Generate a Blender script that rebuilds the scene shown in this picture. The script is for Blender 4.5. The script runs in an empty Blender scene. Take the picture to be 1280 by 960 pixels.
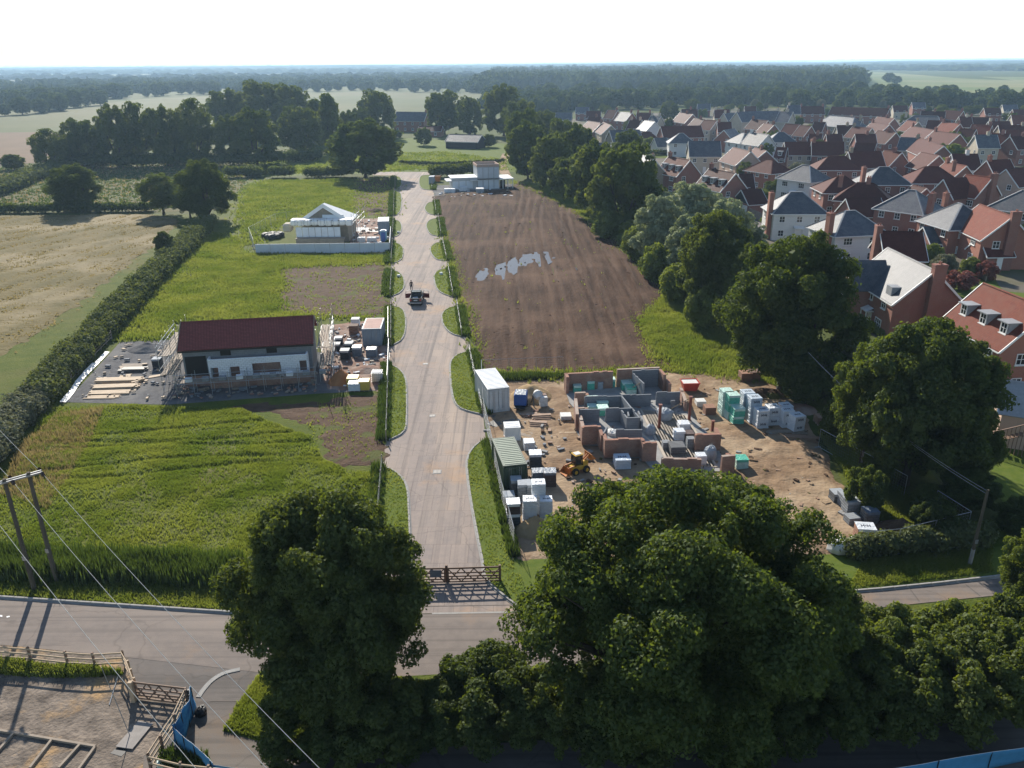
import bpy, math, random
import numpy as np
from mathutils import Vector, Matrix
R = math.radians
random.seed(7)
SC = bpy.context.scene
COL = SC.collection

# ---------------------------------------------------------------- camera
CAM_H = 33.0
F_PX = 1000.0
PITCH, ROLL = 21.9, -0.4
CAM_ROT = (Matrix.Rotation(R(90 - PITCH), 4, 'X') @ Matrix.Rotation(R(ROLL), 4, 'Z'))
cam_data = bpy.data.cameras.new("camera")
cam = bpy.data.objects.new("camera", cam_data)
COL.objects.link(cam)
cam.matrix_world = Matrix.Translation((0, 0, CAM_H)) @ CAM_ROT
cam_data.sensor_width = 36.0
cam_data.lens = 36.0 * F_PX / 1280.0
cam_data.clip_start = 0.5
cam_data.clip_end = 40000.0
SC.camera = cam

# ---------------------------------------------------------------- light
SUN_EL, SUN_AZ = 29.0, 19.0            # azimuth: degrees to the left of straight ahead (+Y)
world = bpy.data.worlds.new("World")
SC.world = world
world.use_nodes = True
wt = world.node_tree
bg = wt.nodes['Background']
sky = wt.nodes.new('ShaderNodeTexSky')
sky.sky_type = 'NISHITA'
sky.sun_disc = False
sky.sun_elevation = R(SUN_EL)
sky.sun_rotation = R(SUN_AZ)
sky.altitude = 30.0
sky.air_density = 1.0
sky.dust_density = 0.25
sky.ozone_density = 1.0
wt.links.new(sky.outputs[0], bg.inputs[0])
bg.inputs[1].default_value = 0.098
sd = bpy.data.lights.new("sun", 'SUN')
sd.energy = 5.0
sd.angle = R(0.5)
sd.color = (1.0, 0.93, 0.82)
sun = bpy.data.objects.new("sun", sd)
COL.objects.link(sun)
to_sun = Vector((-math.sin(R(SUN_AZ)) * math.cos(R(SUN_EL)), math.cos(R(SUN_AZ)) * math.cos(R(SUN_EL)), math.sin(R(SUN_EL))))
sun.rotation_euler = to_sun.to_track_quat('Z', 'Y').to_euler()
sun.location = to_sun * 300
SC.view_settings.view_transform = 'Standard'
SC.view_settings.look = 'None'
SC.view_settings.exposure = 0.76
SC.view_settings.gamma = 1.0
SC.cycles.max_bounces = 8
SC.cycles.diffuse_bounces = 3
SC.cycles.glossy_bounces = 2
SC.cycles.transmission_bounces = 4
SC.cycles.volume_bounces = 1
SC.cycles.use_denoising = True
SC.cycles.use_adaptive_sampling = True

# ---------------------------------------------------------------- survey: the plan position of a point seen at (u, v) in the 1280 x 960 photograph
def G(u, v, z=0.0):
    d = CAM_ROT @ Vector(((u - 640) / F_PX, -(v - 480) / F_PX, -1.0))
    t = (z - CAM_H) / d.z
    return Vector((d.x * t, d.y * t, z))
def G2(u, v, z=0.0):
    p = G(u, v, z)
    return (p.x, p.y)
def height_at(p, v):                      # height of a point above plan position p seen on image row v
    lo, hi = 0.0, 60.0
    inv = (Matrix.Translation((0, 0, CAM_H)) @ CAM_ROT).inverted()
    for _ in range(40):
        m = (lo + hi) / 2
        q = inv @ Vector((p[0], p[1], m))
        vv = 480 - F_PX * q.y / (-q.z)
        if vv > v: lo = m
        else: hi = m
    return lo
def depth_of(p):
    inv = (Matrix.Translation((0, 0, CAM_H)) @ CAM_ROT).inverted()
    return -(inv @ Vector((p[0], p[1], 0))).z

# ---------------------------------------------------------------- object helpers
def prop(o, label=None, cat=None, group=None, kind=None):
    if label: o['label'] = label
    if cat: o['category'] = cat
    if group: o['group'] = group
    if kind: o['kind'] = kind
    return o
def thing(name, label, cat, loc=(0, 0, 0), rz=0.0, group=None):
    o = bpy.data.objects.new(name, None)
    COL.objects.link(o)
    o.location = loc
    o.rotation_euler = (0, 0, rz)
    o.empty_display_size = 0.3
    return prop(o, label, cat, group)
def link(name, me, parent=None, loc=(0, 0, 0), rot=(0, 0, 0), scale=None):
    o = bpy.data.objects.new(name, me)
    COL.objects.link(o)
    if parent: o.parent = parent
    o.location = loc
    o.rotation_euler = rot
    if scale: o.scale = scale
    return o
def copy_tree(o, parent=None):
    c = o.copy()
    COL.objects.link(c)
    if parent: c.parent = parent
    for ch in [k for k in o.children]:
        copy_tree(ch, c)
    return c

class MB:
    def __init__(s): s.v = []; s.f = []
    def add(s, vs, fs):
        o = len(s.v)
        s.v += [tuple(v) for v in vs]
        s.f += [tuple(i + o for i in f) for f in fs]
        return s
    def box(s, c, d, rz=0.0, ch=0.0):
        x, y, z = d[0] / 2, d[1] / 2, d[2] / 2
        ca, sa = math.cos(rz), math.sin(rz)
        vs = []
        if ch:
            rings = [(-z, ch), (-z + ch, 0), (z - ch, 0), (z, ch)]
            for zz, k in rings:
                for px, py in ((-x + k, -y + ch + k), (-x + ch + k, -y + k), (x - ch - k, -y + k), (x - k, -y + ch + k), (x - k, y - ch - k), (x - ch - k, y - k), (-x + ch + k, y - k), (-x + k, y - ch - k)):
                    vs.append((c[0] + px * ca - py * sa, c[1] + px * sa + py * ca, c[2] + zz))
            fs = [tuple(range(7, -1, -1)), tuple(range(24, 32))]
            for r in range(3):
                for i in range(8):
                    j = (i + 1) % 8
                    fs.append((r * 8 + i, r * 8 + j, r * 8 + 8 + j, r * 8 + 8 + i))
            return s.add(vs, fs)
        for zz in (-z, z):
            for px, py in ((-x, -y), (x, -y), (x, y), (-x, y)):
                vs.append((c[0] + px * ca - py * sa, c[1] + px * sa + py * ca, c[2] + zz))
        return s.add(vs, [(3, 2, 1, 0), (4, 5, 6, 7), (0, 1, 5, 4), (1, 2, 6, 5), (2, 3, 7, 6), (3, 0, 4, 7)])
    def beam(s, a, b, w, h, up=(0, 0, 1)):
        a, b = Vector(a), Vector(b)
        t = (b - a).normalized()
        u = Vector(up)
        if abs(t.dot(u)) > 0.98: u = Vector((0, 1, 0))
        sd_ = t.cross(u).normalized() * (w / 2)
        n = sd_.cross(t).normalized() * (h / 2)
        vs = [p + i * sd_ + j * n for p in (a, b) for i, j in ((-1, -1), (1, -1), (1, 1), (-1, 1))]
        return s.add(vs, [(3, 2, 1, 0), (4, 5, 6, 7), (0, 1, 5, 4), (1, 2, 6, 5), (2, 3, 7, 6), (3, 0, 4, 7)])
    def tube(s, a, b, r0, r1=None, n=6):
        if r1 is None: r1 = r0
        a, b = Vector(a), Vector(b)
        t = (b - a).normalized()
        u = Vector((0, 0, 1)) if abs(t.z) < 0.95 else Vector((1, 0, 0))
        x = t.cross(u).normalized(); y = t.cross(x)
        vs = []
        for p, r in ((a, r0), (b, r1)):
            for i in range(n):
                k = 2 * math.pi * i / n
                vs.append(p + x * (math.cos(k) * r) + y * (math.sin(k) * r))
        fs = [(i, (i + 1) % n, n + (i + 1) % n, n + i) for i in range(n)] + [tuple(range(n - 1, -1, -1)), tuple(range(n, 2 * n))]
        return s.add(vs, fs)
    def prism(s, poly, z0, z1):
        n = len(poly)
        vs = [(p[0], p[1], z0) for p in poly] + [(p[0], p[1], z1) for p in poly]
        fs = [tuple(range(n - 1, -1, -1)), tuple(range(n, 2 * n))]
        fs += [(i, (i + 1) % n, n + (i + 1) % n, n + i) for i in range(n)]
        return s.add(vs, fs)
    def slab(s, pts, th):                  # a polygon in space, thickened downwards along its normal
        pts = [Vector(p) for p in pts]
        nrm = Vector((0, 0, 0))
        for i in range(len(pts)):
            a, b = pts[i], pts[(i + 1) % len(pts)]
            nrm += Vector(((a.y - b.y) * (a.z + b.z), (a.z - b.z) * (a.x + b.x), (a.x - b.x) * (a.y + b.y)))
        nrm.normalize()
        n = len(pts)
        vs = pts + [p - nrm * th for p in pts]
        fs = [tuple(range(n)), tuple(range(2 * n - 1, n - 1, -1))]
        fs += [(i, n + i, n + (i + 1) % n, (i + 1) % n) for i in range(n)]
        return s.add(vs, fs)
    def mesh(s, name, mat):
        me = bpy.data.meshes.new(name)
        me.from_pydata(s.v, [], s.f)
        me.validate()
        me.update()
        if mat: me.materials.append(mat)
        return me
    def obj(s, name, mat, parent=None, loc=(0, 0, 0), rz=0.0):
        return link(name, s.mesh(name, mat), parent, loc, (0, 0, rz))

def quads_mesh(name, verts, mat, nper=4):
    n = len(verts) // nper
    me = bpy.data.meshes.new(name)
    me.vertices.add(n * nper)
    me.vertices.foreach_set('co', np.asarray(verts, dtype=np.float32).ravel())
    me.loops.add(n * nper)
    me.loops.foreach_set('vertex_index', np.arange(n * nper, dtype=np.int32))
    me.polygons.add(n)
    me.polygons.foreach_set('loop_start', np.arange(0, n * nper, nper, dtype=np.int32))
    me.polygons.foreach_set('loop_total', np.full(n, nper, dtype=np.int32))
    me.update(calc_edges=True)
    if mat: me.materials.append(mat)
    return me

def smooth_line(pts, n=6, closed=False):
    P = [Vector(p) if len(p) == 3 else Vector((p[0], p[1], 0)) for p in pts]
    out = []
    m = len(P)
    for i in range(m if closed else m - 1):
        p0 = P[(i - 1) % m] if (closed or i > 0) else P[i]
        p1, p2 = P[i], P[(i + 1) % m]
        p3 = P[(i + 2) % m] if (closed or i + 2 < m) else P[i + 1]
        for k in range(n):
            t = k / n
            out.append(0.5 * ((2 * p1) + (p2 - p0) * t + (2 * p0 - 5 * p1 + 4 * p2 - p3) * t * t + (3 * p1 - p0 - 3 * p2 + p3) * t ** 3))
    if not closed: out.append(P[-1])
    return out

# value noise for relief
_rng = np.random.default_rng(3)
_tab = _rng.random((256, 256))
def vnoise(x, y):
    x = np.asarray(x, float); y = np.asarray(y, float)
    xi = np.floor(x).astype(int); yi = np.floor(y).astype(int)
    fx = x - xi; fy = y - yi
    fx = fx * fx * (3 - 2 * fx); fy = fy * fy * (3 - 2 * fy)
    a = _tab[xi % 256, yi % 256]; b = _tab[(xi + 1) % 256, yi % 256]
    c = _tab[xi % 256, (yi + 1) % 256]; d = _tab[(xi + 1) % 256, (yi + 1) % 256]
    return (a * (1 - fx) + b * fx) * (1 - fy) + (c * (1 - fx) + d * fx) * fy
def fbm(x, y, o=4):
    t = 0; a = 0.5
    for i in range(o):
        t = t + a * vnoise(x * 2 ** i + 17 * i, y * 2 ** i + 31 * i); a *= 0.5
    return t
def inside(px, py, poly):
    px = np.asarray(px); py = np.asarray(py)
    r = np.zeros(px.shape, bool)
    n = len(poly)
    for i in range(n):
        x1, y1 = poly[i][0], poly[i][1]; x2, y2 = poly[(i + 1) % n][0], poly[(i + 1) % n][1]
        c = ((y1 > py) != (y2 > py)) & (px < (x2 - x1) * (py - y1) / ((y2 - y1) if y2 != y1 else 1e-9) + x1)
        r ^= c
    return r
def edge_dist(px, py, poly):
    d = np.full(np.shape(px), 1e9)
    n = len(poly)
    for i in range(n):
        x1, y1 = poly[i][0], poly[i][1]; x2, y2 = poly[(i + 1) % n][0], poly[(i + 1) % n][1]
        dx, dy = x2 - x1, y2 - y1
        L = dx * dx + dy * dy + 1e-9
        t = np.clip(((px - x1) * dx + (py - y1) * dy) / L, 0, 1)
        d = np.minimum(d, np.hypot(px - x1 - t * dx, py - y1 - t * dy))
    return d

# ---------------------------------------------------------------- materials
def nd(t, typ, **kw):
    n = t.nodes.new(typ)
    for k, v in kw.items(): setattr(n, k, v)
    return n
def base_mat(name, rough=0.8):
    m = bpy.data.materials.new(name)
    m.use_nodes = True
    t = m.node_tree
    b = t.nodes['Principled BSDF']
    b.inputs['Roughness'].default_value = rough
    if 'Specular IOR Level' in b.inputs: b.inputs['Specular IOR Level'].default_value = 0.08
    return m, t, b
def c4(c): return (c[0], c[1], c[2], 1.0)
def mix_noise(t, coord, scale, c1, c2, lo=0.35, hi=0.65, detail=6, rough=0.6, stretch=None):
    src = coord
    if stretch:
        mp = nd(t, 'ShaderNodeMapping'); mp.inputs['Scale'].default_value = stretch
        if len(stretch) > 3: pass
        t.links.new(coord, mp.inputs[0]); src = mp.outputs[0]
    n = nd(t, 'ShaderNodeTexNoise'); n.inputs['Scale'].default_value = scale
    n.inputs['Detail'].default_value = detail; n.inputs['Roughness'].default_value = rough
    t.links.new(src, n.inputs['Vector'])
    r = nd(t, 'ShaderNodeMapRange'); r.inputs[1].default_value = lo; r.inputs[2].default_value = hi
    t.links.new(n.outputs['Fac'], r.inputs[0])
    mx = nd(t, 'ShaderNodeMix', data_type='RGBA')
    t.links.new(r.outputs[0], mx.inputs['Factor'])
    for c, k in ((c1, 6), (c2, 7)):
        if isinstance(c, tuple): mx.inputs[k].default_value = c4(c)
        else: t.links.new(c, mx.inputs[k])
    return mx.outputs[2], n.outputs['Fac']
def bump(t, b, fac, strength=0.3, dist=0.05):
    bn = nd(t, 'ShaderNodeBump'); bn.inputs['Strength'].default_value = strength; bn.inputs['Distance'].default_value = dist
    t.links.new(fac, bn.inputs['Height']); t.links.new(bn.outputs[0], b.inputs['Normal'])
def noisy(name, c1, c2, scale=2.0, c3=None, scale3=0.15, rough=0.85, bstr=0.3, bdist=0.03, bscale=None, lo3=0.45, hi3=0.62, stretch=None, spec=0.04):
    m, t, b = base_mat(name, rough)
    tc = nd(t, 'ShaderNodeTexCoord').outputs['Object']
    col, f = mix_noise(t, tc, scale, c1, c2, stretch=stretch)
    if c3: col, _ = mix_noise(t, tc, scale3, col, c3, lo3, hi3)
    t.links.new(col, b.inputs['Base Color'])
    b.inputs['Specular IOR Level'].default_value = spec
    if bstr:
        n = nd(t, 'ShaderNodeTexNoise'); n.inputs['Scale'].default_value = bscale or scale * 4; n.inputs['Detail'].default_value = 5
        t.links.new(tc, n.inputs['Vector'])
        bump(t, b, n.outputs['Fac'], bstr, bdist)
    return m
def leaf_mat(name, c1, c2, trans=0.32, tcol=None, gloss=0.018, drift=0.0):
    m = bpy.data.materials.new(name); m.use_nodes = True
    t = m.node_tree
    out = t.nodes['Material Output']
    t.nodes.remove(t.nodes['Principled BSDF'])
    geo = nd(t, 'ShaderNodeNewGeometry'); oi = nd(t, 'ShaderNodeObjectInfo')
    add = nd(t, 'ShaderNodeMath', operation='MULTIPLY_ADD')
    t.links.new(oi.outputs['Random'], add.inputs[0]); add.inputs[1].default_value = 0.45
    mul = nd(t, 'ShaderNodeMath', operation='MULTIPLY'); t.links.new(geo.outputs['Random Per Island'], mul.inputs[0]); mul.inputs[1].default_value = 0.55
    t.links.new(mul.outputs[0], add.inputs[2])
    fac = add.outputs[0]
    if drift:
        tc = nd(t, 'ShaderNodeTexCoord'); nz = nd(t, 'ShaderNodeTexNoise'); nz.inputs['Scale'].default_value = drift; nz.inputs['Detail'].default_value = 4
        t.links.new(tc.outputs['Object'], nz.inputs['Vector'])
        mr = nd(t, 'ShaderNodeMapRange'); mr.inputs[1].default_value = 0.38; mr.inputs[2].default_value = 0.64; t.links.new(nz.outputs['Fac'], mr.inputs[0])
        av = nd(t, 'ShaderNodeMix'); av.inputs[0].default_value = 0.6; t.links.new(fac, av.inputs[2]); t.links.new(mr.outputs[0], av.inputs[3]); fac = av.outputs[0]
    mx = nd(t, 'ShaderNodeMix', data_type='RGBA'); t.links.new(fac, mx.inputs['Factor'])
    mx.inputs[6].default_value = c4(c1); mx.inputs[7].default_value = c4(c2)
    d = nd(t, 'ShaderNodeBsdfDiffuse'); t.links.new(mx.outputs[2], d.inputs[0])
    tr = nd(t, 'ShaderNodeBsdfTranslucent')
    hs = nd(t, 'ShaderNodeMix', data_type='RGBA', blend_type='MULTIPLY'); hs.inputs['Factor'].default_value = 1.0
    t.links.new(mx.outputs[2], hs.inputs[6]); hs.inputs[7].default_value = c4(tcol or (1.7, 1.6, 0.6))
    t.links.new(hs.outputs[2], tr.inputs[0])
    ms = nd(t, 'ShaderNodeMixShader'); ms.inputs[0].default_value = trans
    t.links.new(d.outputs[0], ms.inputs[1]); t.links.new(tr.outputs[0], ms.inputs[2])
    g = nd(t, 'ShaderNodeBsdfGlossy'); g.inputs['Roughness'].default_value = 0.6; g.inputs[0].default_value = (0.7, 0.75, 0.7, 1)
    m2 = nd(t, 'ShaderNodeMixShader'); m2.inputs[0].default_value = gloss
    t.links.new(ms.outputs[0], m2.inputs[1]); t.links.new(g.outputs[0], m2.inputs[2])
    t.links.new(m2.outputs[0], out.inputs['Surface'])
    return m
def course_mat(name, c1, c2, mortar, bw, bh, msize=0.012, rough=0.85, axis_gain=1.0, bstr=0.4, weather=None, spec=0.3, offset=0.5, blend=0.0, tone=0.0):
    """brick, block, tile or slate courses laid along a wall or roof slope"""
    m, t, b = base_mat(name, rough)
    b.inputs['Specular IOR Level'].default_value = spec
    tc = nd(t, 'ShaderNodeTexCoord').outputs['Object']
    sp = nd(t, 'ShaderNodeSeparateXYZ'); t.links.new(tc, sp.inputs[0])
    ad = nd(t, 'ShaderNodeMath', operation='ADD'); t.links.new(sp.outputs[0], ad.inputs[0]); t.links.new(sp.outputs[1], ad.inputs[1])
    zz = nd(t, 'ShaderNodeMath', operation='MULTIPLY'); t.links.new(sp.outputs[2], zz.inputs[0]); zz.inputs[1].default_value = axis_gain
    cb = nd(t, 'ShaderNodeCombineXYZ'); t.links.new(ad.outputs[0], cb.inputs[0]); t.links.new(zz.outputs[0], cb.inputs[1])
    br = nd(t, 'ShaderNodeTexBrick'); t.links.new(cb.outputs[0], br.inputs['Vector'])
    br.offset = offset
    br.inputs['Color1'].default_value = c4(c1); br.inputs['Color2'].default_value = c4(c2); br.inputs['Mortar'].default_value = c4(mortar)
    br.inputs['Scale'].default_value = 1.0; br.inputs['Mortar Size'].default_value = msize
    br.inputs['Brick Width'].default_value = bw; br.inputs['Row Height'].default_value = bh
    br.inputs['Bias'].default_value = blend
    col = br.outputs['Color']
    if weather: col, _ = mix_noise(t, tc, 0.9, col, weather, 0.42, 0.75)
    if tone:
        oi = nd(t, 'ShaderNodeObjectInfo'); mr = nd(t, 'ShaderNodeMapRange'); mr.inputs[3].default_value = 1 - tone; mr.inputs[4].default_value = 1 + tone; t.links.new(oi.outputs['Random'], mr.inputs[0])
        mm = nd(t, 'ShaderNodeMix', data_type='RGBA', blend_type='MULTIPLY'); mm.inputs['Factor'].default_value = 1.0; t.links.new(col, mm.inputs[6]); t.links.new(mr.outputs[0], mm.inputs[7]); col = mm.outputs[2]
    t.links.new(col, b.inputs['Base Color'])
    inv = nd(t, 'ShaderNodeMath', operation='SUBTRACT'); inv.inputs[0].default_value = 1.0; t.links.new(br.outputs['Fac'], inv.inputs[1])
    bump(t, b, inv.outputs[0], bstr, 0.02)
    return m
def plain(name, c, rough=0.6, var=0.12, metal=0.0, spec=0.4, scale=3.0):
    m, t, b = base_mat(name, rough)
    tc = nd(t, 'ShaderNodeTexCoord').outputs['Object']
    c2 = tuple(x * (1 - var * 1.8) for x in c)
    col, f = mix_noise(t, tc, scale, c, c2, 0.4, 0.75)
    t.links.new(col, b.inputs['Base Color'])
    b.inputs['Metallic'].default_value = metal
    b.inputs['Specular IOR Level'].default_value = spec
    return m

M = {}
M['ground'] = noisy('ground_grass', (0.052, 0.074, 0.018), (0.075, 0.095, 0.026), 0.35, (0.085, 0.09, 0.034), 0.02, bstr=0.6, bdist=0.15, bscale=3)
M['meadow'] = noisy('meadow_grass', (0.062, 0.088, 0.014), (0.105, 0.120, 0.024), 0.5, (0.125, 0.112, 0.04), 0.06, bstr=0.8, bdist=0.12, bscale=4, lo3=0.5, hi3=0.7)
M['lawn'] = noisy('lawn_grass', (0.082, 0.118, 0.020), (0.115, 0.142, 0.030), 1.2, bstr=0.5, bdist=0.05, bscale=8)
M['rough_pasture'] = noisy('rough_pasture', (0.082, 0.092, 0.027), (0.062, 0.076, 0.022), 0.12, (0.115, 0.095, 0.042), 0.03, bstr=0.6, bdist=0.15, bscale=2)
M['hay'] = noisy('cut_hay', (0.165, 0.130, 0.060), (0.118, 0.100, 0.042), 0.22, (0.235, 0.190, 0.110), 0.045, bstr=0.8, bdist=0.18, bscale=1.6, stretch=(1.0, 0.4, 1.0), lo3=0.48, hi3=0.6)
M['crop'] = noisy('far_crop', (0.10, 0.112, 0.045), (0.08, 0.094, 0.036), 0.01, (0.125, 0.12, 0.055), 0.004, bstr=0)
M['crop_pale'] = noisy('pale_crop', (0.24, 0.22, 0.11), (0.18, 0.19, 0.085), 0.01, (0.13, 0.17, 0.06), 0.003, bstr=0)
M['crop_green'] = noisy('green_crop', (0.10, 0.16, 0.05), (0.14, 0.19, 0.065), 0.012, bstr=0)
M['fallow'] = noisy('pink_fallow', (0.17, 0.115, 0.075), (0.14, 0.10, 0.065), 0.05, bstr=0)
M['soil'] = noisy('ploughed_soil', (0.036, 0.020, 0.013), (0.090, 0.052, 0.033), 1.1, (0.130, 0.080, 0.053), 0.06, bstr=1.0, bdist=0.15, bscale=2.2, stretch=(1.0, 0.07, 1.0), lo3=0.48, hi3=0.72)
M['mud'] = noisy('mud', (0.075, 0.047, 0.032), (0.115, 0.075, 0.052), 0.8, (0.085, 0.09, 0.03), 0.3, bstr=0.9, bdist=0.12, bscale=4, lo3=0.55, hi3=0.6)
M['sand_dirt'] = noisy('site_dirt', (0.285, 0.195, 0.122), (0.165, 0.110, 0.070), 0.6, (0.36, 0.27, 0.18), 0.14, bstr=1.0, bdist=0.1, bscale=3)
M['sand'] = noisy('sand', (0.36, 0.26, 0.15), (0.30, 0.21, 0.115), 1.5, bstr=0.5, bdist=0.05)
M['red_sand'] = noisy('red_sand', (0.36, 0.17, 0.075), (0.28, 0.13, 0.06), 1.5, bstr=0.5, bdist=0.05)
M['gravel'] = noisy('grey_gravel', (0.13, 0.13, 0.135), (0.085, 0.085, 0.09), 2.2, (0.17, 0.165, 0.16), 0.25, bstr=0.9, bdist=0.05, bscale=9)
M['rubble'] = noisy('red_rubble', (0.27, 0.16, 0.12), (0.20, 0.14, 0.11), 1.5, (0.32, 0.25, 0.21), 0.5, bstr=0.9, bdist=0.08, bscale=6)
M['compound'] = noisy('compound_ground', (0.25, 0.205, 0.165), (0.105, 0.088, 0.074), 0.9, (0.36, 0.235, 0.12), 0.26, bstr=1.0, bdist=0.08, bscale=5, lo3=0.54, hi3=0.66)
def road_mat(name, c1, c2, dust, scale=0.35, joints=True):
    m, t, b = base_mat(name, 0.8)
    tc = nd(t, 'ShaderNodeTexCoord').outputs['Object']
    col, f = mix_noise(t, tc, 1.6, c1, c2, 0.35, 0.7, detail=9)
    col, _ = mix_noise(t, tc, 0.22, col, dust, 0.46, 0.66, stretch=(1.0, 0.16, 1.0) if joints else (0.16, 1.0, 1.0), detail=8)
    dark = tuple(x * 0.66 for x in c2)
    col, _ = mix_noise(t, tc, 0.9, col, dark, 0.58, 0.74, detail=9, rough=0.7, stretch=(1.0, 0.12, 1.0) if joints else (0.1, 1.0, 1.0))
    col, _ = mix_noise(t, tc, 1.5, col, tuple(x * 0.8 for x in c2), 0.5, 0.68, detail=3, stretch=(1.0, 0.012, 1.0) if joints else (0.012, 1.0, 1.0))
    col, _ = mix_noise(t, tc, 0.11, col, tuple(x * y for x, y in zip(dust, (1.0, 0.86, 0.72))), 0.55, 0.68, detail=9, rough=0.7)
    v = nd(t, 'ShaderNodeTexVoronoi', feature='DISTANCE_TO_EDGE'); v.inputs['Scale'].default_value = 0.16
    nz = nd(t, 'ShaderNodeTexNoise'); nz.inputs['Scale'].default_value = 0.9; t.links.new(tc, nz.inputs['Vector'])
    vm = nd(t, 'ShaderNodeVectorMath', operation='ADD'); t.links.new(tc, vm.inputs[0]); t.links.new(nz.outputs['Color'], vm.inputs[1]); t.links.new(vm.outputs[0], v.inputs['Vector'])
    cr = nd(t, 'ShaderNodeMapRange'); cr.inputs[1].default_value = 0.0; cr.inputs[2].default_value = 0.012; cr.inputs[3].default_value = 0.62; cr.inputs[4].default_value = 1.0; t.links.new(v.outputs['Distance'], cr.inputs[0])
    m3 = nd(t, 'ShaderNodeMix', data_type='RGBA', blend_type='MULTIPLY'); m3.inputs['Factor'].default_value = 0.5
    t.links.new(col, m3.inputs[6]); t.links.new(cr.outputs[0], m3.inputs[7]); col = m3.outputs[2]
    if joints:
        br = nd(t, 'ShaderNodeTexBrick'); t.links.new(tc, br.inputs['Vector'])
        br.inputs['Scale'].default_value = 1.0; br.inputs['Brick Width'].default_value = 1.3; br.inputs['Row Height'].default_value = 2.4
        br.inputs['Mortar Size'].default_value = 0.02
        br.inputs['Color1'].default_value = (1.07, 1.05, 1.03, 1); br.inputs['Color2'].default_value = (0.9, 0.91, 0.93, 1); br.inputs['Mortar'].default_value = (0.66, 0.64, 0.62, 1)
        mm = nd(t, 'ShaderNodeMix', data_type='RGBA', blend_type='MULTIPLY'); mm.inputs['Factor'].default_value = 0.8
        t.links.new(col, mm.inputs[6]); t.links.new(br.outputs['Color'], mm.inputs[7]); col = mm.outputs[2]
    t.links.new(col, b.inputs['Base Color'])
    n = nd(t, 'ShaderNodeTexNoise'); n.inputs['Scale'].default_value = 14; t.links.new(tc, n.inputs['Vector'])
    bump(t, b, n.outputs['Fac'], 0.45, 0.02)
    return m
M['estate_road'] = road_mat('dusty_base_course', (0.285, 0.235, 0.205), (0.235, 0.20, 0.18), (0.36, 0.29, 0.235))
M['lane'] = road_mat('worn_tarmac', (0.205, 0.172, 0.150), (0.165, 0.142, 0.127), (0.245, 0.205, 0.175), joints=False)
M['access'] = road_mat('newer_tarmac', (0.15, 0.132, 0.12), (0.125, 0.112, 0.103), (0.175, 0.15, 0.13), joints=False)
M['street'] = noisy('estate_street', (0.20, 0.175, 0.165), (0.16, 0.145, 0.14), 0.4, bstr=0.2)
M['estate_ground'] = noisy('estate_gardens', (0.09, 0.10, 0.04), (0.13, 0.11, 0.085), 0.08, (0.17, 0.15, 0.13), 0.05, bstr=0.3)
M['kerb'] = noisy('kerb_concrete', (0.36, 0.345, 0.32), (0.29, 0.275, 0.255), 2.5, bstr=0.2)
M['deck'] = noisy('pale_deck', (0.50, 0.44, 0.36), (0.40, 0.355, 0.30), 1.5, bstr=0.2)
M['concrete'] = noisy('concrete', (0.33, 0.325, 0.31), (0.26, 0.255, 0.245), 1.2, bstr=0.2)
M['brick'] = course_mat('red_brick', (0.27, 0.10, 0.07), (0.22, 0.085, 0.06), (0.26, 0.19, 0.16), 0.23, 0.075, weather=(0.25, 0.105, 0.08))
M['brick_orange'] = course_mat('orange_brick', (0.34, 0.125, 0.075), (0.28, 0.10, 0.065), (0.30, 0.2, 0.16), 0.23, 0.075, weather=(0.31, 0.125, 0.085))
M['brick_new'] = course_mat('new_brick', (0.38, 0.17, 0.105), (0.20, 0.09, 0.06), (0.36, 0.3, 0.25), 0.23, 0.075, 0.016, weather=(0.24, 0.12, 0.085))
M['cream'] = noisy('cream_render', (0.50, 0.45, 0.36), (0.44, 0.39, 0.31), 0.8, bstr=0.1)
M['pink'] = noisy('pink_render', (0.50, 0.36, 0.28), (0.45, 0.33, 0.26), 0.8, bstr=0.1)
M['white_wall'] = course_mat('white_boarding', (0.66, 0.66, 0.64), (0.62, 0.62, 0.60), (0.45, 0.45, 0.45), 4.0, 0.2, 0.01, bstr=0.25)
M['stone'] = noisy('buff_stone', (0.33, 0.29, 0.22), (0.27, 0.235, 0.185), 2.0, bstr=0.2)
M['dark_board'] = course_mat('black_weatherboard', (0.03, 0.03, 0.035), (0.025, 0.025, 0.03), (0.012, 0.012, 0.012), 4.0, 0.18, 0.012)
M['tile'] = course_mat('brown_tiles', (0.110, 0.030, 0.022), (0.085, 0.025, 0.019), (0.035, 0.018, 0.016), 0.26, 0.17, 0.02, rough=0.62, axis_gain=1.5, weather=(0.095, 0.032, 0.025), spec=0.05, tone=0.3)
M['tile_red'] = course_mat('red_tiles', (0.21, 0.055, 0.033), (0.16, 0.043, 0.029), (0.06, 0.025, 0.018), 0.26, 0.17, 0.02, rough=0.65, axis_gain=1.5, weather=(0.15, 0.06, 0.042), spec=0.05, tone=0.25)
M['slate'] = course_mat('grey_slates', (0.085, 0.095, 0.115), (0.06, 0.068, 0.085), (0.03, 0.032, 0.04), 0.3, 0.2, 0.016, rough=0.55, axis_gain=1.5, weather=(0.12, 0.125, 0.135), spec=0.26, bstr=0.8, tone=0.2)
M['new_tile'] = course_mat('new_plum_tiles', (0.26, 0.072, 0.062), (0.20, 0.058, 0.05), (0.07, 0.024, 0.02), 0.3, 0.2, 0.02, rough=0.75, axis_gain=1.9, spec=0.1)
M['block_grey'] = course_mat('grey_blockwork', (0.20, 0.215, 0.235), (0.165, 0.18, 0.20), (0.26, 0.26, 0.26), 0.44, 0.215, 0.014, weather=(0.175, 0.185, 0.20))
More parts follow.
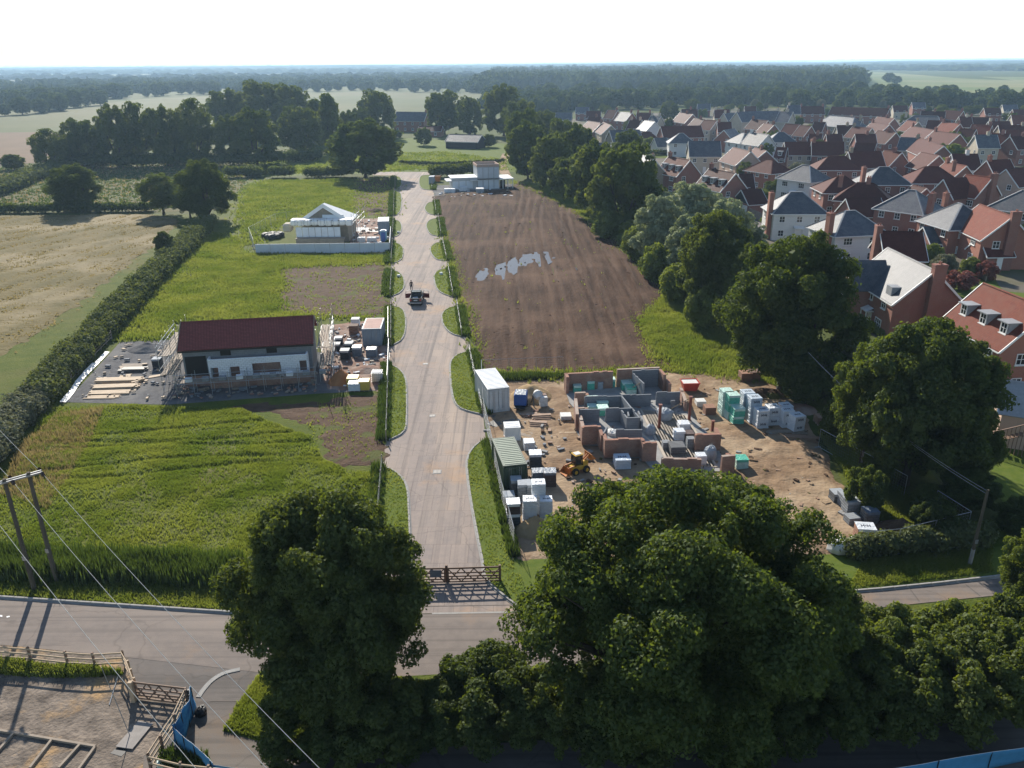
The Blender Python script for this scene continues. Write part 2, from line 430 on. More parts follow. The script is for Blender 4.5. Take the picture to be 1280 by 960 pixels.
M['block_white'] = course_mat('white_blockwork', (0.80, 0.82, 0.84), (0.70, 0.73, 0.76), (0.45, 0.46, 0.47), 0.44, 0.215, 0.016, weather=(0.74, 0.76, 0.78))
M['white'] = plain('white_paint', (0.74, 0.74, 0.72), 0.45, 0.05)
M['lead'] = plain('lead_sheet', (0.30, 0.31, 0.32), 0.5)
M['glass'] = plain('window_glass', (0.02, 0.024, 0.03), 0.12, 0.1, spec=0.6)
M['glass_pale'] = plain('conservatory_glass', (0.38, 0.42, 0.43), 0.2, 0.1, spec=0.6)
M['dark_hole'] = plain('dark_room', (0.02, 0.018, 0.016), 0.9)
M['timber'] = plain('sawn_timber', (0.47, 0.35, 0.23), 0.75, 0.14, scale=2)
M['old_timber'] = plain('weathered_timber', (0.30, 0.245, 0.19), 0.85, 0.16, scale=2)
M['gate_timber'] = plain('stained_gate_timber', (0.20, 0.125, 0.085), 0.7, 0.15)
M['pole_timber'] = noisy('pole_timber', (0.13, 0.11, 0.085), (0.09, 0.078, 0.06), 3.0, stretch=(1, 1, 0.2), bstr=0.3)
M['galv'] = plain('galvanised_steel', (0.42, 0.43, 0.44), 0.4, 0.1, metal=0.7)
M['wire'] = plain('bare_wire', (0.45, 0.44, 0.42), 0.4, 0.05, metal=0.4)
M['black'] = plain('black_plastic', (0.015, 0.015, 0.016), 0.5)
M['tyre'] = plain('tyre_rubber', (0.02, 0.02, 0.02), 0.8)
M['container_grey'] = plain('grey_container_paint', (0.50, 0.52, 0.53), 0.5, 0.08, scale=1.2)
M['container_blue'] = plain('bluegrey_container_paint', (0.25, 0.30, 0.35), 0.5, 0.1, scale=1.2)
M['container_green'] = plain('green_container_paint', (0.045, 0.075, 0.05), 0.5, 0.1, scale=1.2)
M['green_roof'] = plain('faded_green_roof', (0.25, 0.29, 0.22), 0.65, 0.14, scale=0.8)
M['red_roof'] = plain('rusty_red_roof', (0.45, 0.22, 0.17), 0.65, 0.14, scale=0.8)
M['white_roof'] = plain('white_sheet_roof', (0.72, 0.73, 0.73), 0.5, 0.06, scale=0.8)
M['wrap_white'] = plain('white_wrap', (0.66, 0.69, 0.72), 0.35, 0.08, spec=0.5)
M['wrap_blue'] = plain('pale_blue_wrap', (0.50, 0.58, 0.66), 0.35, 0.1, spec=0.5)
M['wrap_green'] = plain('green_wrap', (0.10, 0.46, 0.34), 0.35, 0.14, spec=0.5)
M['wrap_mint'] = plain('mint_wrap', (0.52, 0.72, 0.64), 0.35, 0.12, spec=0.5)
M['wrap_dark'] = plain('dark_wrap', (0.05, 0.06, 0.075), 0.4, 0.2, spec=0.5)
M['wrap_slate'] = plain('bluegrey_wrap', (0.14, 0.17, 0.215), 0.4, 0.15, spec=0.5)
for k_ in ('wrap_white', 'wrap_blue', 'wrap_green', 'wrap_mint', 'wrap_dark', 'wrap_slate', 'yellow_pack', 'sheeting', 'membrane', 'tarp'):
    if k_ not in M: continue
    t_ = M[k_].node_tree
    tc_ = nd(t_, 'ShaderNodeTexCoord'); n_ = nd(t_, 'ShaderNodeTexNoise'); n_.inputs['Scale'].default_value = 4.5; n_.inputs['Detail'].default_value = 5
    t_.links.new(tc_.outputs['Object'], n_.inputs['Vector']); bump(t_, t_.nodes['Principled BSDF'], n_.outputs['Fac'], 0.9, 0.10)
M['block_pack'] = course_mat('block_pack_grey', (0.25, 0.265, 0.275), (0.21, 0.225, 0.24), (0.13, 0.135, 0.14), 0.44, 0.215, 0.015)
M['block_pack_dark'] = course_mat('block_pack_dark', (0.13, 0.135, 0.14), (0.105, 0.11, 0.115), (0.06, 0.06, 0.06), 0.44, 0.215, 0.015)
M['brick_pack'] = course_mat('brick_pack_red', (0.32, 0.17, 0.11), (0.25, 0.13, 0.085), (0.13, 0.08, 0.06), 0.22, 0.07, 0.012)
M['brown_pack'] = course_mat('brick_pack_brown', (0.12, 0.085, 0.08), (0.09, 0.065, 0.06), (0.05, 0.04, 0.04), 0.22, 0.07, 0.012)
M['ink'] = plain('printed_ink', (0.03, 0.04, 0.07), 0.5)
M['bag_white'] = plain('white_woven_bag', (0.62, 0.62, 0.60), 0.8, 0.12)
M['bag_grey'] = plain('grey_woven_bag', (0.33, 0.36, 0.39), 0.8, 0.14)
M['bag_dark'] = plain('black_bag', (0.035, 0.04, 0.045), 0.6, 0.2)
M['red_paint'] = plain('red_paint', (0.50, 0.065, 0.045), 0.45, 0.12)
M['rust'] = plain('red_oxide_steel', (0.20, 0.065, 0.045), 0.6, 0.15)
M['blue_paint'] = plain('blue_paint', (0.03, 0.09, 0.30), 0.45, 0.1)
M['toilet_blue'] = plain('toilet_blue', (0.12, 0.30, 0.42), 0.45, 0.1)
M['yellow_paint'] = plain('yellow_plant_paint', (0.62, 0.36, 0.03), 0.4, 0.08)
M['orange_paint'] = plain('orange_plant_paint', (0.50, 0.17, 0.03), 0.5, 0.12)
M['yellow_pack'] = plain('yellow_wrap', (0.62, 0.42, 0.08), 0.5, 0.1)
M['sheeting'] = plain('scaffold_sheeting', (0.70, 0.74, 0.77), 0.5, 0.08, scale=0.7)
M['membrane'] = plain('white_roof_membrane', (0.84, 0.83, 0.80), 0.6, 0.06, scale=0.7)
M['hoarding'] = plain('white_hoarding', (0.60, 0.63, 0.66), 0.55, 0.07, scale=0.7)
M['car_white'] = plain('white_car_paint', (0.72, 0.73, 0.74), 0.25, 0.03, spec=0.6)
M['car_silver'] = plain('silver_car_paint', (0.45, 0.46, 0.48), 0.3, 0.03, spec=0.6)
M['car_dark'] = plain('dark_truck_paint', (0.022, 0.024, 0.024), 0.3, 0.08, spec=0.6)
M['car_maroon'] = plain('maroon_door', (0.16, 0.03, 0.025), 0.35, 0.08, spec=0.5)
M['plate_pale'] = plain('weathered_trench_plate', (0.26, 0.235, 0.215), 0.8, 0.14)
M['plate'] = plain('steel_plate', (0.11, 0.105, 0.10), 0.6, 0.2, metal=0.3)
M['board_brown'] = plain('shuttering_ply', (0.30, 0.19, 0.125), 0.75, 0.18)
M['sign_blue'] = plain('sign_board', (0.14, 0.17, 0.21), 0.5, 0.1)
M['insulator'] = plain('brown_porcelain', (0.05, 0.03, 0.025), 0.25)
M['skin'] = plain('skin', (0.45, 0.27, 0.2), 0.6, 0.05)
M['jacket'] = plain('dark_jacket', (0.035, 0.02, 0.02), 0.8, 0.1)
M['trousers'] = plain('dark_trousers', (0.02, 0.022, 0.03), 0.85, 0.1)
M['hair'] = plain('dark_hair', (0.02, 0.013, 0.01), 0.7, 0.1)
m, t, b = base_mat('puddle_water', 0.2); b.inputs['Base Color'].default_value = (0.07, 0.05, 0.04, 1); b.inputs['Specular IOR Level'].default_value = 0.22
M['water'] = m
m, t, b = base_mat('blue_net', 0.6); b.inputs['Base Color'].default_value = (0.03, 0.19, 0.42, 1)
tcn = nd(t, 'ShaderNodeTexCoord').outputs['Object']
colr, _ = mix_noise(t, tcn, 1.2, (0.02, 0.13, 0.33), (0.06, 0.27, 0.50), 0.4, 0.6); t.links.new(colr, b.inputs['Base Color'])
M['blue_net'] = m
m = plain('pale_blue_net', (0.055, 0.23, 0.42), 0.6, 0.1); M['blue_net_pale'] = m
m.node_tree.nodes['Principled BSDF'].inputs['Roughness'].default_value = 0.8
M['leaf_dark'] = leaf_mat('leaf_dark', (0.038, 0.062, 0.017), (0.098, 0.124, 0.034), 0.42, (2.0, 1.85, 0.5))
M['leaf_mid'] = leaf_mat('leaf_mid', (0.048, 0.077, 0.020), (0.125, 0.155, 0.040), 0.42, (2.0, 1.85, 0.5))
M['leaf_silver'] = leaf_mat('leaf_silver', (0.19, 0.225, 0.125), (0.30, 0.33, 0.20), 0.36, (1.2, 1.2, 0.7), 0.06)
M['leaf_light'] = leaf_mat('leaf_light', (0.095, 0.135, 0.03), (0.16, 0.19, 0.05), 0.4)
M['leaf_hedge'] = leaf_mat('leaf_hedge', (0.065, 0.085, 0.03), (0.12, 0.14, 0.058), 0.33)
M['leaf_grey'] = leaf_mat('leaf_grey', (0.12, 0.13, 0.085), (0.20, 0.20, 0.13), 0.3, (1.2, 1.2, 0.8))
M['leaf_red'] = leaf_mat('leaf_red', (0.13, 0.05, 0.04), (0.25, 0.10, 0.08), 0.3, (1.2, 1.0, 0.9))
M['leaf_wood'] = leaf_mat('leaf_wood', (0.022, 0.038, 0.015), (0.072, 0.094, 0.034), 0.2, gloss=0.0, drift=0.035)
M['leaf_field'] = leaf_mat('leaf_field', (0.058, 0.090, 0.026), (0.165, 0.190, 0.060), 0.44, (1.6, 1.5, 0.6), 0.01, 0.09)
M['leaf_far'] = leaf_mat('leaf_far', (0.042, 0.070, 0.024), (0.100, 0.128, 0.042), 0.28, drift=0.12)
M['blade'] = leaf_mat('grass_blade', (0.102, 0.146, 0.024), (0.235, 0.248, 0.068), 0.48, (1.4, 1.4, 0.7), 0.03, 0.16)
M['blade_dry'] = leaf_mat('dry_blade', (0.20, 0.17, 0.075), (0.32, 0.265, 0.15), 0.45, (1.2, 1.1, 0.8), 0.03, 0.2)
M['blade_dark'] = leaf_mat('weed_blade', (0.04, 0.07, 0.015), (0.09, 0.12, 0.03), 0.35, (1.5, 1.5, 0.6), 0.05)
M['bark'] = noisy('bark', (0.09, 0.07, 0.05), (0.055, 0.043, 0.032), 4.0, stretch=(1, 1, 0.25), bstr=0.6)
# ================================================================ THE GROUND
def sheet(name, poly, mat, z):
    me = bpy.data.meshes.new(name)
    me.from_pydata([(p[0], p[1], z) for p in poly], [], [tuple(range(len(poly)))])
    me.update()
    if me.polygons[0].normal.z < 0: me.flip_normals()
    me.materials.append(M[mat])
    return prop(link(name, me), kind='structure')
def px(poly, z=0.0): return [G2(u, v, z) for u, v in poly]
def relief(name, poly, mat, z, step, fn, kind='structure', rag=0.6):
    P = np.array(poly)
    x0, y0 = P.min(0) - 3 * rag; x1, y1 = P.max(0) + 3 * rag
    nx = int((x1 - x0) / step) + 2; ny = int((y1 - y0) / step) + 2
    X, Y = np.meshgrid(x0 + np.arange(nx) * step, y0 + np.arange(ny) * step)
    ed = edge_dist(X, Y, poly)
    ins = inside(X, Y, poly)
    wob = (fbm(X * 0.5, Y * 0.5, 3) - 0.45) * rag * 2
    sd_ = np.where(ins, ed, -ed) + wob
    fac = np.clip(sd_ / 1.2, 0, 1)
    Z = z + fn(X, Y) * fac - np.clip(-sd_ * 0.25, 0, 0.3) 
    ok = sd_ > -0.5
    idx = np.arange(nx * ny).reshape(ny, nx)
    q = ok[:-1, :-1] & ok[1:, :-1] & ok[:-1, 1:] & ok[1:, 1:]
    fs = np.stack([idx[:-1, :-1][q], idx[:-1, 1:][q], idx[1:, 1:][q], idx[1:, :-1][q]], -1)
    used = np.unique(fs)
    rm = np.zeros(nx * ny, int); rm[used] = np.arange(len(used))
    V = np.stack([X.ravel(), Y.ravel(), Z.ravel()], -1)[used]
    me = bpy.data.meshes.new(name)
    me.vertices.add(len(V)); me.vertices.foreach_set('co', V.astype(np.float32).ravel())
    n = len(fs)
    me.loops.add(n * 4); me.loops.foreach_set('vertex_index', rm[fs].astype(np.int32).ravel())
    me.polygons.add(n); me.polygons.foreach_set('loop_start', np.arange(0, n * 4, 4, dtype=np.int32)); me.polygons.foreach_set('loop_total', np.full(n, 4, dtype=np.int32))
    me.polygons.foreach_set('use_smooth', np.ones(n, bool))
    me.update(calc_edges=True); me.materials.append(M[mat])
    return prop(link(name, me), kind=kind)

FAR = 12000.0
sheet('ground', [(-FAR, -200), (FAR, -200), (FAR, 2 * FAR), (-FAR, 2 * FAR)], 'ground', 0.0)

# ---- far fields
sheet('crop_field', px([(-260, 150), (60, 138), (175, 124), (290, 119), (345, 126), (300, 150), (110, 168), (-260, 178)]), 'crop', 0.05)
sheet('crop_field', px([(365, 116), (470, 114), (600, 116), (640, 122), (600, 137), (500, 142), (400, 140)]), 'crop', 0.05)
sheet('fallow_field', px([(-250, 170), (50, 165), (110, 170), (100, 196), (40, 204), (-250, 226)]), 'fallow', 0.06)
sheet('pale_field', px([(1078, 89), (1130, 92), (1200, 98), (1400, 106), (1400, 126), (1270, 122), (1130, 116), (1076, 108)]), 'crop_pale', 0.06)
sheet('green_field', px([(1060, 108), (1130, 116), (1270, 122), (1400, 126), (1400, 142), (1180, 128), (1040, 122)]), 'crop_green', 0.07)
sheet('tan_field', px([(1225, 96), (1400, 97), (1400, 103), (1290, 103)]), 'crop_pale', 0.09)
sheet('pale_field', px([(-200, 101), (60, 99), (190, 101), (150, 106), (-200, 112)]), 'crop', 0.07)
sheet('pale_field', px([(380, 95), (520, 94), (560, 97), (420, 100)]), 'crop', 0.07)
sheet('pale_field', px([(800, 112), (900, 116), (880, 122), (790, 119)]), 'crop_pale', 0.07)

# ---- near fields
sheet('pasture', px([(-200, 226), (40, 204), (110, 200), (330, 205), (300, 236), (270, 262), (190, 266), (-200, 268)]), 'rough_pasture', 0.02)
sheet('meadow', px([(300, 225), (470, 224), (497, 218), (478, 584), (465, 720), (300, 735), (-100, 705), (60, 505), (150, 425), (250, 300), (280, 240)]), 'meadow', 0.008)
sheet('paddock', px([(290, 200), (470, 190), (500, 172), (640, 180), (650, 215), (540, 214), (300, 222)]), 'lawn', 0.012)
sheet('grass_strip', px([(640, 228), (700, 226), (790, 300), (950, 440), (1100, 500), (1200, 640), (1090, 690), (1000, 480), (830, 470), (800, 400), (840, 370), (770, 300)]), 'meadow', 0.012)
hay_px = [(-260, 270), (190, 268), (226, 275), (205, 300), (168, 325), (125, 360), (72, 400), (18, 436), (-30, 465), (-260, 600)]
sheet('grass_margin', px([(-260, 268), (250, 268), (255, 290), (150, 400), (110, 450), (0, 540), (-260, 740)]), 'meadow', 0.012)
relief('hay_field', px(hay_px), 'hay', 0.03, 0.7, lambda x, y: fbm(x * 0.45, y * 0.16, 4) * 0.28 + 0.06 * np.sin((x * 0.92 - y * 0.38) * 1.1), rag=1.2)

# ---- estate road, the lane and the roads into the compound
sheet('estate_road', px([(466, 722), (478, 584), (482, 553), (486, 456), (489, 383), (490, 338), (491, 303), (492, 275), (493, 240), (493.5, 219.5), (466, 219), (466, 215), (536, 215), (539, 219), (544, 252), (549, 273), (556, 303), (563, 336), (573, 383), (590, 440), (604, 519), (607, 549), (642, 700), (665, 765), (466, 768)]), 'estate_road', 0.016)
sheet('lane', px([(-260, 727), (0, 747), (150, 757), (300, 767), (480, 768.5), (655, 766), (800, 757), (1000, 745), (1100, 737), (1240, 722), (1450, 694), (1450, 712), (1250, 744), (1095, 760), (900, 795), (700, 834), (500, 846), (335, 842), (160, 822), (0, 806), (-260, 786)]), 'lane', 0.020)
sheet('access_road', px([(160, 822), (330, 836), (304, 876), (282, 914), (350, 934), (520, 936), (700, 924), (980, 912), (1280, 893), (1450, 880), (1450, 950), (1280, 962), (700, 1010), (250, 1030), (160, 1000), (172, 870)]), 'access', 0.012)
sheet('verge', px([(326, 840), (350, 842), (500, 846), (700, 834), (900, 797), (1095, 762), (1250, 746), (1450, 716), (1450, 878), (1280, 891), (980, 910), (700, 922), (520, 934), (345, 933), (278, 914), (300, 875)]), 'meadow', 0.028)
sheet('verge', px([(0, 715), (200, 722), (480, 722), (500, 764), (480, 766), (300, 764), (150, 754.5), (0, 744), (-260, 724), (-260, 690)]), 'meadow', 0.028)
sheet('verge', px([(640, 700), (1000, 690), (1200, 660), (1450, 640), (1450, 690), (1240, 719), (1100, 734), (1000, 742), (800, 754), (668, 763)]), 'lawn', 0.024)
sheet('compound_yard', px([(-260, 786), (0, 806), (160, 822), (170, 868), (236, 872), (232, 900), (180, 945), (172, 1040), (-260, 1040)]), 'compound', 0.016)
sheet('track', px([(615, 214), (640, 222), (632, 205), (638, 192), (628, 192), (622, 206)]), 'sand_dirt', 0.02)

# ---- soil, mud, gravel, building plots
pud = [G2(604, 343), G2(628, 336), G2(655, 325), G2(675, 321), G2(640, 332), G2(708, 336)]
def soil_h(x, y):
    h = 0.06 + 0.24 * fbm(x * 0.9, y * 0.07, 4) + 0.07 * fbm(x * 1.5, y * 1.5, 3)
    for cx in (-2.0, 3.1, 9.5, 15.2, 24.0, 33.0, 41.0):         # wheel ruts along the plot
        xx = x - cx - 0.02 * y - 1.3 * np.sin(y * 0.045 + cx)
        for o in (-0.95, 0.95):
            h = h - 0.19 * np.exp(-((xx - o) / 0.3) ** 2) + 0.09 * np.exp(-((xx - o - 0.45) / 0.2) ** 2)
    h = h + 0.10 * (fbm(x * 2.2, y * 0.8, 3) - 0.45) * np.exp(-((x - pud[2][0]) / 9) ** 2 - ((y - pud[2][1]) / 12) ** 2)
    for p in pud: h = h - 0.09 * np.exp(-(((x - p[0]) / 2.6) ** 2 + ((y - p[1]) / 5.0) ** 2))
    return h
soil_px = [(541, 246), (560, 242), (638, 236), (648, 226), (672, 236), (720, 262), (775, 302), (812, 344), (838, 366), (806, 402), (828, 462), (712, 470), (604, 468), (586, 405), (566, 340), (553, 290)]
relief('ploughed_plot', px(soil_px), 'soil', 0.03, 0.42, soil_h, rag=0.8)
for pp in ([(594, 350), (604, 336), (628, 330), (650, 320), (678, 315), (698, 320), (684, 332), (654, 338), (634, 349), (614, 352)], [(694, 340), (706, 332), (722, 337), (708, 344)]):
    sheet('puddle', [(p.x, p.y) for p in smooth_line([G(*q) for q in pp], 5, True)], 'water', 0.122)
def lump(a, s):
    return lambda x, y: a * fbm(x * s, y * s, 4)
relief('site_ground', px([(604, 474), (700, 470), (830, 466), (930, 466), (985, 488), (1010, 530), (1045, 600), (1105, 655), (1125, 690), (1020, 694), (850, 700), (655, 700), (622, 590), (606, 530)]), 'sand_dirt', 0.03, 0.35, lambda x, y: (0.16 * fbm(x * 1.3, y * 1.3, 4) + 0.24 * fbm(x * 0.5 + y * 0.35, (y - x) * 1.1, 3)) * np.clip((x - 8) / 10, 0.35, 1), rag=0.8)
sheet('gravel_yard', px([(82, 503), (150, 428), (238, 424), (404, 441), (484, 441), (484, 488), (400, 492), (210, 506)]), 'gravel', 0.024)
relief('rubble_yard', px([(402, 408), (486, 398), (484, 489), (404, 489)]), 'rubble', 0.03, 0.3, lump(0.16, 1.1), rag=0.8)
relief('mud_patch', px([(340, 330), (484, 322), (486, 392), (440, 400), (345, 396)]), 'mud', 0.012, 0.4, lump(0.16, 0.8), rag=3.0)
relief('mud_patch', px([(290, 508), (484, 492), (481, 584), (430, 580), (395, 552), (400, 530)]), 'mud', 0.012, 0.3, lump(0.18, 0.9), rag=2.5)
relief('mud_patch', px([(438, 225), (492, 222), (490, 272), (440, 268)]), 'mud', 0.012, 0.5, lump(0.15, 0.6), rag=2.5)
relief('mud_patch', px([(536, 232), (640, 230), (650, 244), (545, 250)]), 'gravel', 0.02, 0.5, lump(0.15, 0.6), rag=1.5)
relief('mud_patch', px([(440, 274), (489, 272), (487, 318), (435, 318)]), 'rubble', 0.02, 0.5, lump(0.15, 0.6), rag=1.0)
relief('bare_patch', px([(790, 440), (850, 445), (850, 468), (810, 468)]), 'soil', 0.03, 0.4, lump(0.12, 0.8), rag=2.0)
def mead_h(x, y):
    h = 0.30 * fbm(x * 0.25, y * 0.55, 4) + 0.14 * fbm(x * 1.1, y * 1.7, 2)
    for k, cy in enumerate((62.5, 64.2, 67.5, 69.0, 71.5)):       # old wheel tracks through the long grass
        yy = y - cy - 0.10 * (x + 25) - 0.7 * np.sin(x * 0.22 + k * 1.7)
        h = h - 0.15 * np.exp(-(yy / 0.30) ** 2) + 0.05 * np.exp(-((yy - 0.6) / 0.3) ** 2)
    return h
near_meadow = px([(-60, 690), (20, 600), (55, 512), (150, 508), (300, 513), (345, 533), (392, 548), (402, 574), (436, 592), (472, 594), (466, 690), (300, 712), (60, 700)])
relief('meadow_grass_ground', near_meadow, 'meadow', 0.02, 0.3, mead_h, rag=0.8)
mid_meadow = px([(165, 422), (215, 372), (300, 318), (484, 320), (484, 330), (350, 335), (345, 392), (480, 398), (400, 398), (220, 402), (205, 422)])
far_meadow = px([(300, 306), (305, 240), (330, 226), (440, 224), (440, 268), (400, 262), (330, 290), (318, 306)])

# ---- verges along the estate road: raised grass, kerb stones on the road side
stone_me = {}
def kerb(pts, split, h=0.12, w=0.15, mat='kerb'):
    pts = [Vector((p[0], p[1], 0)) for p in pts]
    bed = MB(); rest = MB()
    for a, b_ in zip(pts[:-1], pts[1:]):
        if (b_ - a).length > 0.02: bed.beam(a + Vector((0, 0, 0.02)), b_ + Vector((0, 0, 0.02)), w + 0.16, 0.06)
    k = prop(bed.obj('kerb', M['concrete']), kind='structure')
    cum = [0.0]
    for a, b_ in zip(pts[:-1], pts[1:]): cum.append(cum[-1] + (b_ - a).length)
    n = max(1, int(round(cum[-1] / 0.915)))
    def at(s):
        for i in range(len(cum) - 1):
            if s <= cum[i + 1] or i == len(cum) - 2:
                t = (s - cum[i]) / max(1e-6, cum[i + 1] - cum[i])
                return pts[i].lerp(pts[i + 1], t)
    for i in range(n):
        a, b_ = at(cum[-1] * i / n), at(cum[-1] * (i + 1) / n)
        d = b_ - a; L = d.length; c = (a + b_) / 2; an = math.atan2(d.y, d.x)
        if split:
            key = round(L, 1)
            if key not in stone_me:
                s = MB(); s.box((0, 0, h / 2 + 0.03), (L - 0.02, w, h), 0, 0.015); stone_me[key] = s.mesh('kerb_stone', M[mat])
            link('kerb_stone', stone_me[key], k, (c.x, c.y, random.uniform(0, 0.008)), (0, 0, an + random.uniform(-0.01, 0.01)))
        else: rest.box((c.x, c.y, h / 2 + 0.03), (L - 0.02, w, h), an)
    if rest.v: prop(rest.obj('kerb_stones', M[mat], k), kind='stuff')
    return k
BL = []          # grass blades gathered per kind
def tufts(name, poly, n, h, w, mat, seed, lean=0.35, zfn=None, clump=0.0, z0=0.02, soft=0.0):
    rg = np.random.default_rng(seed)
    P = np.array(poly); lo, hi = P.min(0), P.max(0)
    pts = np.zeros((0, 2))
    while len(pts) < n:
        c = lo + rg.random((n * 2, 2)) * (hi - lo)
        k = inside(c[:, 0], c[:, 1], poly)
        if clump: k &= rg.random(len(c)) < np.clip((fbm(c[:, 0] * 0.5, c[:, 1] * 0.5, 3) - 0.45 + 0.12) / 0.2, 1 - clump, 1)
        pts = np.vstack([pts, c[k]])
    pts = pts[:n]
    if soft: pts = pts + rg.normal(size=pts.shape) * soft
    z = z0 + (zfn(pts[:, 0], pts[:, 1]) if zfn is not None else 0) * np.ones(n)
    V = []
    for j in range(3):
        a = rg.random(n) * 2 * np.pi
        hh = h * (0.55 + 0.8 * rg.random(n)) * (0.55 + 0.95 * fbm(pts[:, 0] * 0.33, pts[:, 1] * 0.5, 3)); ww = w * (0.6 + 0.8 * rg.random(n))
        lx = (rg.random(n) - 0.5) * 2 * lean * hh; ly = (rg.random(n) - 0.5) * 2 * lean * hh
        ox = (rg.random(n) - 0.5) * w * 2; oy = (rg.random(n) - 0.5) * w * 2
        dx, dy = np.cos(a) * ww / 2, np.sin(a) * ww / 2
        b0 = np.stack([pts[:, 0] + ox - dx, pts[:, 1] + oy - dy, z - 0.03], -1)
        b1 = np.stack([pts[:, 0] + ox + dx, pts[:, 1] + oy + dy, z - 0.03], -1)
        tp = np.stack([pts[:, 0] + ox + lx, pts[:, 1] + oy + ly, z + hh], -1)
        V.append(np.stack([b0, b1, tp], 1))
    return prop(link(name, quads_mesh(name, np.concatenate(V).reshape(-1, 3), M[mat], 3)), kind='stuff')

LV = [([(478, 584), (490, 588), (503, 599), (509, 613), (511, 640), (513, 692), (514, 714)], [(466, 716)]),
      ([(486, 456), (497, 461), (505, 470), (508, 485), (508, 528), (505, 540), (497, 546), (483, 552)], []),
      ([(489, 383), (499, 385), (505, 390), (507, 402), (506, 416), (501, 426), (489, 433)], []),
      ([(490, 338), (499, 341), (504, 348), (505, 359), (499, 367), (488, 371)], []),
      ([(491, 303), (500, 306), (504, 312), (503, 322), (498, 327), (489, 330)], []),
      ([(492, 275), (499, 277), (502, 283), (501, 290), (497, 295), (491, 297)], []),
      ([(493, 240), (500, 241), (502, 250), (501, 262), (497, 268), (492, 270)], []),
      ([(494, 221), (500, 222), (502, 228), (500, 234), (494, 236)], [])]
RV = [([(606, 550), (594, 558), (586, 570), (584, 585), (588, 620), (596, 665), (603, 700), (607, 723), (624, 741), (654, 764)], [(668, 763), (640, 700)]),
      ([(586, 440), (572, 444), (564, 452), (563, 465), (566, 495), (572, 508), (583, 514), (603, 519)], []),
      ([(571, 383), (560, 386), (553, 393), (554, 405), (560, 414), (568, 419), (577, 421)], []),
      ([(560, 336), (549, 338), (543, 345), (545, 358), (551, 366), (566, 372)], []),
      ([(553, 303), (543, 305), (538, 312), (541, 320), (547, 325), (558, 326)], []),
      ([(548, 273), (538, 275), (533, 281), (535, 289), (540, 294), (551, 296)], []),
      ([(543, 252), (535, 254), (531, 260), (533, 265), (538, 268), (545, 269)], []),
      ([(539, 219), (527, 220), (524, 226), (525, 233), (530, 237), (540, 238)], [])]
vg = []
for side in (LV, RV):
    for i, (kp, close) in enumerate(side):
        pts = smooth_line([G(*q) for q in kp], 5)
        kerb(pts, i < 2)
        poly = [(p.x, p.y) for p in pts] + [G2(*q) for q in close]
        sheet('verge', poly, 'lawn', 0.10)
        if i < 5:
            dens = (30, 24, 12, 8, 5)[i]
            P = np.array(poly); area = abs(np.sum(P[:, 0] * np.roll(P[:, 1], -1) - np.roll(P[:, 0], -1) * P[:, 1])) / 2
            tufts('grass', poly, int(area * dens), 0.13 + 0.02 * i, 0.07 + 0.02 * i, 'blade', 40 + i + (side is RV) * 10, z0=0.10)
kerb([G(u, v) for u, v in ((-60, 743), (0, 747), (75, 752), (150, 757), (225, 762), (300, 767), (400, 768), (470, 768.5))], True, 0.14, 0.2)
kerb([G(u, v) for u, v in ((655, 766), (730, 762), (800, 757), (900, 751), (1000, 745), (1100, 737), (1170, 730), (1240, 722), (1300, 714))], True, 0.14, 0.2)
kerb([(p.x, p.y) for p in smooth_line([G(u, v) for u, v in ((248, 872), (254, 863), (265, 851), (280, 842), (300, 837))], 4)], True, 0.02, 0.12)
sheet('channel_line', px([(540, 766.2), (655, 764.2), (655, 766.0), (540, 768.2)]), 'kerb', 0.026)
sheet('tar_joint', px([(517, 758), (640, 756), (640, 756.8), (517, 758.8)]), 'access', 0.026)
sheet('tar_joint', px([(1136, 736), (1138, 736), (1150, 752), (1148, 752)]), 'access', 0.026)
sheet('tar_joint', px([(1206, 731), (1208, 731), (1226, 745), (1224, 745)]), 'access', 0.026)
sheet('tar_joint', px([(262, 876), (300, 876), (300, 877), (262, 877)]), 'lane', 0.022)
# manholes, each a lid in a frame
for u, v, s in ((546.5, 590, 0.75), (540.5, 520, 0.6), (532, 455, 0.6)):
    p = G(u, v)
    f = MB(); f.box((0, 0, 0.022), (s, s, 0.02))
    t = thing('manhole', {590: 'square iron manhole cover nearest the gate in the estate road', 520: 'square manhole cover in the road beside the second verge', 455: 'square manhole cover furthest up the estate road'}[v], 'manhole', (p.x, p.y, 0), 0.03)
    f.obj('frame', M['concrete'], t)
    for sx in (-1, 1):
        l = MB(); l.box((sx * s * 0.21, 0, 0.036), (s * 0.38, s * 0.8, 0.012)); l.obj('lid', M['plate'], t)

# ---- standing grass
tufts('grass', near_meadow, 60000, 0.21, 0.085, 'blade', 1, zfn=mead_h, clump=0.75, z0=0.0)
tufts('dry_grass', px([(0, 620), (25, 560), (75, 520), (130, 512), (110, 560), (60, 640)]), 3500, 0.5, 0.09, 'blade_dry', 2, z0=0.05)
tufts('weeds', px([(-120, 690), (60, 696), (300, 706), (300, 730), (60, 722), (-120, 716)]), 8000, 1.05, 0.2, 'blade_dark', 3, lean=0.25, z0=0.0, soft=0.35)  # darker blades: shade on the strip's near side is put into their colour
tufts('grass', px([(-120, 716), (300, 731), (480, 722), (500, 764), (300, 764), (150, 754), (0, 744), (-120, 735)]), 9000, 0.2, 0.08, 'blade', 4, z0=0.03, clump=0.5)
tufts('grass', mid_meadow, 26000, 0.42, 0.17, 'blade', 5, clump=0.7, soft=1.0)
tufts('grass', px([(330, 325), (484, 322), (486, 398), (340, 398)]), 1200, 0.3, 0.15, 'blade', 25, clump=0.97, soft=1.0)
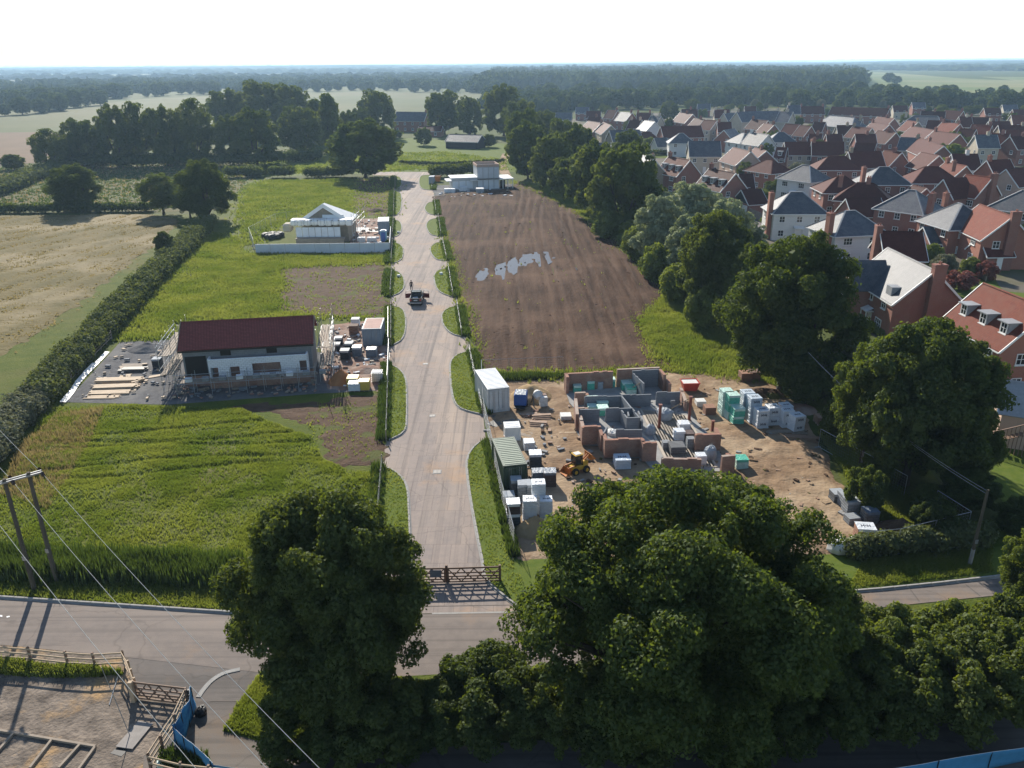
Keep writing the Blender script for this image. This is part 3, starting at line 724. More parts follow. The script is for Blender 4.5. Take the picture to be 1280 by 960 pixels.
tufts('grass', px([(370, 510), (484, 500), (476, 570), (425, 570), (395, 552)]), 350, 0.25, 0.11, 'blade', 26, clump=0.97, soft=0.5)
tufts('grass', px([(440, 225), (492, 222), (490, 272), (430, 270)]), 1500, 0.4, 0.26, 'blade', 27, clump=0.9, soft=2)
tufts('grass', far_meadow, 15000, 0.45, 0.26, 'blade', 6, clump=0.7, soft=1.5)
tufts('grass', px([(262, 290), (300, 300), (300, 322), (215, 375), (160, 425), (145, 425), (205, 350)]), 7000, 0.35, 0.2, 'blade', 28, clump=0.6, soft=1.0)
tufts('grass', px([(300, 200), (470, 192), (560, 190), (630, 200), (640, 212), (540, 212), (300, 220)]), 9000, 0.4, 0.4, 'blade', 29, clump=0.7, soft=1.5)
tufts('grass', px([(806, 402), (838, 368), (870, 400), (945, 440), (985, 480), (850, 466), (830, 440)]), 14000, 0.5, 0.14, 'blade', 7, clump=0.75, soft=0.8)
tufts('grass', px([(672, 232), (700, 232), (790, 300), (850, 360), (838, 366), (775, 302), (720, 262)]), 9000, 0.4, 0.2, 'blade', 8, clump=0.6, soft=1.0)
tufts('grass', px([(1022, 540), (1060, 560), (1130, 620), (1195, 660), (1120, 680), (1100, 650), (1060, 600)]), 9000, 0.4, 0.1, 'blade', 9, clump=0.5)
tufts('grass', px([(1080, 700), (1240, 682), (1240, 716), (1100, 732), (1060, 736)]), 6000, 0.2, 0.08, 'blade', 10, z0=0.02)
tufts('grass', px([(326, 842), (350, 843), (430, 890), (430, 930), (348, 930), (281, 912), (301, 876)]), 6500, 0.25, 0.09, 'blade', 11, z0=0.03)
tufts('dry_grass', px(hay_px), 9000, 0.16, 0.3, 'blade_dry', 12, clump=0.98, z0=0.12, soft=1.0)
tufts('dry_grass', px([(-150, 226), (40, 206), (110, 202), (330, 207), (300, 232), (270, 258), (190, 262), (-150, 264)]), 2500, 0.4, 0.4, 'blade_dry', 13, clump=0.9, soft=2)
tufts('grass', px([(-150, 226), (40, 206), (110, 202), (330, 207), (300, 232), (270, 258), (190, 262), (-150, 264)]), 7000, 0.4, 0.45, 'blade_dark', 15, clump=0.6, soft=2)
tufts('weeds', [(p[0], p[1]) for p in px(soil_px)], 160, 0.35, 0.22, 'blade', 14, clump=1.0, z0=0.1)
for k_, e_ in enumerate(([(604, 466), (712, 468), (828, 460), (830, 466), (712, 474), (604, 472)], [(800, 404), (836, 366), (844, 368), (812, 404), (834, 460), (826, 460)], [(640, 226), (672, 234), (720, 260), (776, 300), (838, 364), (834, 368), (770, 304), (712, 262), (660, 238)], [(553, 290), (566, 340), (586, 405), (604, 466), (608, 464), (592, 405), (572, 340), (558, 290)])):
    tufts('grass', px(e_), (1500, 1500, 2200, 1200)[k_], 0.4, 0.16, 'blade', 130 + k_, soft=0.8)
# ================================================================ TREES AND HEDGES
def leaves(name, lobes, n, size, mat, seed, zmin=0.3, shell=(0.72, 1.06), up=0.25, squash=0.85, core=0.66, var=0.6, sub=0, loose=0.0):
    rg = np.random.default_rng(seed)
    L0 = np.array(lobes, float)
    L = L0
    if sub:
        S = []
        for (x, y, z, r) in L0:
            for _ in range(sub):
                q = rg.normal(size=3); q[2] += 0.35; q /= np.linalg.norm(q)
                k_ = rg.uniform(0.26, 0.52) if loose else rg.uniform(0.34, 0.52)
                if loose: q = q * rg.uniform(0.7, 1.12)
                S.append((x + q[0] * r * (1.02 - k_ * 0.55), y + q[1] * r * (1.02 - k_ * 0.55), z + q[2] * r * squash * (1.02 - k_ * 0.55), r * k_))
        L = np.array(S)
    p = L[:, 3] ** 2; p /= p.sum()
    k = rg.choice(len(L), n, p=p)
    d = rg.normal(size=(n, 3)); d[:, 2] += up; d /= np.linalg.norm(d, axis=1)[:, None]
    r = shell[0] + (shell[1] - shell[0]) * np.sqrt(rg.random(n))
    stray = rg.random(n) < 0.10
    r = np.where(stray, r * (1.08 + 0.22 * rg.random(n)), r)
    c = L[k, :3] + d * (L[k, 3] * r)[:, None] * np.array([1, 1, squash])
    keep = c[:, 2] > zmin
    c = c[keep]; d = d[keep]; n = len(c)
    nn = d + np.array([0, 0, 0.25]) + 0.6 * rg.normal(size=(n, 3)); nn /= np.linalg.norm(nn, axis=1)[:, None]
    t = np.cross(nn, rg.normal(size=(n, 3))); t /= np.linalg.norm(t, axis=1)[:, None] + 1e-9
    b = np.cross(nn, t)
    s = size * (1 - var / 2 + var * rg.random(n))[:, None]
    fold = nn * s * 0.16
    V = np.stack([c - t * s * 0.55, c + b * s * 0.34 + fold, c + t * s * 0.55, c - b * s * 0.34 + fold], 1).reshape(-1, 3)
    if core:  # hidden shells added inside the lobes to stop light leaking through
        C = []
        for (x, y, z, rr) in L0:
            q = rr * core
            for a in range(6):
                for e in range(-1, 2):
                    a0, a1 = a * math.pi / 3, (a + 1) * math.pi / 3
                    e0, e1 = (e - 0.5) * math.pi / 3, (e + 0.5) * math.pi / 3
                    for (aa, ee) in ((a0, e0), (a1, e0), (a1, e1), (a0, e1)):
                        C.append((x + q * math.cos(aa) * math.cos(ee), y + q * math.sin(aa) * math.cos(ee), max(zmin, z + q * squash * math.sin(ee))))
        V = np.vstack([V, np.array(C)])
    return quads_mesh(name, V, mat)
def crown_lobes(seed, H, Rr, h0, nl, lr=(0.26, 0.40), shape='oval', lift=0.0, rough=None):
    rg = random.Random(seed)
    out = []
    zc, zr = (H + h0) / 2 + lift, (H - h0) / 2
    out.append((0, 0, zc, Rr * 0.55))
    for i in range(nl):
        zz = 1 - 2 * (i + 0.5) / nl
        zz = max(-0.98, min(0.98, zz + rg.uniform(-0.08, 0.08)))
        a = i * 2.39996 + rg.uniform(-0.35, 0.35)
        rad = math.sqrt(max(0, 1 - zz * zz))
        if shape == 'cone': rad *= 0.55 + 0.45 * (1 - zz) / 2 * 1.4
        if shape == 'dome' and zz < 0: rad = min(1.0, rad * 1.25)
        if shape == 'flat': rad *= 1.05
        lrad = Rr * rg.uniform(*lr)
        k = rg.uniform(0.82, 1.08)
        rr = (Rr - lrad * 0.75) * rad * (k if not rough else rg.uniform(*rough))
        z = zc + zz * (zr - lrad * 0.6) * rg.uniform(0.9, 1.06)
        out.append((rr * math.cos(a), rr * math.sin(a), max(z, h0 * 0.7 + lrad * 0.5), lrad))
    return out
def trunk(name, lobes, r, h0, seed, nlimb=7):
    rg = random.Random(seed)
    mb = MB()
    top = (0.05, 0.05, h0 * 1.3)
    mb.tube((0, 0, -0.1), (0.02, 0, h0 * 0.35), r * 1.5, r, 9)
    mb.tube((0.02, 0, h0 * 0.35), top, r, r * 0.75, 9)
    L = sorted(lobes, key=lambda q: q[2])
    for q in rg.sample(L, min(nlimb, len(L))):
        mid = Vector(top).lerp(Vector(q[:3]), 0.5) + Vector((0, 0, -0.3))
        mb.tube(top, mid, r * 0.5, r * 0.33, 6)
        mb.tube(mid, q[:3], r * 0.33, r * 0.1, 5)
        for _ in range(2):
            e = Vector(q[:3]) + Vector((rg.uniform(-1, 1), rg.uniform(-1, 1), rg.uniform(0, 1))) * q[3] * 0.9
            mb.tube(mid, e, r * 0.2, r * 0.05, 4)
    return mb.mesh(name, M['bark'])
VAR = {}
def variant(key, H, Rr, h0, nl, n, size, mat, seed, tr=0.35, **kw):
    ck = {k: kw.pop(k) for k in ('lr', 'shape', 'lift', 'rough') if k in kw}
    lb = crown_lobes(seed, H, Rr, h0, nl, **ck)
    VAR[key] = (leaves('crown', lb, n, size, M[mat], seed, zmin=h0 * 0.6, **kw), trunk('trunk', lb, tr, h0, seed), H, Rr)
variant('oak_near', 13.5, 5.6, 2.0, 60, 165000, 0.20, 'leaf_dark', 11, tr=0.42, lr=(0.15, 0.36), shape='dome', sub=11, core=0, rough=(0.62, 1.14), shell=(0.40, 1.15), loose=1.0)
variant('oak_wide', 15.0, 9.2, 2.0, 92, 250000, 0.215, 'leaf_mid', 5, tr=0.55, lr=(0.11, 0.27), shape='dome', sub=11, core=0, rough=(0.66, 1.12), shell=(0.40, 1.15), loose=1.0)
variant('bush_near', 4.2, 3.2, 0.3, 26, 34000, 0.185, 'leaf_dark', 13, tr=0.12, lr=(0.22, 0.36), shape='dome', sub=8, core=0.36, shell=(0.45, 1.12), loose=1.0)
variant('bush_near_mid', 4.2, 3.2, 0.3, 26, 34000, 0.185, 'leaf_mid', 14, tr=0.12, lr=(0.22, 0.36), shape='dome', sub=8, core=0.36, shell=(0.45, 1.12), loose=1.0)
variant('oak_a', 14, 6.5, 1.6, 46, 80000, 0.27, 'leaf_dark', 15, tr=0.4, lr=(0.18, 0.33), shape='dome', sub=9, core=0.4, rough=(0.70, 1.14), shell=(0.5, 1.12), loose=1.0)
variant('oak_b', 14, 6.5, 1.2, 42, 76000, 0.27, 'leaf_dark', 16, tr=0.4, lr=(0.20, 0.36), shape='dome', sub=9, core=0.4, rough=(0.72, 1.12), shell=(0.5, 1.12), loose=1.0)
variant('ash', 14, 6.0, 2.0, 40, 42000, 0.28, 'leaf_mid', 17, tr=0.35, lr=(0.20, 0.32), sub=7, core=0.5)
variant('willow', 11, 4.6, 0.4, 30, 24000, 0.34, 'leaf_silver', 18, tr=0.3, lr=(0.22, 0.40), shape='dome', sub=7, core=0.5)
variant('bright_bush', 5, 3.2, 0.2, 20, 6500, 0.40, 'leaf_light', 19, tr=0.12, lr=(0.25, 0.4), shape='dome')
variant('grey_bush', 5, 3.2, 0.2, 20, 6500, 0.36, 'leaf_grey', 20, tr=0.12, lr=(0.25, 0.4), shape='dome')
variant('red_bush', 3, 1.8, 0.1, 14, 2500, 0.26, 'leaf_red', 21, tr=0.08, lr=(0.25, 0.4), shape='dome')
variant('round_a', 15, 7.5, 0.8, 34, 16000, 0.62, 'leaf_field', 22, tr=0.4, lr=(0.20, 0.34), shape='dome', sub=7, core=0.5)
variant('round_b', 15, 6.8, 0.8, 30, 15000, 0.62, 'leaf_field', 23, tr=0.4, lr=(0.22, 0.36), shape='dome', sub=7, core=0.5)
variant('loose', 15, 6.8, 1.4, 34, 11000, 0.56, 'leaf_field', 24, tr=0.35, lr=(0.18, 0.32), core=0.45, sub=7)
variant('cone', 15, 4.0, 0.8, 26, 5000, 0.70, 'leaf_field', 25, tr=0.3, lr=(0.26, 0.42), shape='cone')
variant('far_a', 14, 7.0, 0.6, 22, 1700, 1.5, 'leaf_far', 26, tr=0.4, lr=(0.24, 0.40), shape='dome')
variant('far_b', 14, 6.2, 0.6, 20, 1500, 1.5, 'leaf_far', 27, tr=0.4, lr=(0.24, 0.42))
variant('far_cone', 16, 3.4, 0.6, 18, 1100, 1.3, 'leaf_far', 28, tr=0.3, lr=(0.26, 0.44), shape='cone')
def tree_at(p, key, H, W, label, cat='tree', group=None, name='tree', rz=None):
    cm, tm, h, r = VAR[key]
    t = thing(name, label, cat, (p[0], p[1], 0), random.uniform(0, 6.28) if rz is None else rz, group)
    s = (W / (2 * r), W / (2 * r) * random.uniform(0.95, 1.05), H / h)
    link('crown', cm, t, scale=s)
    link('trunk', tm, t, scale=s)
    return t
CAM_INV = (Matrix.Translation((0, 0, CAM_H)) @ CAM_ROT).inverted()
def tree(u, vb, vt, wpx, key, label, cat='tree', group=None, name='tree', rz=None):
    p = G(u, vb)
    h0f = VAR[key][2]
    lo, hi = 0.3, 45.0
    for _ in range(32):                       # height whose crown outline tops out on row vt
        H = (lo + hi) / 2
        z0 = 0.12 * H; zc = (H + z0) / 2; hz = (H - z0) / 2
        q = CAM_INV @ Vector((p.x, p.y, zc))
        W = wpx * -q.z / F_PX
        dist = math.hypot(p.x, p.y, CAM_H - zc); th = math.asin((CAM_H - zc) / dist)
        ext = math.hypot(hz * math.cos(th), 0.8 * W / 2 * math.sin(th))
        if 480 - F_PX * q.y / -q.z - ext * F_PX / -q.z > vt: lo = H
        else: hi = H
    return tree_at(p, key, H, W, label, cat, group, name, rz)

# ---- the two big trees and the thicket by the lane
tree(428, 880, 615, 240, 'oak_near', 'tall dark oak left of the estate gate, overhanging the lane', name='oak_tree', rz=0.6)
tree(838, 892, 590, 388, 'oak_wide', 'huge spreading oak right of the estate gate, biggest tree in view', name='oak_tree', rz=2.2)
tree(1005, 850, 712, 105, 'oak_a', 'shorter oak growing out of the right flank of the huge oak', name='oak_tree')
for u, vb, vt, w, k, l in (
        (612, 905, 812, 150, 'bush_near', 'dark rounded bush between the two big oaks, facing the gate'),
        (688, 915, 838, 120, 'bush_near_mid', 'bush under the left edge of the huge oak'),
        (540, 925, 850, 120, 'bush_near', 'bush against the foot of the tall dark oak'),
        (470, 935, 842, 150, 'bush_near', 'low bush in the shade below the tall dark oak'),
        (400, 932, 850, 140, 'bush_near', 'shaded bush on the left foot of the tall dark oak'),
        (780, 930, 835, 170, 'bush_near', 'deeply shaded bush under the middle of the huge oak'),
        (900, 925, 838, 170, 'bush_near_mid', 'shaded bush below the right half of the huge oak'),
        (1010, 915, 815, 150, 'bush_near', 'dark bush at the right foot of the huge oak'),
        (1120, 862, 764, 150, 'bush_near_mid', 'sunlit bush on the near side of the lane right of the oaks'),
        (1200, 850, 757, 120, 'bush_near_mid', 'bush on the near side of the lane where the tarmac curves off'),
        (1262, 846, 750, 120, 'bush_near', 'bush at the right edge beside the lane'),
        (1105, 905, 805, 150, 'bush_near', 'dark bush in front of the sunlit lane bushes'),
        (1200, 898, 795, 150, 'bush_near', 'dark bush above the blue netting at right'),
        (1275, 885, 780, 120, 'bush_near', 'dark bush in the lower right corner'),
        (1275, 775, 660, 80, 'ash', 'leafy young tree at the right edge beyond the lane')):
    tree(u, vb, vt, w, k, l, 'bush' if 'tree' not in l else 'tree', name='bush' if 'tree' not in l else 'young_tree')

# ---- right side of the site
for u, vb, vt, w, k, l in (
        (1130, 605, 404, 178, 'oak_a', 'big dark tree standing before the dormered red house'),
        (1200, 610, 505, 80, 'oak_b', 'dark tree in the shade beside the timber steps'),
        (1075, 585, 432, 100, 'ash', 'paler tree in blossom on the left flank of the big dark tree'),
        (1135, 592, 520, 85, 'oak_b', 'dark undergrowth tree behind the leaning fence panel'),
        (1205, 636, 585, 70, 'oak_a', 'dark tree around the wooden telegraph pole'),
        (1272, 668, 622, 70, 'oak_b', 'dark tree at the right edge beside the garden lawn'),
        (977, 488, 296, 176, 'oak_b', 'massive round dark tree behind the wrapped block stacks'),
        (1050, 478, 395, 55, 'ash', 'small tree between the massive round tree and the slate roofed house'),
        (888, 398, 268, 98, 'oak_a', 'dark tree beyond the massive round tree, next to the willows'),
        (935, 420, 310, 90, 'oak_b', 'dark tree tucked behind the massive round tree'),
        (822, 332, 246, 62, 'willow', 'silvery willow nearest the dark pair of trees'),
        (858, 352, 270, 62, 'willow', 'lowest silvery willow in front of the others'),
        (862, 318, 230, 78, 'willow', 'tallest silvery willow below the dormered houses'),
        (902, 340, 252, 66, 'willow', 'silvery willow right of the tallest one'),
        (925, 330, 272, 60, 'willow', 'silvery willow at the bend of the estate street'),
        (838, 300, 240, 66, 'willow', 'silvery willow behind the front row of willows'),
        (778, 292, 182, 98, 'round_a', 'large dark round tree left of the willows'),
        (742, 268, 180, 76, 'round_b', 'large green tree joined to the dark round tree'),
        (712, 250, 196, 50, 'round_b', 'smaller tree in front of the pair at the plot edge'),
        (690, 238, 168, 60, 'round_a', 'dark tree by the plot edge beyond the ploughed soil'),
        (660, 224, 154, 52, 'round_b', 'pale green tree beside the flat roofed new house'),
        (655, 205, 138, 50, 'round_a', 'dark tree behind the pale green one by the track'),
        (722, 232, 158, 46, 'round_b', 'tree between the plot edge and the first estate roofs'),
        (784, 210, 164, 42, 'round_b', 'round tree before the dark slate estate house')):
    tree(u, vb, vt, w, k, l, name='tree' if 'willow' not in l else 'willow_tree')
for i, (u, vb, vt, w, k, l) in enumerate((
        (800, 322, 282, 46, 'bright_bush', 'bright bush at the far end of the ploughed plot edge'),
        (822, 350, 306, 50, 'bright_bush', 'bright bush second along the ploughed plot edge'),
        (848, 378, 330, 52, 'bright_bush', 'bright bush third along the ploughed plot edge'),
        (790, 305, 276, 36, 'bright_bush', 'small bright bush by the dark round tree'),
        (880, 410, 360, 50, 'bright_bush', 'bright bush below the dark tree next to the willows'),
        (1045, 500, 425, 60, 'grey_bush', 'grey green blossoming bush on the tree line'),
        (1078, 640, 585, 50, 'bush_near_mid', 'rounded bush behind the grey block stacks'),
        (1092, 606, 572, 44, 'bush_near_mid', 'bush inside the wire fence right of the site'),
        (1158, 636, 606, 40, 'bush_near_mid', 'bush beside the white topped fence'),
        (1050, 555, 500, 60, 'bush_near', 'bush behind the stacked brown pallets'),
        (1165, 668, 625, 60, 'bush_near', 'bush at the corner of the wire fence'),
        (1008, 505, 455, 70, 'bush_near', 'dark bush behind the leaning fence panel'),
        (760, 298, 262, 40, 'bright_bush', 'bush at the foot of the large dark round tree'),
        (970, 345, 305, 44, 'bright_bush', 'bright shrub by the estate street before the white houses'),
        (1005, 318, 296, 36, 'bright_bush', 'shrub below the first white house'))):
    tree(u, vb, vt, w, k, l, 'bush', name='bush')

# ---- trees of the fields on the left
for u, vb, vt, w, k, l in (
        (98, 263, 207, 66, 'oak_b', 'dark spreading field oak alone on the low hedge'),
        (262, 276, 202, 68, 'oak_b', 'dark oak at the top of the long field hedge'),
        (205, 268, 218, 52, 'ash', 'pale green tree left of the dark oak on the hedge'),
        (238, 272, 232, 40, 'ash', 'smaller pale tree pressed against the dark hedge oak'),
        (208, 322, 290, 25, 'oak_a', 'small dark tree growing out of the long field hedge'),
        (457, 222, 152, 84, 'round_b', 'lone broad oak beside the end of the estate road'),
        (66, 213, 163, 46, 'loose', 'pale thin crowned tree at the left field edge'),
        (106, 208, 150, 46, 'round_a', 'dark tree next to the pale thin one'),
        (150, 208, 134, 50, 'round_b', 'green tree third from the left in the field row'),
        (178, 207, 131, 48, 'loose', 'pale tall tree in the left half of the field row'),
        (210, 207, 134, 40, 'round_a', 'dark tree left of centre in the field row'),
        (249, 206, 127, 54, 'loose', 'tall grey green tree at the centre of the field row'),
        (292, 206, 146, 44, 'round_b', 'green tree right of centre in the field row'),
        (322, 206, 137, 58, 'round_b', 'broad tree with two humps at the right of the field row'),
        (378, 194, 134, 56, 'round_a', 'neat round dark tree at the right end of the field row'),
        (415, 190, 120, 34, 'cone', 'pointed dark tree right of the neat round one'),
        (438, 186, 140, 36, 'round_b', 'small tree behind the lone broad oak'),
        (398, 180, 126, 34, 'cone', 'second pointed dark tree behind the neat round one'),
        (290, 172, 113, 52, 'round_a', 'left tree of the tall dark clump behind the field row'),
        (330, 172, 103, 62, 'round_a', 'highest tree of the tall dark clump behind the field row'),
        (366, 172, 107, 52, 'round_a', 'right tree of the tall dark clump behind the field row'),
        (120, 205, 160, 36, 'round_a', 'low dark tree in the gap of the field row'),
        (228, 202, 152, 40, 'round_a', 'shaded tree low in the middle of the field row'),
        (472, 172, 114, 48, 'round_a', 'dark tree left of the far farmhouse'),
        (452, 178, 136, 34, 'round_b', 'pale tree in front of the dark farmhouse tree'),
        (556, 168, 115, 50, 'round_a', 'dark tree right of the far farmhouse'),
        (587, 172, 122, 34, 'round_a', 'rounded dark tree behind the barn'),
        (630, 170, 108, 56, 'round_b', 'tall bushy tree at the head of the track'),
        (650, 178, 126, 44, 'round_a', 'dark tree beside the tall bushy one'),
        (680, 190, 140, 46, 'round_b', 'round tree left of the first estate roofs'),
        (700, 205, 150, 44, 'round_a', 'dark tree in front of the first estate roofs'),
        (611, 184, 168, 18, 'round_b', 'clipped round tree right of the barn'),
        (572, 184, 167, 15, 'round_b', 'clipped round tree left of the barn'),
        (530, 182, 160, 22, 'round_b', 'small tree in the farmhouse garden'),
        (18, 212, 193, 28, 'round_a', 'dark bushy tree at the left edge of the pasture'),
        (82, 205, 178, 20, 'round_a', 'small bush tree between the two left field trees'),
        (344, 216, 204, 34, 'round_b', 'squat bush in the gap of the paddock hedge')):
    tree(u, vb, vt, w, k, l, name='field_tree')

def hedge(pts, width, h, n, size, mat, label, seed, core_mat=None, group=None, wob=0.35):
    rg = random.Random(seed)
    line = smooth_line([G(*q) for q in pts], 8)
    cum = [0.0]
    for a, b_ in zip(line[:-1], line[1:]): cum.append(cum[-1] + (b_ - a).length)
    lobes = []
    s = 0.0
    while s < cum[-1]:
        for i in range(len(cum) - 1):
            if cum[i + 1] >= s: break
        t = (s - cum[i]) / max(1e-6, cum[i + 1] - cum[i])
        p = line[i].lerp(line[i + 1], t); d = (line[i + 1] - line[i]).normalized()
        nrm = Vector((-d.y, d.x, 0))
        r = min(width, h * 1.5) * rg.uniform(0.36, 0.52)
        for off in ((-0.27, 0.27) if width > 2 else (0,)):
            q = p + nrm * (width * (off + rg.uniform(-0.1, 0.1)))
            lobes.append((q.x, q.y, h * rg.uniform(0.42, 0.62) + rg.uniform(0, wob) , r))
        s += r * rg.uniform(0.7, 1.0)
    o0 = line[0]
    lobes = [(a - o0.x, b_ - o0.y, c, r) for a, b_, c, r in lobes]
    t = thing('hedge', label, 'hedge', (o0.x, o0.y, 0), 0, group)
    link('foliage', leaves('foliage', lobes, n, size, M[mat], seed, zmin=0.05, core=0.74), t)
    st = MB()
    for (a, b_, c, r) in lobes[::3]: st.tube((a, b_, -0.05), (a + rg.uniform(-.2, .2), b_, c), 0.05, 0.03, 4)
    prop(st.obj('stem', M['bark'], t), kind='stuff')
    return t
hedge([(-30, 600), (20, 535), (48, 506)], 2.72, 1.9999999999999998, 9000, 0.30, 'leaf_grey', 'grey green lower end of the field hedge at the left edge', 31)
hedge([(44, 510), (80, 470), (118, 428), (150, 396)], 2.8560000000000003, 2.1, 15000, 0.30, 'leaf_hedge', 'thick field hedge alongside the gravel yard', 32)
hedge([(150, 396), (185, 358), (215, 328), (240, 304), (262, 282)], 3.128, 2.2, 15000, 0.40, 'leaf_hedge', 'upper length of the field hedge up to the dark oak', 33)
hedge([(-80, 267), (60, 266), (130, 265), (192, 264)], 2.4, 2.0, 6000, 0.55, 'leaf_dark', 'low dark hedge across the hay field under the field oak', 34)
hedge([(-60, 262), (0, 242), (40, 226), (80, 212), (112, 206)], 5.0, 3.2, 7000, 0.60, 'leaf_hedge', 'hedge slanting up the left pasture to the field row', 35)
hedge([(286, 222), (328, 221)], 3.5, 3.4, 2600, 0.6, 'leaf_dark', 'dark clipped hedge block at the left of the paddock gap', 36)
hedge([(342, 222), (366, 222)], 3.0, 3.6, 1800, 0.6, 'leaf_dark', 'short dark hedge block in the paddock gap', 37)
hedge([(384, 222), (434, 221)], 3.0, 3.0, 2600, 0.6, 'leaf_dark', 'dark hedge right of the paddock gap near the lone oak', 38)
hedge([(541, 222), (560, 221), (597, 219)], 3.5, 4.0, 3600, 0.6, 'leaf_dark', 'dark hedge behind the flat roofed new house', 39)
hedge([(370, 176), (460, 174), (500, 172)], 4, 3, 2200, 0.9, 'leaf_dark', 'garden hedge below the far farmhouse', 40)
hedge([(500, 205), (560, 207), (630, 203)], 1.2, 1.2, 2200, 0.5, 'leaf_hedge', 'thin new hedge line across the bright paddock', 41)
hedge([(1068, 694), (1120, 690), (1180, 684), (1240, 676)], 2.0, 1.3, 9000, 0.26, 'leaf_hedge', 'hedge between the site corner and the lane verge', 42)
hedge([(786, 195), (820, 194), (860, 193)], 2.2, 1.8, 2200, 0.5, 'leaf_dark', 'clipped garden hedge before the cream estate house', 43)
hedge([(952, 278), (975, 286), (1000, 288), (1030, 290)], 1.6, 0.9, 3000, 0.25, 'leaf_light', 'low bright hedge in front of the first white house', 44)
hedge([(1205, 500), (1240, 488), (1282, 478), (1330, 470)], 2.4, 1.7, 5000, 0.26, 'leaf_hedge', 'yellow green garden hedge under the dormered red house', 45)
hedge([(1088, 415), (1110, 424), (1145, 432)], 1.4, 1.0, 2500, 0.24, 'leaf_light', 'low box hedge before the slate roofed brick house', 46)
hedge([(70, 210), (160, 209), (250, 208), (330, 207), (400, 200)], 5.0, 4.5, 7000, 0.7, 'leaf_dark', 'dark undergrowth below the trees of the field row', 47)
# dark weeds along the plot fences, one row per plot edge
for i, (kp, _) in enumerate(LV):
    a, b_ = kp[0], kp[-1]
    if i == 0: b_ = (468, 700)
    A, B = G(*a), G(*b_)
    d = 0.9 if i < 3 else 1.2
    tufts('weeds', [(A.x - d, A.y), (A.x + 0.25, A.y), (B.x + 0.25, B.y), (B.x - d, B.y)], int(max(200, (A - B).length * (60 if i < 3 else 25))), 0.6, 0.16 if i < 3 else 0.3, 'blade_dark', 60 + i, z0=0.0)
for i, (kp, _) in enumerate(RV):
    a, b_ = kp[0], kp[-1]
    if i == 0: a, b_ = (606, 552), (640, 696)
    A, B = G(*a), G(*b_)
    d = 1.1 if i else 0.5
    tufts('weeds', [(A.x - 0.25, A.y), (A.x + d, A.y), (B.x + d, B.y), (B.x - 0.25, B.y)], int(max(200, (A - B).length * (60 if i < 3 else 25))), 0.6, 0.16 if i < 3 else 0.3, 'blade_dark', 80 + i, z0=0.0)
tufts('weeds', px([(604, 470), (700, 470), (712, 474), (604, 478)]), 2200, 0.5, 0.16, 'blade_dark', 99)

# ---- belts of trees in the middle distance, each tree its own
def belt(pts, n, spread, hrange, keys, label, group, seed):
    rg = random.Random(seed)
    line = [G(*q) for q in pts]
    done = []
    for i in range(n):
        t = (i + rg.uniform(-0.35, 0.35)) / max(1, n - 1) * (len(line) - 1)
        t = max(0, min(len(line) - 1.001, t)); k = int(t)
        p = line[k].lerp(line[k + 1], t - k)
        p = p + Vector((rg.uniform(-6, 6), rg.uniform(-spread, spread), 0))
        H = rg.uniform(*hrange)
        key = rg.choice(keys)
        t_ = tree_at(p, key, H, H * (rg.uniform(0.85, 1.25) if 'cone' not in key else rg.uniform(0.4, 0.55)), label, 'tree', group, 'far_tree')
        done.append((p.x / p.y, H, t_))
    done.sort(key=lambda q: q[0])
    for i, (_, H, t_) in enumerate(done):
        o = '%d%s' % (i + 1, 'th' if 10 <= (i + 1) % 100 <= 20 else {1: 'st', 2: 'nd', 3: 'rd'}.get((i + 1) % 10, 'th'))
        sz = 'low' if H < hrange[0] + (hrange[1] - hrange[0]) * 0.33 else 'tall' if H > hrange[0] + (hrange[1] - hrange[0]) * 0.67 else 'middling'
        t_['label'] = f'{sz} {label}, {o} from the left'
fk = ['far_a', 'far_b', 'far_a', 'far_b', 'far_a']
belt([(-40, 150), (60, 140), (120, 132)], 16, 22, (8, 14), fk, 'rounded tree beyond the left crop field', 'trees beyond the left crop field', 1)
belt([(0, 136), (120, 124), (250, 117), (330, 115)], 34, 45, (9, 16), fk, 'tree in the long belt behind the left crop field', 'trees behind the left crop field', 2)
belt([(330, 116), (450, 113), (560, 115), (640, 117)], 34, 40, (8, 15), fk + ['far_cone'], 'tree in the belt behind the middle crop field', 'trees behind the middle crop field', 3)
belt([(640, 138), (720, 136), (800, 134), (880, 133), (960, 131)], 40, 26, (8, 15), fk, 'tree among the far roofs beyond the left of the estate', 'trees beyond the left of the estate', 4)
belt([(960, 133), (1060, 133), (1160, 135), (1290, 139)], 40, 26, (7, 14), fk, 'tree behind the rear terraces of the estate', 'trees behind the rear terraces', 5)
belt([(640, 122), (760, 124), (900, 122), (1060, 122), (1100, 124)], 34, 40, (9, 15), fk, 'tree between the far village and the great wood', 'trees below the great wood', 6)
belt([(1100, 112), (1160, 117), (1290, 123)], 10, 12, (7, 11), fk, 'hedgerow tree between the pale and green far fields', 'hedgerow trees of the far fields', 7)
belt([(1090, 124), (1180, 128), (1300, 132)], 18, 18, (8, 12), fk, 'tree along the near edge of the far green field', 'trees along the far green field', 8)
for u, v, H in ((808, 98, 0), (800, 106, 15), (1110, 103, 14), (1120, 105, 11), (1180, 122, 11)):
    if H: tree_at(G(u, v), 'far_a', H, H * 1.3, {800: 'tree at the left corner of the great wood', 1110: 'taller of two trees in the far pale field', 1120: 'shorter of two trees in the far pale field', 1180: 'round tree alone in the far green field'}[u], 'tree', None, 'far_tree')

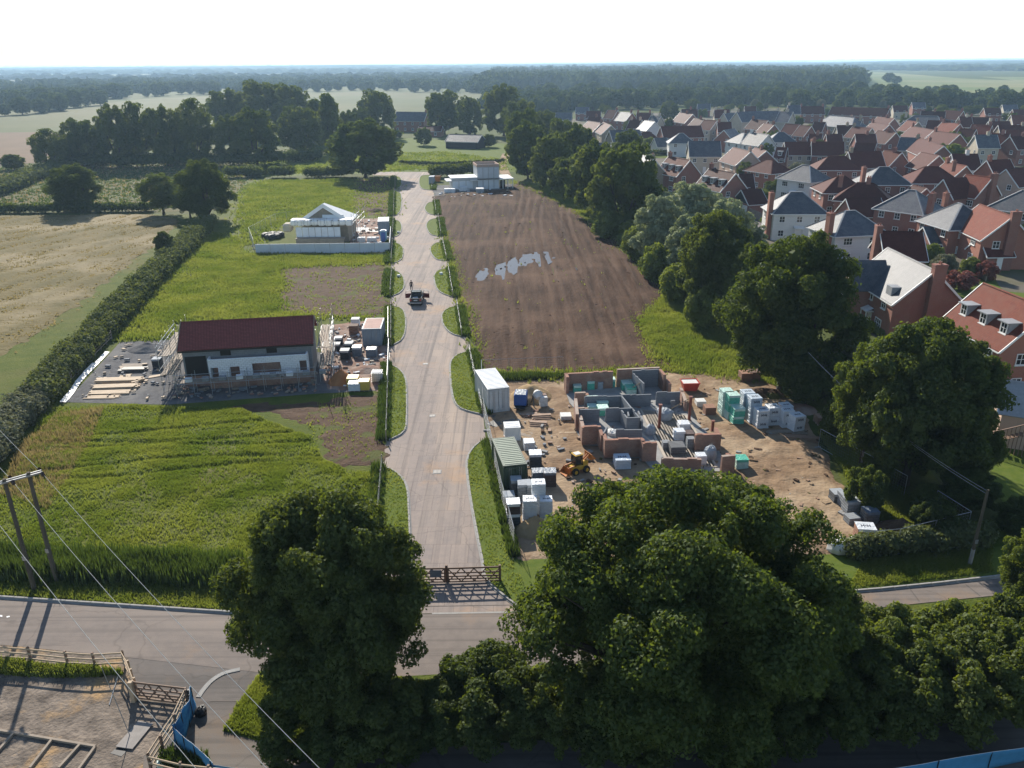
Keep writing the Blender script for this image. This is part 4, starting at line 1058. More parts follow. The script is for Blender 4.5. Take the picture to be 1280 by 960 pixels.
# ---- woods to the horizon: one mass each
def wood(poly, n, rr, hh, seed, name='wood', fine=False):
    rg = np.random.default_rng(seed)
    P = np.array(poly, float); lo, hi = P.min(0), P.max(0)
    c = lo + rg.random((n * 8, 2)) * (hi - lo)
    c = c[inside(c[:, 0], c[:, 1], poly)][:n]
    V = []
    for (u, v) in c:
        p = G(u, v); d = p.y
        s = (0.6 + 0.8 * rg.random()) * (1 + max(0, d - 900) / 2600)
        r = rr * s; h = hh * (0.6 + 0.6 * rg.random()) * (1 + max(0, d - 1500) / 9000)
        a0 = rg.random() * 6.28
        ring = []
        for zf, rf in ((0.0, 0.80), (0.35, 1.0), (0.7, 0.8), (0.95, 0.35)):
            ring.append([(p.x + r * rf * (0.8 + 0.4 * rg.random()) * math.cos(a0 + k * 6.2832 / 7), p.y + r * rf * (0.8 + 0.4 * rg.random()) * math.sin(a0 + k * 6.2832 / 7), h * zf * (0.88 + 0.24 * rg.random())) for k in range(7)])
        for i in range(3):
            for k in range(7):
                V += [ring[i][k], ring[i][(k + 1) % 7], ring[i + 1][(k + 1) % 7], ring[i + 1][k]]
        t = (p.x, p.y, h)
        for k in range(0, 7, 2):
            V += [ring[3][k], ring[3][(k + 1) % 7], ring[3][(k + 2) % 7], t]
        if fine:
            m = 34
            dd = rg.normal(size=(m, 3)); dd[:, 2] += 0.3; dd /= np.linalg.norm(dd, axis=1)[:, None]
            q = np.array([p.x, p.y, h * 0.5]) + dd * np.array([r, r, h * 0.52]) * (0.92 + 0.25 * rg.random((m, 1)))
            q = q[q[:, 2] > 0.5]; m = len(q)
            t1 = rg.normal(size=(m, 3)); t1 /= np.linalg.norm(t1, axis=1)[:, None]; t2 = np.cross(t1, rg.normal(size=(m, 3))); t2 /= np.linalg.norm(t2, axis=1)[:, None]
            w = r * (0.16 + 0.16 * rg.random((m, 1)))
            V += np.stack([q - t1 * w, q + t2 * w * 0.7, q + t1 * w, q - t2 * w * 0.7], 1).reshape(-1, 3).tolist()
    return prop(link(name, quads_mesh(name, np.array(V), M['leaf_wood'])), kind='stuff')
wood([(-60, 136), (55, 130), (170, 118), (300, 112), (420, 110), (600, 112), (600, 102), (420, 100), (200, 103), (-60, 112)], 950, 6.5, 10, 21, fine=True)
wood([(600, 138), (680, 141), (760, 133), (900, 130), (1060, 131), (1180, 133), (1300, 138), (1300, 132), (1180, 128), (1060, 124), (900, 121), (700, 122), (610, 121)], 750, 5.0, 8.5, 22, fine=True)
wood([(590, 116), (640, 112), (760, 113), (900, 113), (1000, 114), (1076, 111), (1080, 100), (1060, 92), (900, 90), (700, 90), (620, 94)], 2600, 8.0, 17, 1, fine=True)
wood([(-100, 118), (200, 110), (420, 104), (600, 106), (620, 98), (420, 98), (200, 102), (-100, 108)], 420, 8.0, 12, 2)
wood([(-300, 100), (1070, 100), (1070, 93), (500, 96), (-300, 97)], 420, 11.0, 11, 3)
wood([(-300, 95), (300, 93), (520, 93), (640, 90), (1080, 88), (1600, 91), (1600, 84), (640, 83), (-300, 86)], 2200, 13.0, 12, 4)
wood([(820, 124), (1000, 123), (1080, 122), (1060, 118), (820, 117)], 160, 7, 12, 5)
# low ridges that close the view
def ridge(name, y, h, wl, seed, x0=-9000, x1=9000):
    n = 160
    X = np.linspace(x0, x1, n)
    Z = h * (0.55 + 0.6 * fbm(X / wl + seed, X * 0 + seed, 4))
    top = np.stack([X, np.full(n, y), Z], -1)
    mb = MB()
    vs = [(x, y - 900, -0.5) for x in X] + [tuple(t) for t in top] + [(x, y + 1200, -0.5) for x in X]
    fs = []
    for r in range(2):
        for i in range(n - 1): fs.append((r * n + i, r * n + i + 1, (r + 1) * n + i + 1, (r + 1) * n + i))
    mb.add(vs, fs)
    return prop(mb.obj(name, M['leaf_wood']), kind='structure')
ridge('hills', 5200, 26, 900, 3)
ridge('hills', 8200, 30, 1500, 9)
# ================================================================ BUILDING SITES
def frame_from(u1, v1, u2, v2):
    """base line seen at the foot of a front face: left end, right end -> origin, heading, length"""
    a, b_ = G(u1, v1), G(u2, v2)
    d = b_ - a
    return a, math.atan2(d.y, d.x), d.length
# ---- steel containers
def container(u1, v1, u2, v2, L, H, mat, roof, label, doors=True, W=None):
    a, an, w = frame_from(u1, v1, u2, v2)
    w = W or w
    t = thing('site_container', label, 'container', (a.x, a.y, 0), an)
    b = MB(); b.box((w / 2, L / 2, H / 2 + 0.1), (w - 0.06, L - 0.06, H - 0.12))
    n = int(L / 0.28)
    for i in range(n):
        y = 0.2 + (L - 0.4) * i / (n - 1)
        for x in (0.0, w): b.box((x, y, H / 2 + 0.12), (0.06, 0.13, H - 0.34))
    n = int(w / 0.28)
    for i in range(n):
        x = 0.2 + (w - 0.4) * i / (n - 1)
        b.box((x, L, H / 2 + 0.12), (0.13, 0.06, H - 0.34))
    b.obj('wall', M[mat], t)
    fr = MB()
    for x in (0, w):
        for y in (0, L): fr.box((x, y, H / 2 + 0.05), (0.13, 0.13, H + 0.06))
        fr.beam((x, 0.07, H + 0.02), (x, L - 0.07, H + 0.02), 0.12, 0.11); fr.beam((x, 0.07, 0.09), (x, L - 0.07, 0.09), 0.12, 0.15)
    for y in (0, L): fr.beam((0.07, y, H + 0.02), (w - 0.07, y, H + 0.02), 0.12, 0.11); fr.beam((0.07, y, 0.09), (w - 0.07, y, 0.09), 0.12, 0.15)
    fr.obj('frame', M[mat], t)
    r = MB(); r.box((w / 2, L / 2, H + 0.03), (w - 0.14, L - 0.14, 0.06))
    n = int(L / 0.34)
    for i in range(n): r.box((w / 2, 0.25 + (L - 0.5) * i / max(1, n - 1), H + 0.075), (w - 0.2, 0.16, 0.035))
    r.obj('roof', M[roof], t)
    if doors:
        for s in (0, 1):
            d = MB(); d.box((w * (0.27 + 0.46 * s), -0.03, H / 2 + 0.05), (w * 0.43, 0.07, H - 0.3), 0, 0.01)
            for k in (-0.3, 0.3): d.box((w * (0.27 + 0.46 * s), -0.075, H / 2 + 0.05 + k * H), (w * 0.36, 0.03, 0.08))
            dd = d.obj('door', M[mat], t)
            l = MB()
            for k in (-0.08, 0.08): l.tube((w * (0.27 + 0.46 * s) + k, -0.095, 0.25), (w * (0.27 + 0.46 * s) + k, -0.095, H - 0.15), 0.018)
            l.obj('lock_bar', M['galv'], dd)
    return t
container(610.5, 517, 636, 514, 5.6, 2.6, 'container_grey', 'white_roof', 'pale grey steel container with ribbed white roof beside the road fence')
container(630, 614, 658, 611, 5.2, 2.3, 'container_green', 'green_roof', 'dark green steel container with a faded green roof')
container(632, 552, 650, 551, 1.3, 1.35, 'white', 'white_roof', 'small white store box behind the green container', doors=False)
container(454.5, 433.5, 477, 433, 4.4, 2.3, 'container_blue', 'red_roof', 'blue grey container with a faded red roof')
container(473.5, 293, 486.5, 292.6, 5.0, 2.6, 'container_blue', 'white_roof', 'grey container with a white roof beside the sheeted house')
container(536.5, 231, 542, 231, 3.0, 2.2, 'container_blue', 'container_grey', 'small grey green container at the head of the road')

# ---- pallets and packs
def pal_mesh(w, d):
    p = MB()
    for k in range(6): p.box((-w / 2 + w * (k + 0.5) / 6, 0, 0.125), (w / 6 * 0.7, d, 0.022))
    for k in (-1, 0, 1):
        p.box((0, k * d * 0.42, 0.10), (w, 0.09, 0.022))
        for j in (-1, 0, 1): p.box((j * w * 0.42, k * d * 0.42, 0.045), (0.12, 0.09, 0.088))
    return p
def hpack(s, text_scale, z, y, horiz, cx=0.0):
    """printed maker's marks H+H as flat raised ink"""
    mb = MB(); k = text_scale
    def bar(x, v, w, h):
        if horiz: mb.box((cx + x * k, y + v * k, z), (w * k, h * k, 0.008))
        else: mb.box((cx + x * k, y, z + v * k), (w * k, 0.008, h * k))
    for ox in (-0.8, 0.8):
        bar(ox - 0.34, 0, 0.24, 1.2); bar(ox + 0.34, 0, 0.24, 1.2); bar(ox, 0, 0.44, 0.24)
    bar(0, 0, 0.5, 0.16); bar(0, 0.165, 0.15, 0.17); bar(0, -0.165, 0.15, 0.17)
    return mb
SEEN = {}
def pack(u, v, w, d, h, mat, label, rz=0.0, z=0.0, mark=None, pallet=True, top=None, cat='pallet pack', group=None, at=None, name='block_pack', sag=0.0):
    p = at or G(u, v, z)
    t = thing(name, label, cat, (p[0], p[1], z), rz, group)
    z0 = 0.0
    if pallet and z == 0:
        pal_mesh(w, d).obj('pallet', M['old_timber'], t); z0 = 0.137
    b = MB()
    rg = random.Random(hash((u, v)) % 1000)
    rows = max(1, int(round(h / 0.24)))
    for i in range(rows):
        jx, jy = rg.uniform(-0.015, 0.015), rg.uniform(-0.015, 0.015)
        b.box((jx, jy, z0 + h * (i + 0.5) / rows), (w * 0.97, d * 0.97, h / rows - 0.012), rg.uniform(-0.012, 0.012), 0.02)
    b.obj('stack', M[mat], t)
    if top:
        c = MB(); c.box((0, 0, z0 + h + 0.012), (w * 0.99, d * 0.99, 0.03)); c.box((0, -d * 0.495, z0 + h - 0.10), (w * 0.9, 0.012, 0.2))
        c.obj('cover', M[top], t)
    if mark:
        m_ = hpack('x', w * 0.20, z0 + h + (0.032 if top else 0.0), 0, True); m_.obj('lettering', M['ink'], t)
        if mark > 1:
            m2 = hpack('x', w * 0.18, z0 + h * 0.55, -d * 0.5 - 0.004, False); m2.obj('lettering', M['ink'], t)
    return t
def stack(u, v, w, d, hs, mat, labels, rz=0.0, mark=None, top=None, group=None, off=0.03):
    z = 0.0; p = G(u, v)
    for i, h in enumerate(hs):
        pack(u + i * 0.01, v, w, d, h, mat if isinstance(mat, str) else mat[i], labels[i], rz + random.uniform(-0.03, 0.03), z, mark, True, top, group=group, at=(p.x + random.uniform(-off, off), p.y + random.uniform(-off, off)))
        z += h + (0.137 if i == 0 else 0.0) + (0.028 if top else 0.0) + 0.002
# beside the green container
def near_packs():
    P = pack
    P(661, 562, 1.0, 1.1, 0.8, 'wrap_white', 'pack of pale wrapped blocks behind the green container', 0.1)
    P(669, 583, 1.1, 1.1, 1.25, 'wrap_dark', 'tall dark blue wrapped pack with a white top beside the green container', 0.06, top='wrap_white')
    P(652, 596, 1.0, 0.9, 0.9, 'brown_pack', 'brown pack leaning on the side of the green container', 0.12, top='board_brown')
    P(673, 604, 1.15, 1.0, 1.1, 'wrap_slate', 'blue grey wrapped pack next to the brown brick pack', 0.05)
    P(687, 607, 1.05, 1.0, 1.3, 'brown_pack', 'dark brown brick pack nearest the site track', 0.03, top='wrap_slate')
    P(645, 618, 0.9, 0.95, 1.35, 'block_pack_dark', 'dark grey pack touching the end of the green container', 0.06, top='bag_grey')
    P(655, 625, 1.05, 1.0, 1.5, 'block_pack', 'grey block pack, left of the tall pair by the green container', 0.05, top='bag_grey')
    P(666, 626, 1.0, 1.0, 1.55, 'block_pack', 'grey block pack, right of the tall pair by the green container', 0.03, top='bag_grey')
    P(636, 630, 0.95, 1.0, 0.8, 'block_pack_dark', 'low grey pack tight against the road fence', 0.1, top='bag_grey')
    stack(642, 655, 1.05, 1.0, (0.95, 0.9), ('wrap_dark', 'brown_pack'), ('dark wrapped pack under the pink topped one', 'pack with a pinkish torn top on a dark pack by the fence'), 0.1, top='wrap_white')
    stack(662, 652, 1.1, 1.0, (1.0, 0.95), 'wrap_white', ('lower pack of the left white printed column', 'upper white pack of the left printed column'), 0.05, mark=1)
    stack(673, 641, 1.1, 1.0, (1.0, 0.95, 0.7), 'wrap_white', ('bottom pack of the tallest white printed column', 'middle pack of the tallest white printed column', 'topmost white pack by the green container, printed on its lid'), 0.02, mark=1)
    stack(682, 648, 1.0, 1.0, (0.95, 0.7), 'wrap_white', ('lower pack of the right white column by the big oak', 'upper printed pack of the right white column by the big oak'), 0.02, mark=1)
near_packs()
# the wrapped stacks at the right end of the site
B_ = 0.12
G0 = 'wrapped blocks at the tree line'
stack(905, 519, 1.15, 1.2, (0.85, 0.85, 0.85), 'wrap_mint', ('bottom mint pack at the back left of the wrapped blocks', 'middle mint pack at the back left of the wrapped blocks', 'top mint pack at the back left of the wrapped blocks'), B_, top='wrap_mint')
stack(913, 524, 1.15, 1.2, (0.85, 0.85, 0.85), ('wrap_mint', 'wrap_green', 'wrap_green'), ('bottom pack of the green column second from the left', 'middle green pack of the second column from the left', 'top green pack of the second column from the left'), B_, top='wrap_mint')
stack(920, 530, 1.15, 1.2, (0.85, 0.8), 'wrap_green', ('lower bright green pack at the front of the green columns', 'upper bright green pack at the front of the green columns'), B_, top='wrap_mint')
stack(931, 521, 1.2, 1.2, (0.9, 0.9, 0.85), 'wrap_blue', ('bottom pack of the back blue white column', 'middle pack of the back blue white column', 'top printed pack of the back blue white column'), B_, mark=2)
stack(940, 528, 1.2, 1.2, (0.9, 0.9, 0.85), 'wrap_blue', ('bottom pack of the front tall blue white column', 'middle pack of the front tall blue white column', 'top printed pack of the front tall blue white column'), B_, mark=2)
stack(950, 535, 1.2, 1.2, (0.95, 0.95), 'wrap_white', ('lower printed pack of the frontmost white column', 'upper printed pack of the frontmost white column'), B_, mark=2)
stack(963, 531, 1.2, 1.2, (0.95, 0.95), 'wrap_white', ('lower printed pack behind the frontmost white column', 'upper printed pack behind the frontmost white column'), B_, mark=2)
stack(980, 528, 1.1, 1.2, (0.9, 0.9), 'wrap_white', ('lower pack of the far white column before the trees', 'upper pack of the far white column before the trees'), B_ + .05, mark=2)
stack(981, 534, 1.2, 1.2, (0.9, 0.9), 'wrap_white', ('lower printed pack third from the right end', 'upper printed pack third from the right end'), B_ + .05, mark=2)
stack(994, 539, 1.2, 1.2, (0.9, 0.75), 'wrap_white', ('lower printed pack at the right end of the white stacks', 'upper tilted printed pack at the right end of the white stacks'), B_ + .2, mark=2)
# stacks of grey blocks at the far right corner
stack(1045, 627, 1.0, 1.0, (0.8,), 'block_pack_dark', ('grey block pack furthest from the lane in the corner row',), 0.1, top='bag_grey')
stack(1055, 633, 1.05, 1.0, (1.1,), 'block_pack', ('grey block pack second in the corner row',), 0.08, top='bag_grey')
stack(1062, 641, 1.05, 1.0, (1.1,), 'block_pack', ('grey block pack third in the corner row',), 0.08, top='bag_grey')
stack(1064, 655, 1.0, 0.9, (0.6,), 'block_pack', ('low broken block pack beside the red brick pack',), 0.2)
stack(1085, 655, 1.1, 1.0, (1.15,), 'block_pack_dark', ('dark grey block pack at the foot of the soil mound',), 0.05, top='wrap_slate')
stack(1079, 674, 1.35, 1.1, (1.0,), 'brick_pack', ('red brick pack with a white printed sheet on top',), -0.1, top='wrap_white', mark=1)
# packs and bags inside the brick shell
for u, v, w, h, m_, l in ((721, 491, 0.9, 0.8, 'wrap_green', 'green pack at the back left corner of the brick shell'),
        (738, 488, 0.8, 1.0, 'wrap_green', 'green pack second from the left along the back brick wall'),
        (750, 488, 0.6, 0.9, 'bag_grey', 'narrow grey pack between green packs along the back wall'),
        (763, 485, 0.9, 1.0, 'wrap_green', 'green pack third along the back brick wall'),
        (776, 482, 0.9, 1.1, 'wrap_green', 'green pack at the middle of the back of the shell'),
        (783, 488, 1.2, 0.9, 'wrap_green', 'broad green pack below the leaning plank'),
        (788, 493, 1.1, 0.8, 'wrap_mint', 'mint pack below the leaning plank'),
        (741, 509, 1.2, 0.9, 'wrap_green', 'green pack at the back of the green group behind the grey wall'),
        (752, 512, 1.2, 0.9, 'wrap_green', 'green pack in front right of the green group behind the grey wall'),
        (740, 516, 1.0, 0.7, 'wrap_green', 'low green pack at the left of the green group'),
        (753, 520, 1.1, 0.9, 'wrap_green', 'frontmost green pack of the group behind the grey wall'),
        (854, 538, 1.1, 0.75, 'wrap_white', 'white wrapped block pack on the open floor of the shell'),
        (848, 551, 1.0, 1.0, 'wrap_white', 'white block pack nearer the front of the open floor'),
        (860, 551, 1.0, 0.8, 'brown_pack', 'dark brick pack between the white packs on the open floor'),
        (875, 582, 0.9, 1.0, 'wrap_white', 'white bag pack on the floor behind the front wall'),
        (777, 584, 1.4, 0.9, 'wrap_blue', 'blue white printed pack outside the front brick wall'),
        (925, 585, 1.1, 0.9, 'wrap_mint', 'green and white pack standing on the dirt beyond the shell'),
        (875, 508, 1.0, 0.6, 'bag_white', 'pale pack on a pallet right of the shell'),
        (886, 519, 1.1, 0.9, 'brick_pack', 'red topped brick pack right of the shell'),
        (931, 476, 1.3, 0.95, 'brick_pack', 'left brown brick pack at the back edge of the site'),
        (941, 475, 1.3, 1.0, 'brick_pack', 'right brown brick pack at the back edge of the site'),
        (731.5, 504, 0.7, 0.9, 'brick_pack', 'brown brick pack at the left of the shell'),
        (707, 524, 1.1, 0.4, 'bag_white', 'low pale pack lying left of the shell'),
        (832, 563, 0.7, 0.8, 'block_pack', 'grey block stack at the left front of the open floor'),
        (845, 568, 1.4, 0.9, 'block_pack_dark', 'wide dark block stack at the front of the open floor'),
        (862, 562, 0.7, 1.1, 'block_pack', 'tall grey block stack at the front of the open floor'),
        (1026, 529, 1.2, 0.7, 'board_brown', 'pile of brown pallets before the tree line')):
    pack(u, v, w, w, h, m_, l, 0.05, mark=1 if '777' in str(u) else None, top={'wrap_green': 'wrap_mint', 'wrap_mint': 'wrap_green'}.get(m_), name='wrapped_pack' if 'wrap' in m_ else 'brick_pack' if 'brick' in m_ or 'brown' in m_ else 'block_pack')
# left site
for u, v, w, h, m_, l, tp in ((442, 482, 1.3, 0.95, 'yellow_pack', 'yellow wrapped pack behind the white banded pack', None),
        (444, 487.5, 1.3, 0.8, 'wrap_white', 'white and blue banded pack in front of the yellow ones', 'wrap_blue'),
        (456, 487, 1.2, 1.0, 'yellow_pack', 'yellow wrapped pack right of the white banded pack', None),
        (424, 431, 1.0, 0.9, 'bag_dark', 'black bag with a white top by the scaffold', 'bag_white'),
        (421, 439, 1.0, 0.9, 'bag_dark', 'black bag nearest the scaffold', 'bag_white'),
        (432, 449, 1.1, 1.1, 'bag_dark', 'black bag at the front of the bag group', 'bag_white'),
        (437, 440, 1.0, 1.1, 'bag_dark', 'black bag at the back of the bag group', 'bag_white'),
        (447, 445, 1.1, 1.1, 'wrap_slate', 'grey bag with a pale top at the right of the bag group', 'wrap_white'),
        (465, 445, 1.3, 0.9, 'wrap_slate', 'round dark bag in front of the red roofed container', None),
        (445, 408, 1.1, 1.0, 'wrap_white', 'white pack left of the red roofed container', 'bag_white'),
        (443, 418, 1.2, 1.2, 'brick_pack', 'red brick pack left of the red roofed container', None),
        (198, 459, 1.0, 1.0, 'bag_dark', 'dark green bin on the gravel beside the scaffold', 'bag_grey'),
        (559, 241, 1.6, 1.0, 'wrap_white', 'leftmost white pack before the flat roofed house', None),
        (566, 241, 1.4, 1.0, 'wrap_white', 'white pack second from the left before the flat roofed house', None),
        (579, 239, 1.9, 1.1, 'wrap_white', 'white pack below the ladder of the flat roofed house', None),
        (600, 241, 2.2, 1.1, 'bag_grey', 'grey pack with a white top before the flat roofed house', 'bag_white')):
    pack(u, v, w, w, h, m_, l, 0.04, top=tp, name='bulk_bag' if 'bag' in l else 'wrapped_pack')

def heap(name, u, v, w, d, h, mat, label, seed, cat='heap'):
    p = G(u, v)
    n = 26
    xs = np.linspace(-1, 1, n)
    X, Y = np.meshgrid(xs, xs)
    rr = np.sqrt(X ** 2 + Y ** 2)
    Z = h * np.clip(1 - rr, 0, 1) ** 0.9 * (0.75 + 0.5 * fbm(X * 2.2 + seed, Y * 2.2 + seed, 3)) + 0.14 * h * (fbm(X * 7 + seed, Y * 7, 3) - 0.5) * np.clip((1.05 - rr) * 4, 0, 1) - 0.08 * (rr > 1)
    V = np.stack([X * w / 2, Y * d / 2, Z + 0.03], -1).reshape(-1, 3)
    mb = MB(); mb.add(V, [(i * n + j, i * n + j + 1, (i + 1) * n + j + 1, (i + 1) * n + j) for i in range(n - 1) for j in range(n - 1)])
    o = mb.obj(name, M[mat], None, (p.x, p.y, 0))
    for f in o.data.polygons: f.use_smooth = True
    return prop(o, label, cat)
heap('sand_heap', 664, 496, 4.6, 5.0, 1.7, 'sand', 'heap of yellow sand beside the pale grey container', 1)
heap('sand_heap', 669, 664, 3.2, 2.6, 1.4, 'sand', 'heap of sand below the white printed packs', 2)
heap('sand_heap', 427, 478, 3.0, 3.0, 1.7, 'red_sand', 'heap of red sand beside the yellow packs', 3)
heap('soil_heap', 1125, 668, 4.6, 4.0, 1.3, 'mud', 'mound of brown soil in the site corner', 4)
heap('soil_heap', 955, 494, 6.5, 4.0, 0.9, 'mud', 'low mound of broken soil behind the wrapped blocks', 5)
heap('soil_heap', 1000, 512, 3.4, 3.0, 0.6, 'rubble', 'rubble mound beside the far white stacks', 6)
heap('gravel_heap', 185, 436, 5.0, 4.0, 0.8, 'gravel', 'dark heap of gravel at the back of the grey yard', 7)
heap('rubble_heap', 458, 463, 4.0, 3.4, 0.6, 'rubble', 'heap of broken brick rubble inside the left road fence', 8)
heap('earth_heap', 470, 264, 6.0, 4.5, 0.9, 'mud', 'dark earth heap behind the sheeted house', 9)

# planks, boards and plates lying about
def boards(u, v, n, L, w, mat, label, rz, name='timber_stack', cat='timber', layers=1, z=0.03):
    p = G(u, v)
    t = thing(name, label, cat, (p.x, p.y, 0), rz)
    for k in range(layers):
        for i in range(n - k):
            rg = random.uniform
            b = MB(); b.box((rg(-0.25, 0.25) if L > 2.5 else rg(-0.06, 0.06), (i - (n - k) / 2) * (w + 0.03), z + 0.04 + k * 0.085), (L * rg(0.9, 1.05), w, 0.07), rg(-0.02, 0.02))
            b.obj('plank', M[mat], t)
    return t
boards(150, 476.5, 7, 4.8, 0.24, 'timber', 'longest pale timber pile at the back of the grey yard', 0.06, layers=4)
boards(146, 485, 7, 4.6, 0.24, 'timber', 'pale timber pile in the middle of the grey yard', 0.08, layers=4)
boards(139, 491, 5, 4.2, 0.24, 'timber', 'pale timber pile towards the front of the grey yard', 0.06, layers=2)
boards(129, 496, 6, 3.4, 0.16, 'timber', 'low pale timbers nearest the meadow', 0.03, layers=1)
boards(168, 463, 6, 2.8, 0.26, 'plate', 'stack of dark boards at the back of the timber piles', 0.05, layers=4)
boards(166, 457, 5, 3.0, 0.2, 'old_timber', 'grey boards lying behind the dark stack', 0.02, layers=1)
boards(157, 470, 4, 1.2, 0.2, 'timber', 'short pale offcuts beside the dark stack', 0.2, layers=1)
boards(197, 470, 3, 2.0, 0.18, 'timber', 'loose pale planks by the scaffold foot', 0.5, layers=1)
boards(661, 519, 3, 1.6, 0.5, 'board_brown', 'back brown board stack on the dirt', 0.25, layers=3)
boards(676, 521, 4, 1.9, 0.42, 'board_brown', 'large brown board stack on the dirt', 0.1, layers=4)
boards(673, 530, 4, 1.7, 0.4, 'board_brown', 'front brown board stack on the dirt', -0.15, layers=4)
boards(658, 543, 6, 1.2, 0.14, 'old_timber', 'brown pallet lying flat by the white store box', -0.4, layers=1)
boards(940, 538, 4, 3.0, 0.3, 'board_brown', 'brown boards lying before the wrapped blocks', 0.15, layers=2)
boards(983, 541, 4, 3.6, 0.3, 'old_timber', 'grey timber bundle before the white stacks', 0.0, layers=3)
boards(1001, 548, 4, 3.0, 0.3, 'board_brown', 'brown boards nearest the right fence', -0.2, layers=3)
boards(1027, 613, 1, 1.9, 1.1, 'board_brown', 'single square board lying on the dirt track', 0.1)
boards(714, 541, 1, 2.4, 0.16, 'timber', 'single pale plank left of the brick shell', 0.0)
for k, (u, v) in enumerate(((627, 521), (638, 520), (643, 525.5), (632, 527), (621, 529))):
    p = G(u, v); b = MB(); b.box((0, 0, 0.06 + k * 0.004), (1.7, 1.25, 0.03), 0.5 + 0.1 * k)
    prop(b.obj('steel_plate', M['plate'], None, (p.x, p.y, 0)), ('steel plate nearest the foot of the grey container', 'steel plate furthest right below the grey container', 'right hand steel plate of the lower row', 'middle steel plate of the lower row', 'steel plate nearest the road fence')[k], 'steel plate')
# plank stacks of scrap between container and fence
heap('scrap_heap', 622, 575, 1.6, 9.0, 0.7, 'rubble', 'strip of scrap between the green container and the fence', 12)

def bag(u, v, r, h, mat, label, name='bulk_bag', z=0.0):
    p = G(u, v)
    mb = MB(); n = 10
    rg = random.Random(int(u * 7 + v))
    rings = []
    for zf, rf in ((0, 0.85), (0.12, 1.0), (0.5, 1.07), (0.85, 0.98), (1.0, 0.7), (1.08, 0.25)):
        rings.append([(r * rf * math.cos(2 * math.pi * k / n) * rg.uniform(0.9, 1.1), r * rf * math.sin(2 * math.pi * k / n) * rg.uniform(0.9, 1.1), h * zf * rg.uniform(0.95, 1.05) if zf else 0) for k in range(n)])
    vs = [q for rr in rings for q in rr]
    fs = [(i * n + k, i * n + (k + 1) % n, (i + 1) * n + (k + 1) % n, (i + 1) * n + k) for i in range(5) for k in range(n)] + [tuple(5 * n + k for k in range(n))]
    mb.add(vs, fs)
    for k in (0, 1):
        a = 0.8 + math.pi * k
        mb.tube((r * 0.6 * math.cos(a), r * 0.6 * math.sin(a), h), (r * 0.2 * math.cos(a), r * 0.2 * math.sin(a), h * 1.25), 0.04, 0.03, 4)
    return prop(mb.obj(name, M[mat], None, (p.x, p.y, z)), label, 'bulk bag')
bag(831, 526, 0.75, 1.2, 'bag_grey', 'large grey woven bag standing on the open floor')
bag(828, 520, 0.6, 0.8, 'bag_grey', 'grey bag behind the large one on the open floor')
bag(887, 575, 0.55, 1.3, 'bag_grey', 'tall pale grey bag at the right front of the shell')
bag(813, 545, 0.45, 1.1, 'bag_grey', 'slim grey bag at the left of the open floor')
bag(765, 545, 0.6, 0.6, 'bag_white', 'white bag inside the left bay of the shell')
bag(1047, 688, 0.8, 0.9, 'bag_white', 'left white bag at the corner hedge')
bag(1072, 687, 0.7, 0.9, 'bag_white', 'right white bag at the corner hedge')
for i, (u, v) in enumerate(((333, 297), (337, 299), (341, 296), (345, 298), (350, 296))):
    bag(u, v, 0.9, 1.0, 'bag_dark', ('first', 'second', 'third', 'fourth', 'last')[i] + ' dark bag from the left beside the sheeted house')

# ---- blue generator, mixer, skip, IBC tank, toilet
def wheel(mb_t, parent, x, y, z, r, w, name='wheel'):
    t_ = MB(); t_.tube((x, y - w / 2, z), (x, y + w / 2, z), r, r, 14); o = t_.obj(name, M['tyre'], parent)
    h = MB(); h.tube((x, y - w / 2 - 0.015, z), (x, y + w / 2 + 0.015, z), r * 0.55, r * 0.55, 10); h.obj('rim', M['galv'], o)
p = G(651, 508); t = thing('generator', 'blue generator on wheels beside the sand heap', 'generator', (p.x, p.y, 0), -0.1)
b = MB(); b.box((0, 0, 1.0), (1.3, 1.7, 1.15), 0, 0.06); b.obj('housing', M['blue_paint'], t)
b = MB(); b.box((0, 0, 1.6), (1.1, 1.5, 0.06), 0, 0.01); b.obj('lid', M['wrap_slate'], t)
b = MB(); b.box((0, -0.3, 0.36), (1.1, 2.2, 0.1)); b.obj('chassis', M['black'], t)
for s in (-1, 1): wheel(None, t, s * 0.0 + 0, s * 0.0, 0, 0, 0) if False else None
for s in (-0.62, 0.62):
    w_ = MB(); w_.tube((s - 0.09, 0.2, 0.3), (s + 0.09, 0.2, 0.3), 0.3, 0.3, 12); o = w_.obj('wheel', M['tyre'], t)
    w_ = MB(); w_.tube((s - 0.1, 0.2, 0.3), (s + 0.1, 0.2, 0.3), 0.15, 0.15, 8); w_.obj('rim', M['galv'], o)
p = G(672, 507); t = thing('cement_mixer', 'pale cement mixer beside the blue generator', 'cement mixer', (p.x, p.y, 0), 0.3)
b = MB(); b.tube((0, -0.45, 1.0), (0, 0.0, 1.25), 0.3, 0.55, 12); b.tube((0, 0.0, 1.25), (0, 0.4, 1.4), 0.55, 0.3, 12); b.obj('drum', M['bag_white'], t)
b = MB()
for s in (-0.55, 0.55): b.beam((s, -0.5, 0.0), (s * 0.9, 0, 1.2), 0.09, 0.09); b.beam((s, 0.5, 0.0), (s * 0.9, 0, 1.2), 0.09, 0.09)
b.beam((-0.5, 0, 1.2), (0.5, 0, 1.2), 0.08, 0.08); b.obj('frame', M['plate'], t)
b = MB(); b.box((0.75, 0, 0.9), (0.4, 0.6, 0.6), 0, 0.04); b.obj('motor_box', M['rubble'], t)
pack(679, 508, 0.8, 0.8, 1.0, 'bag_white', 'pale upright bag right of the cement mixer', 0.2, name='bulk_bag')
p = G(861.5, 489); t = thing('skip', 'red mortar skip filled to the brim behind the shell', 'skip', (p.x, p.y, 0), 0.05)
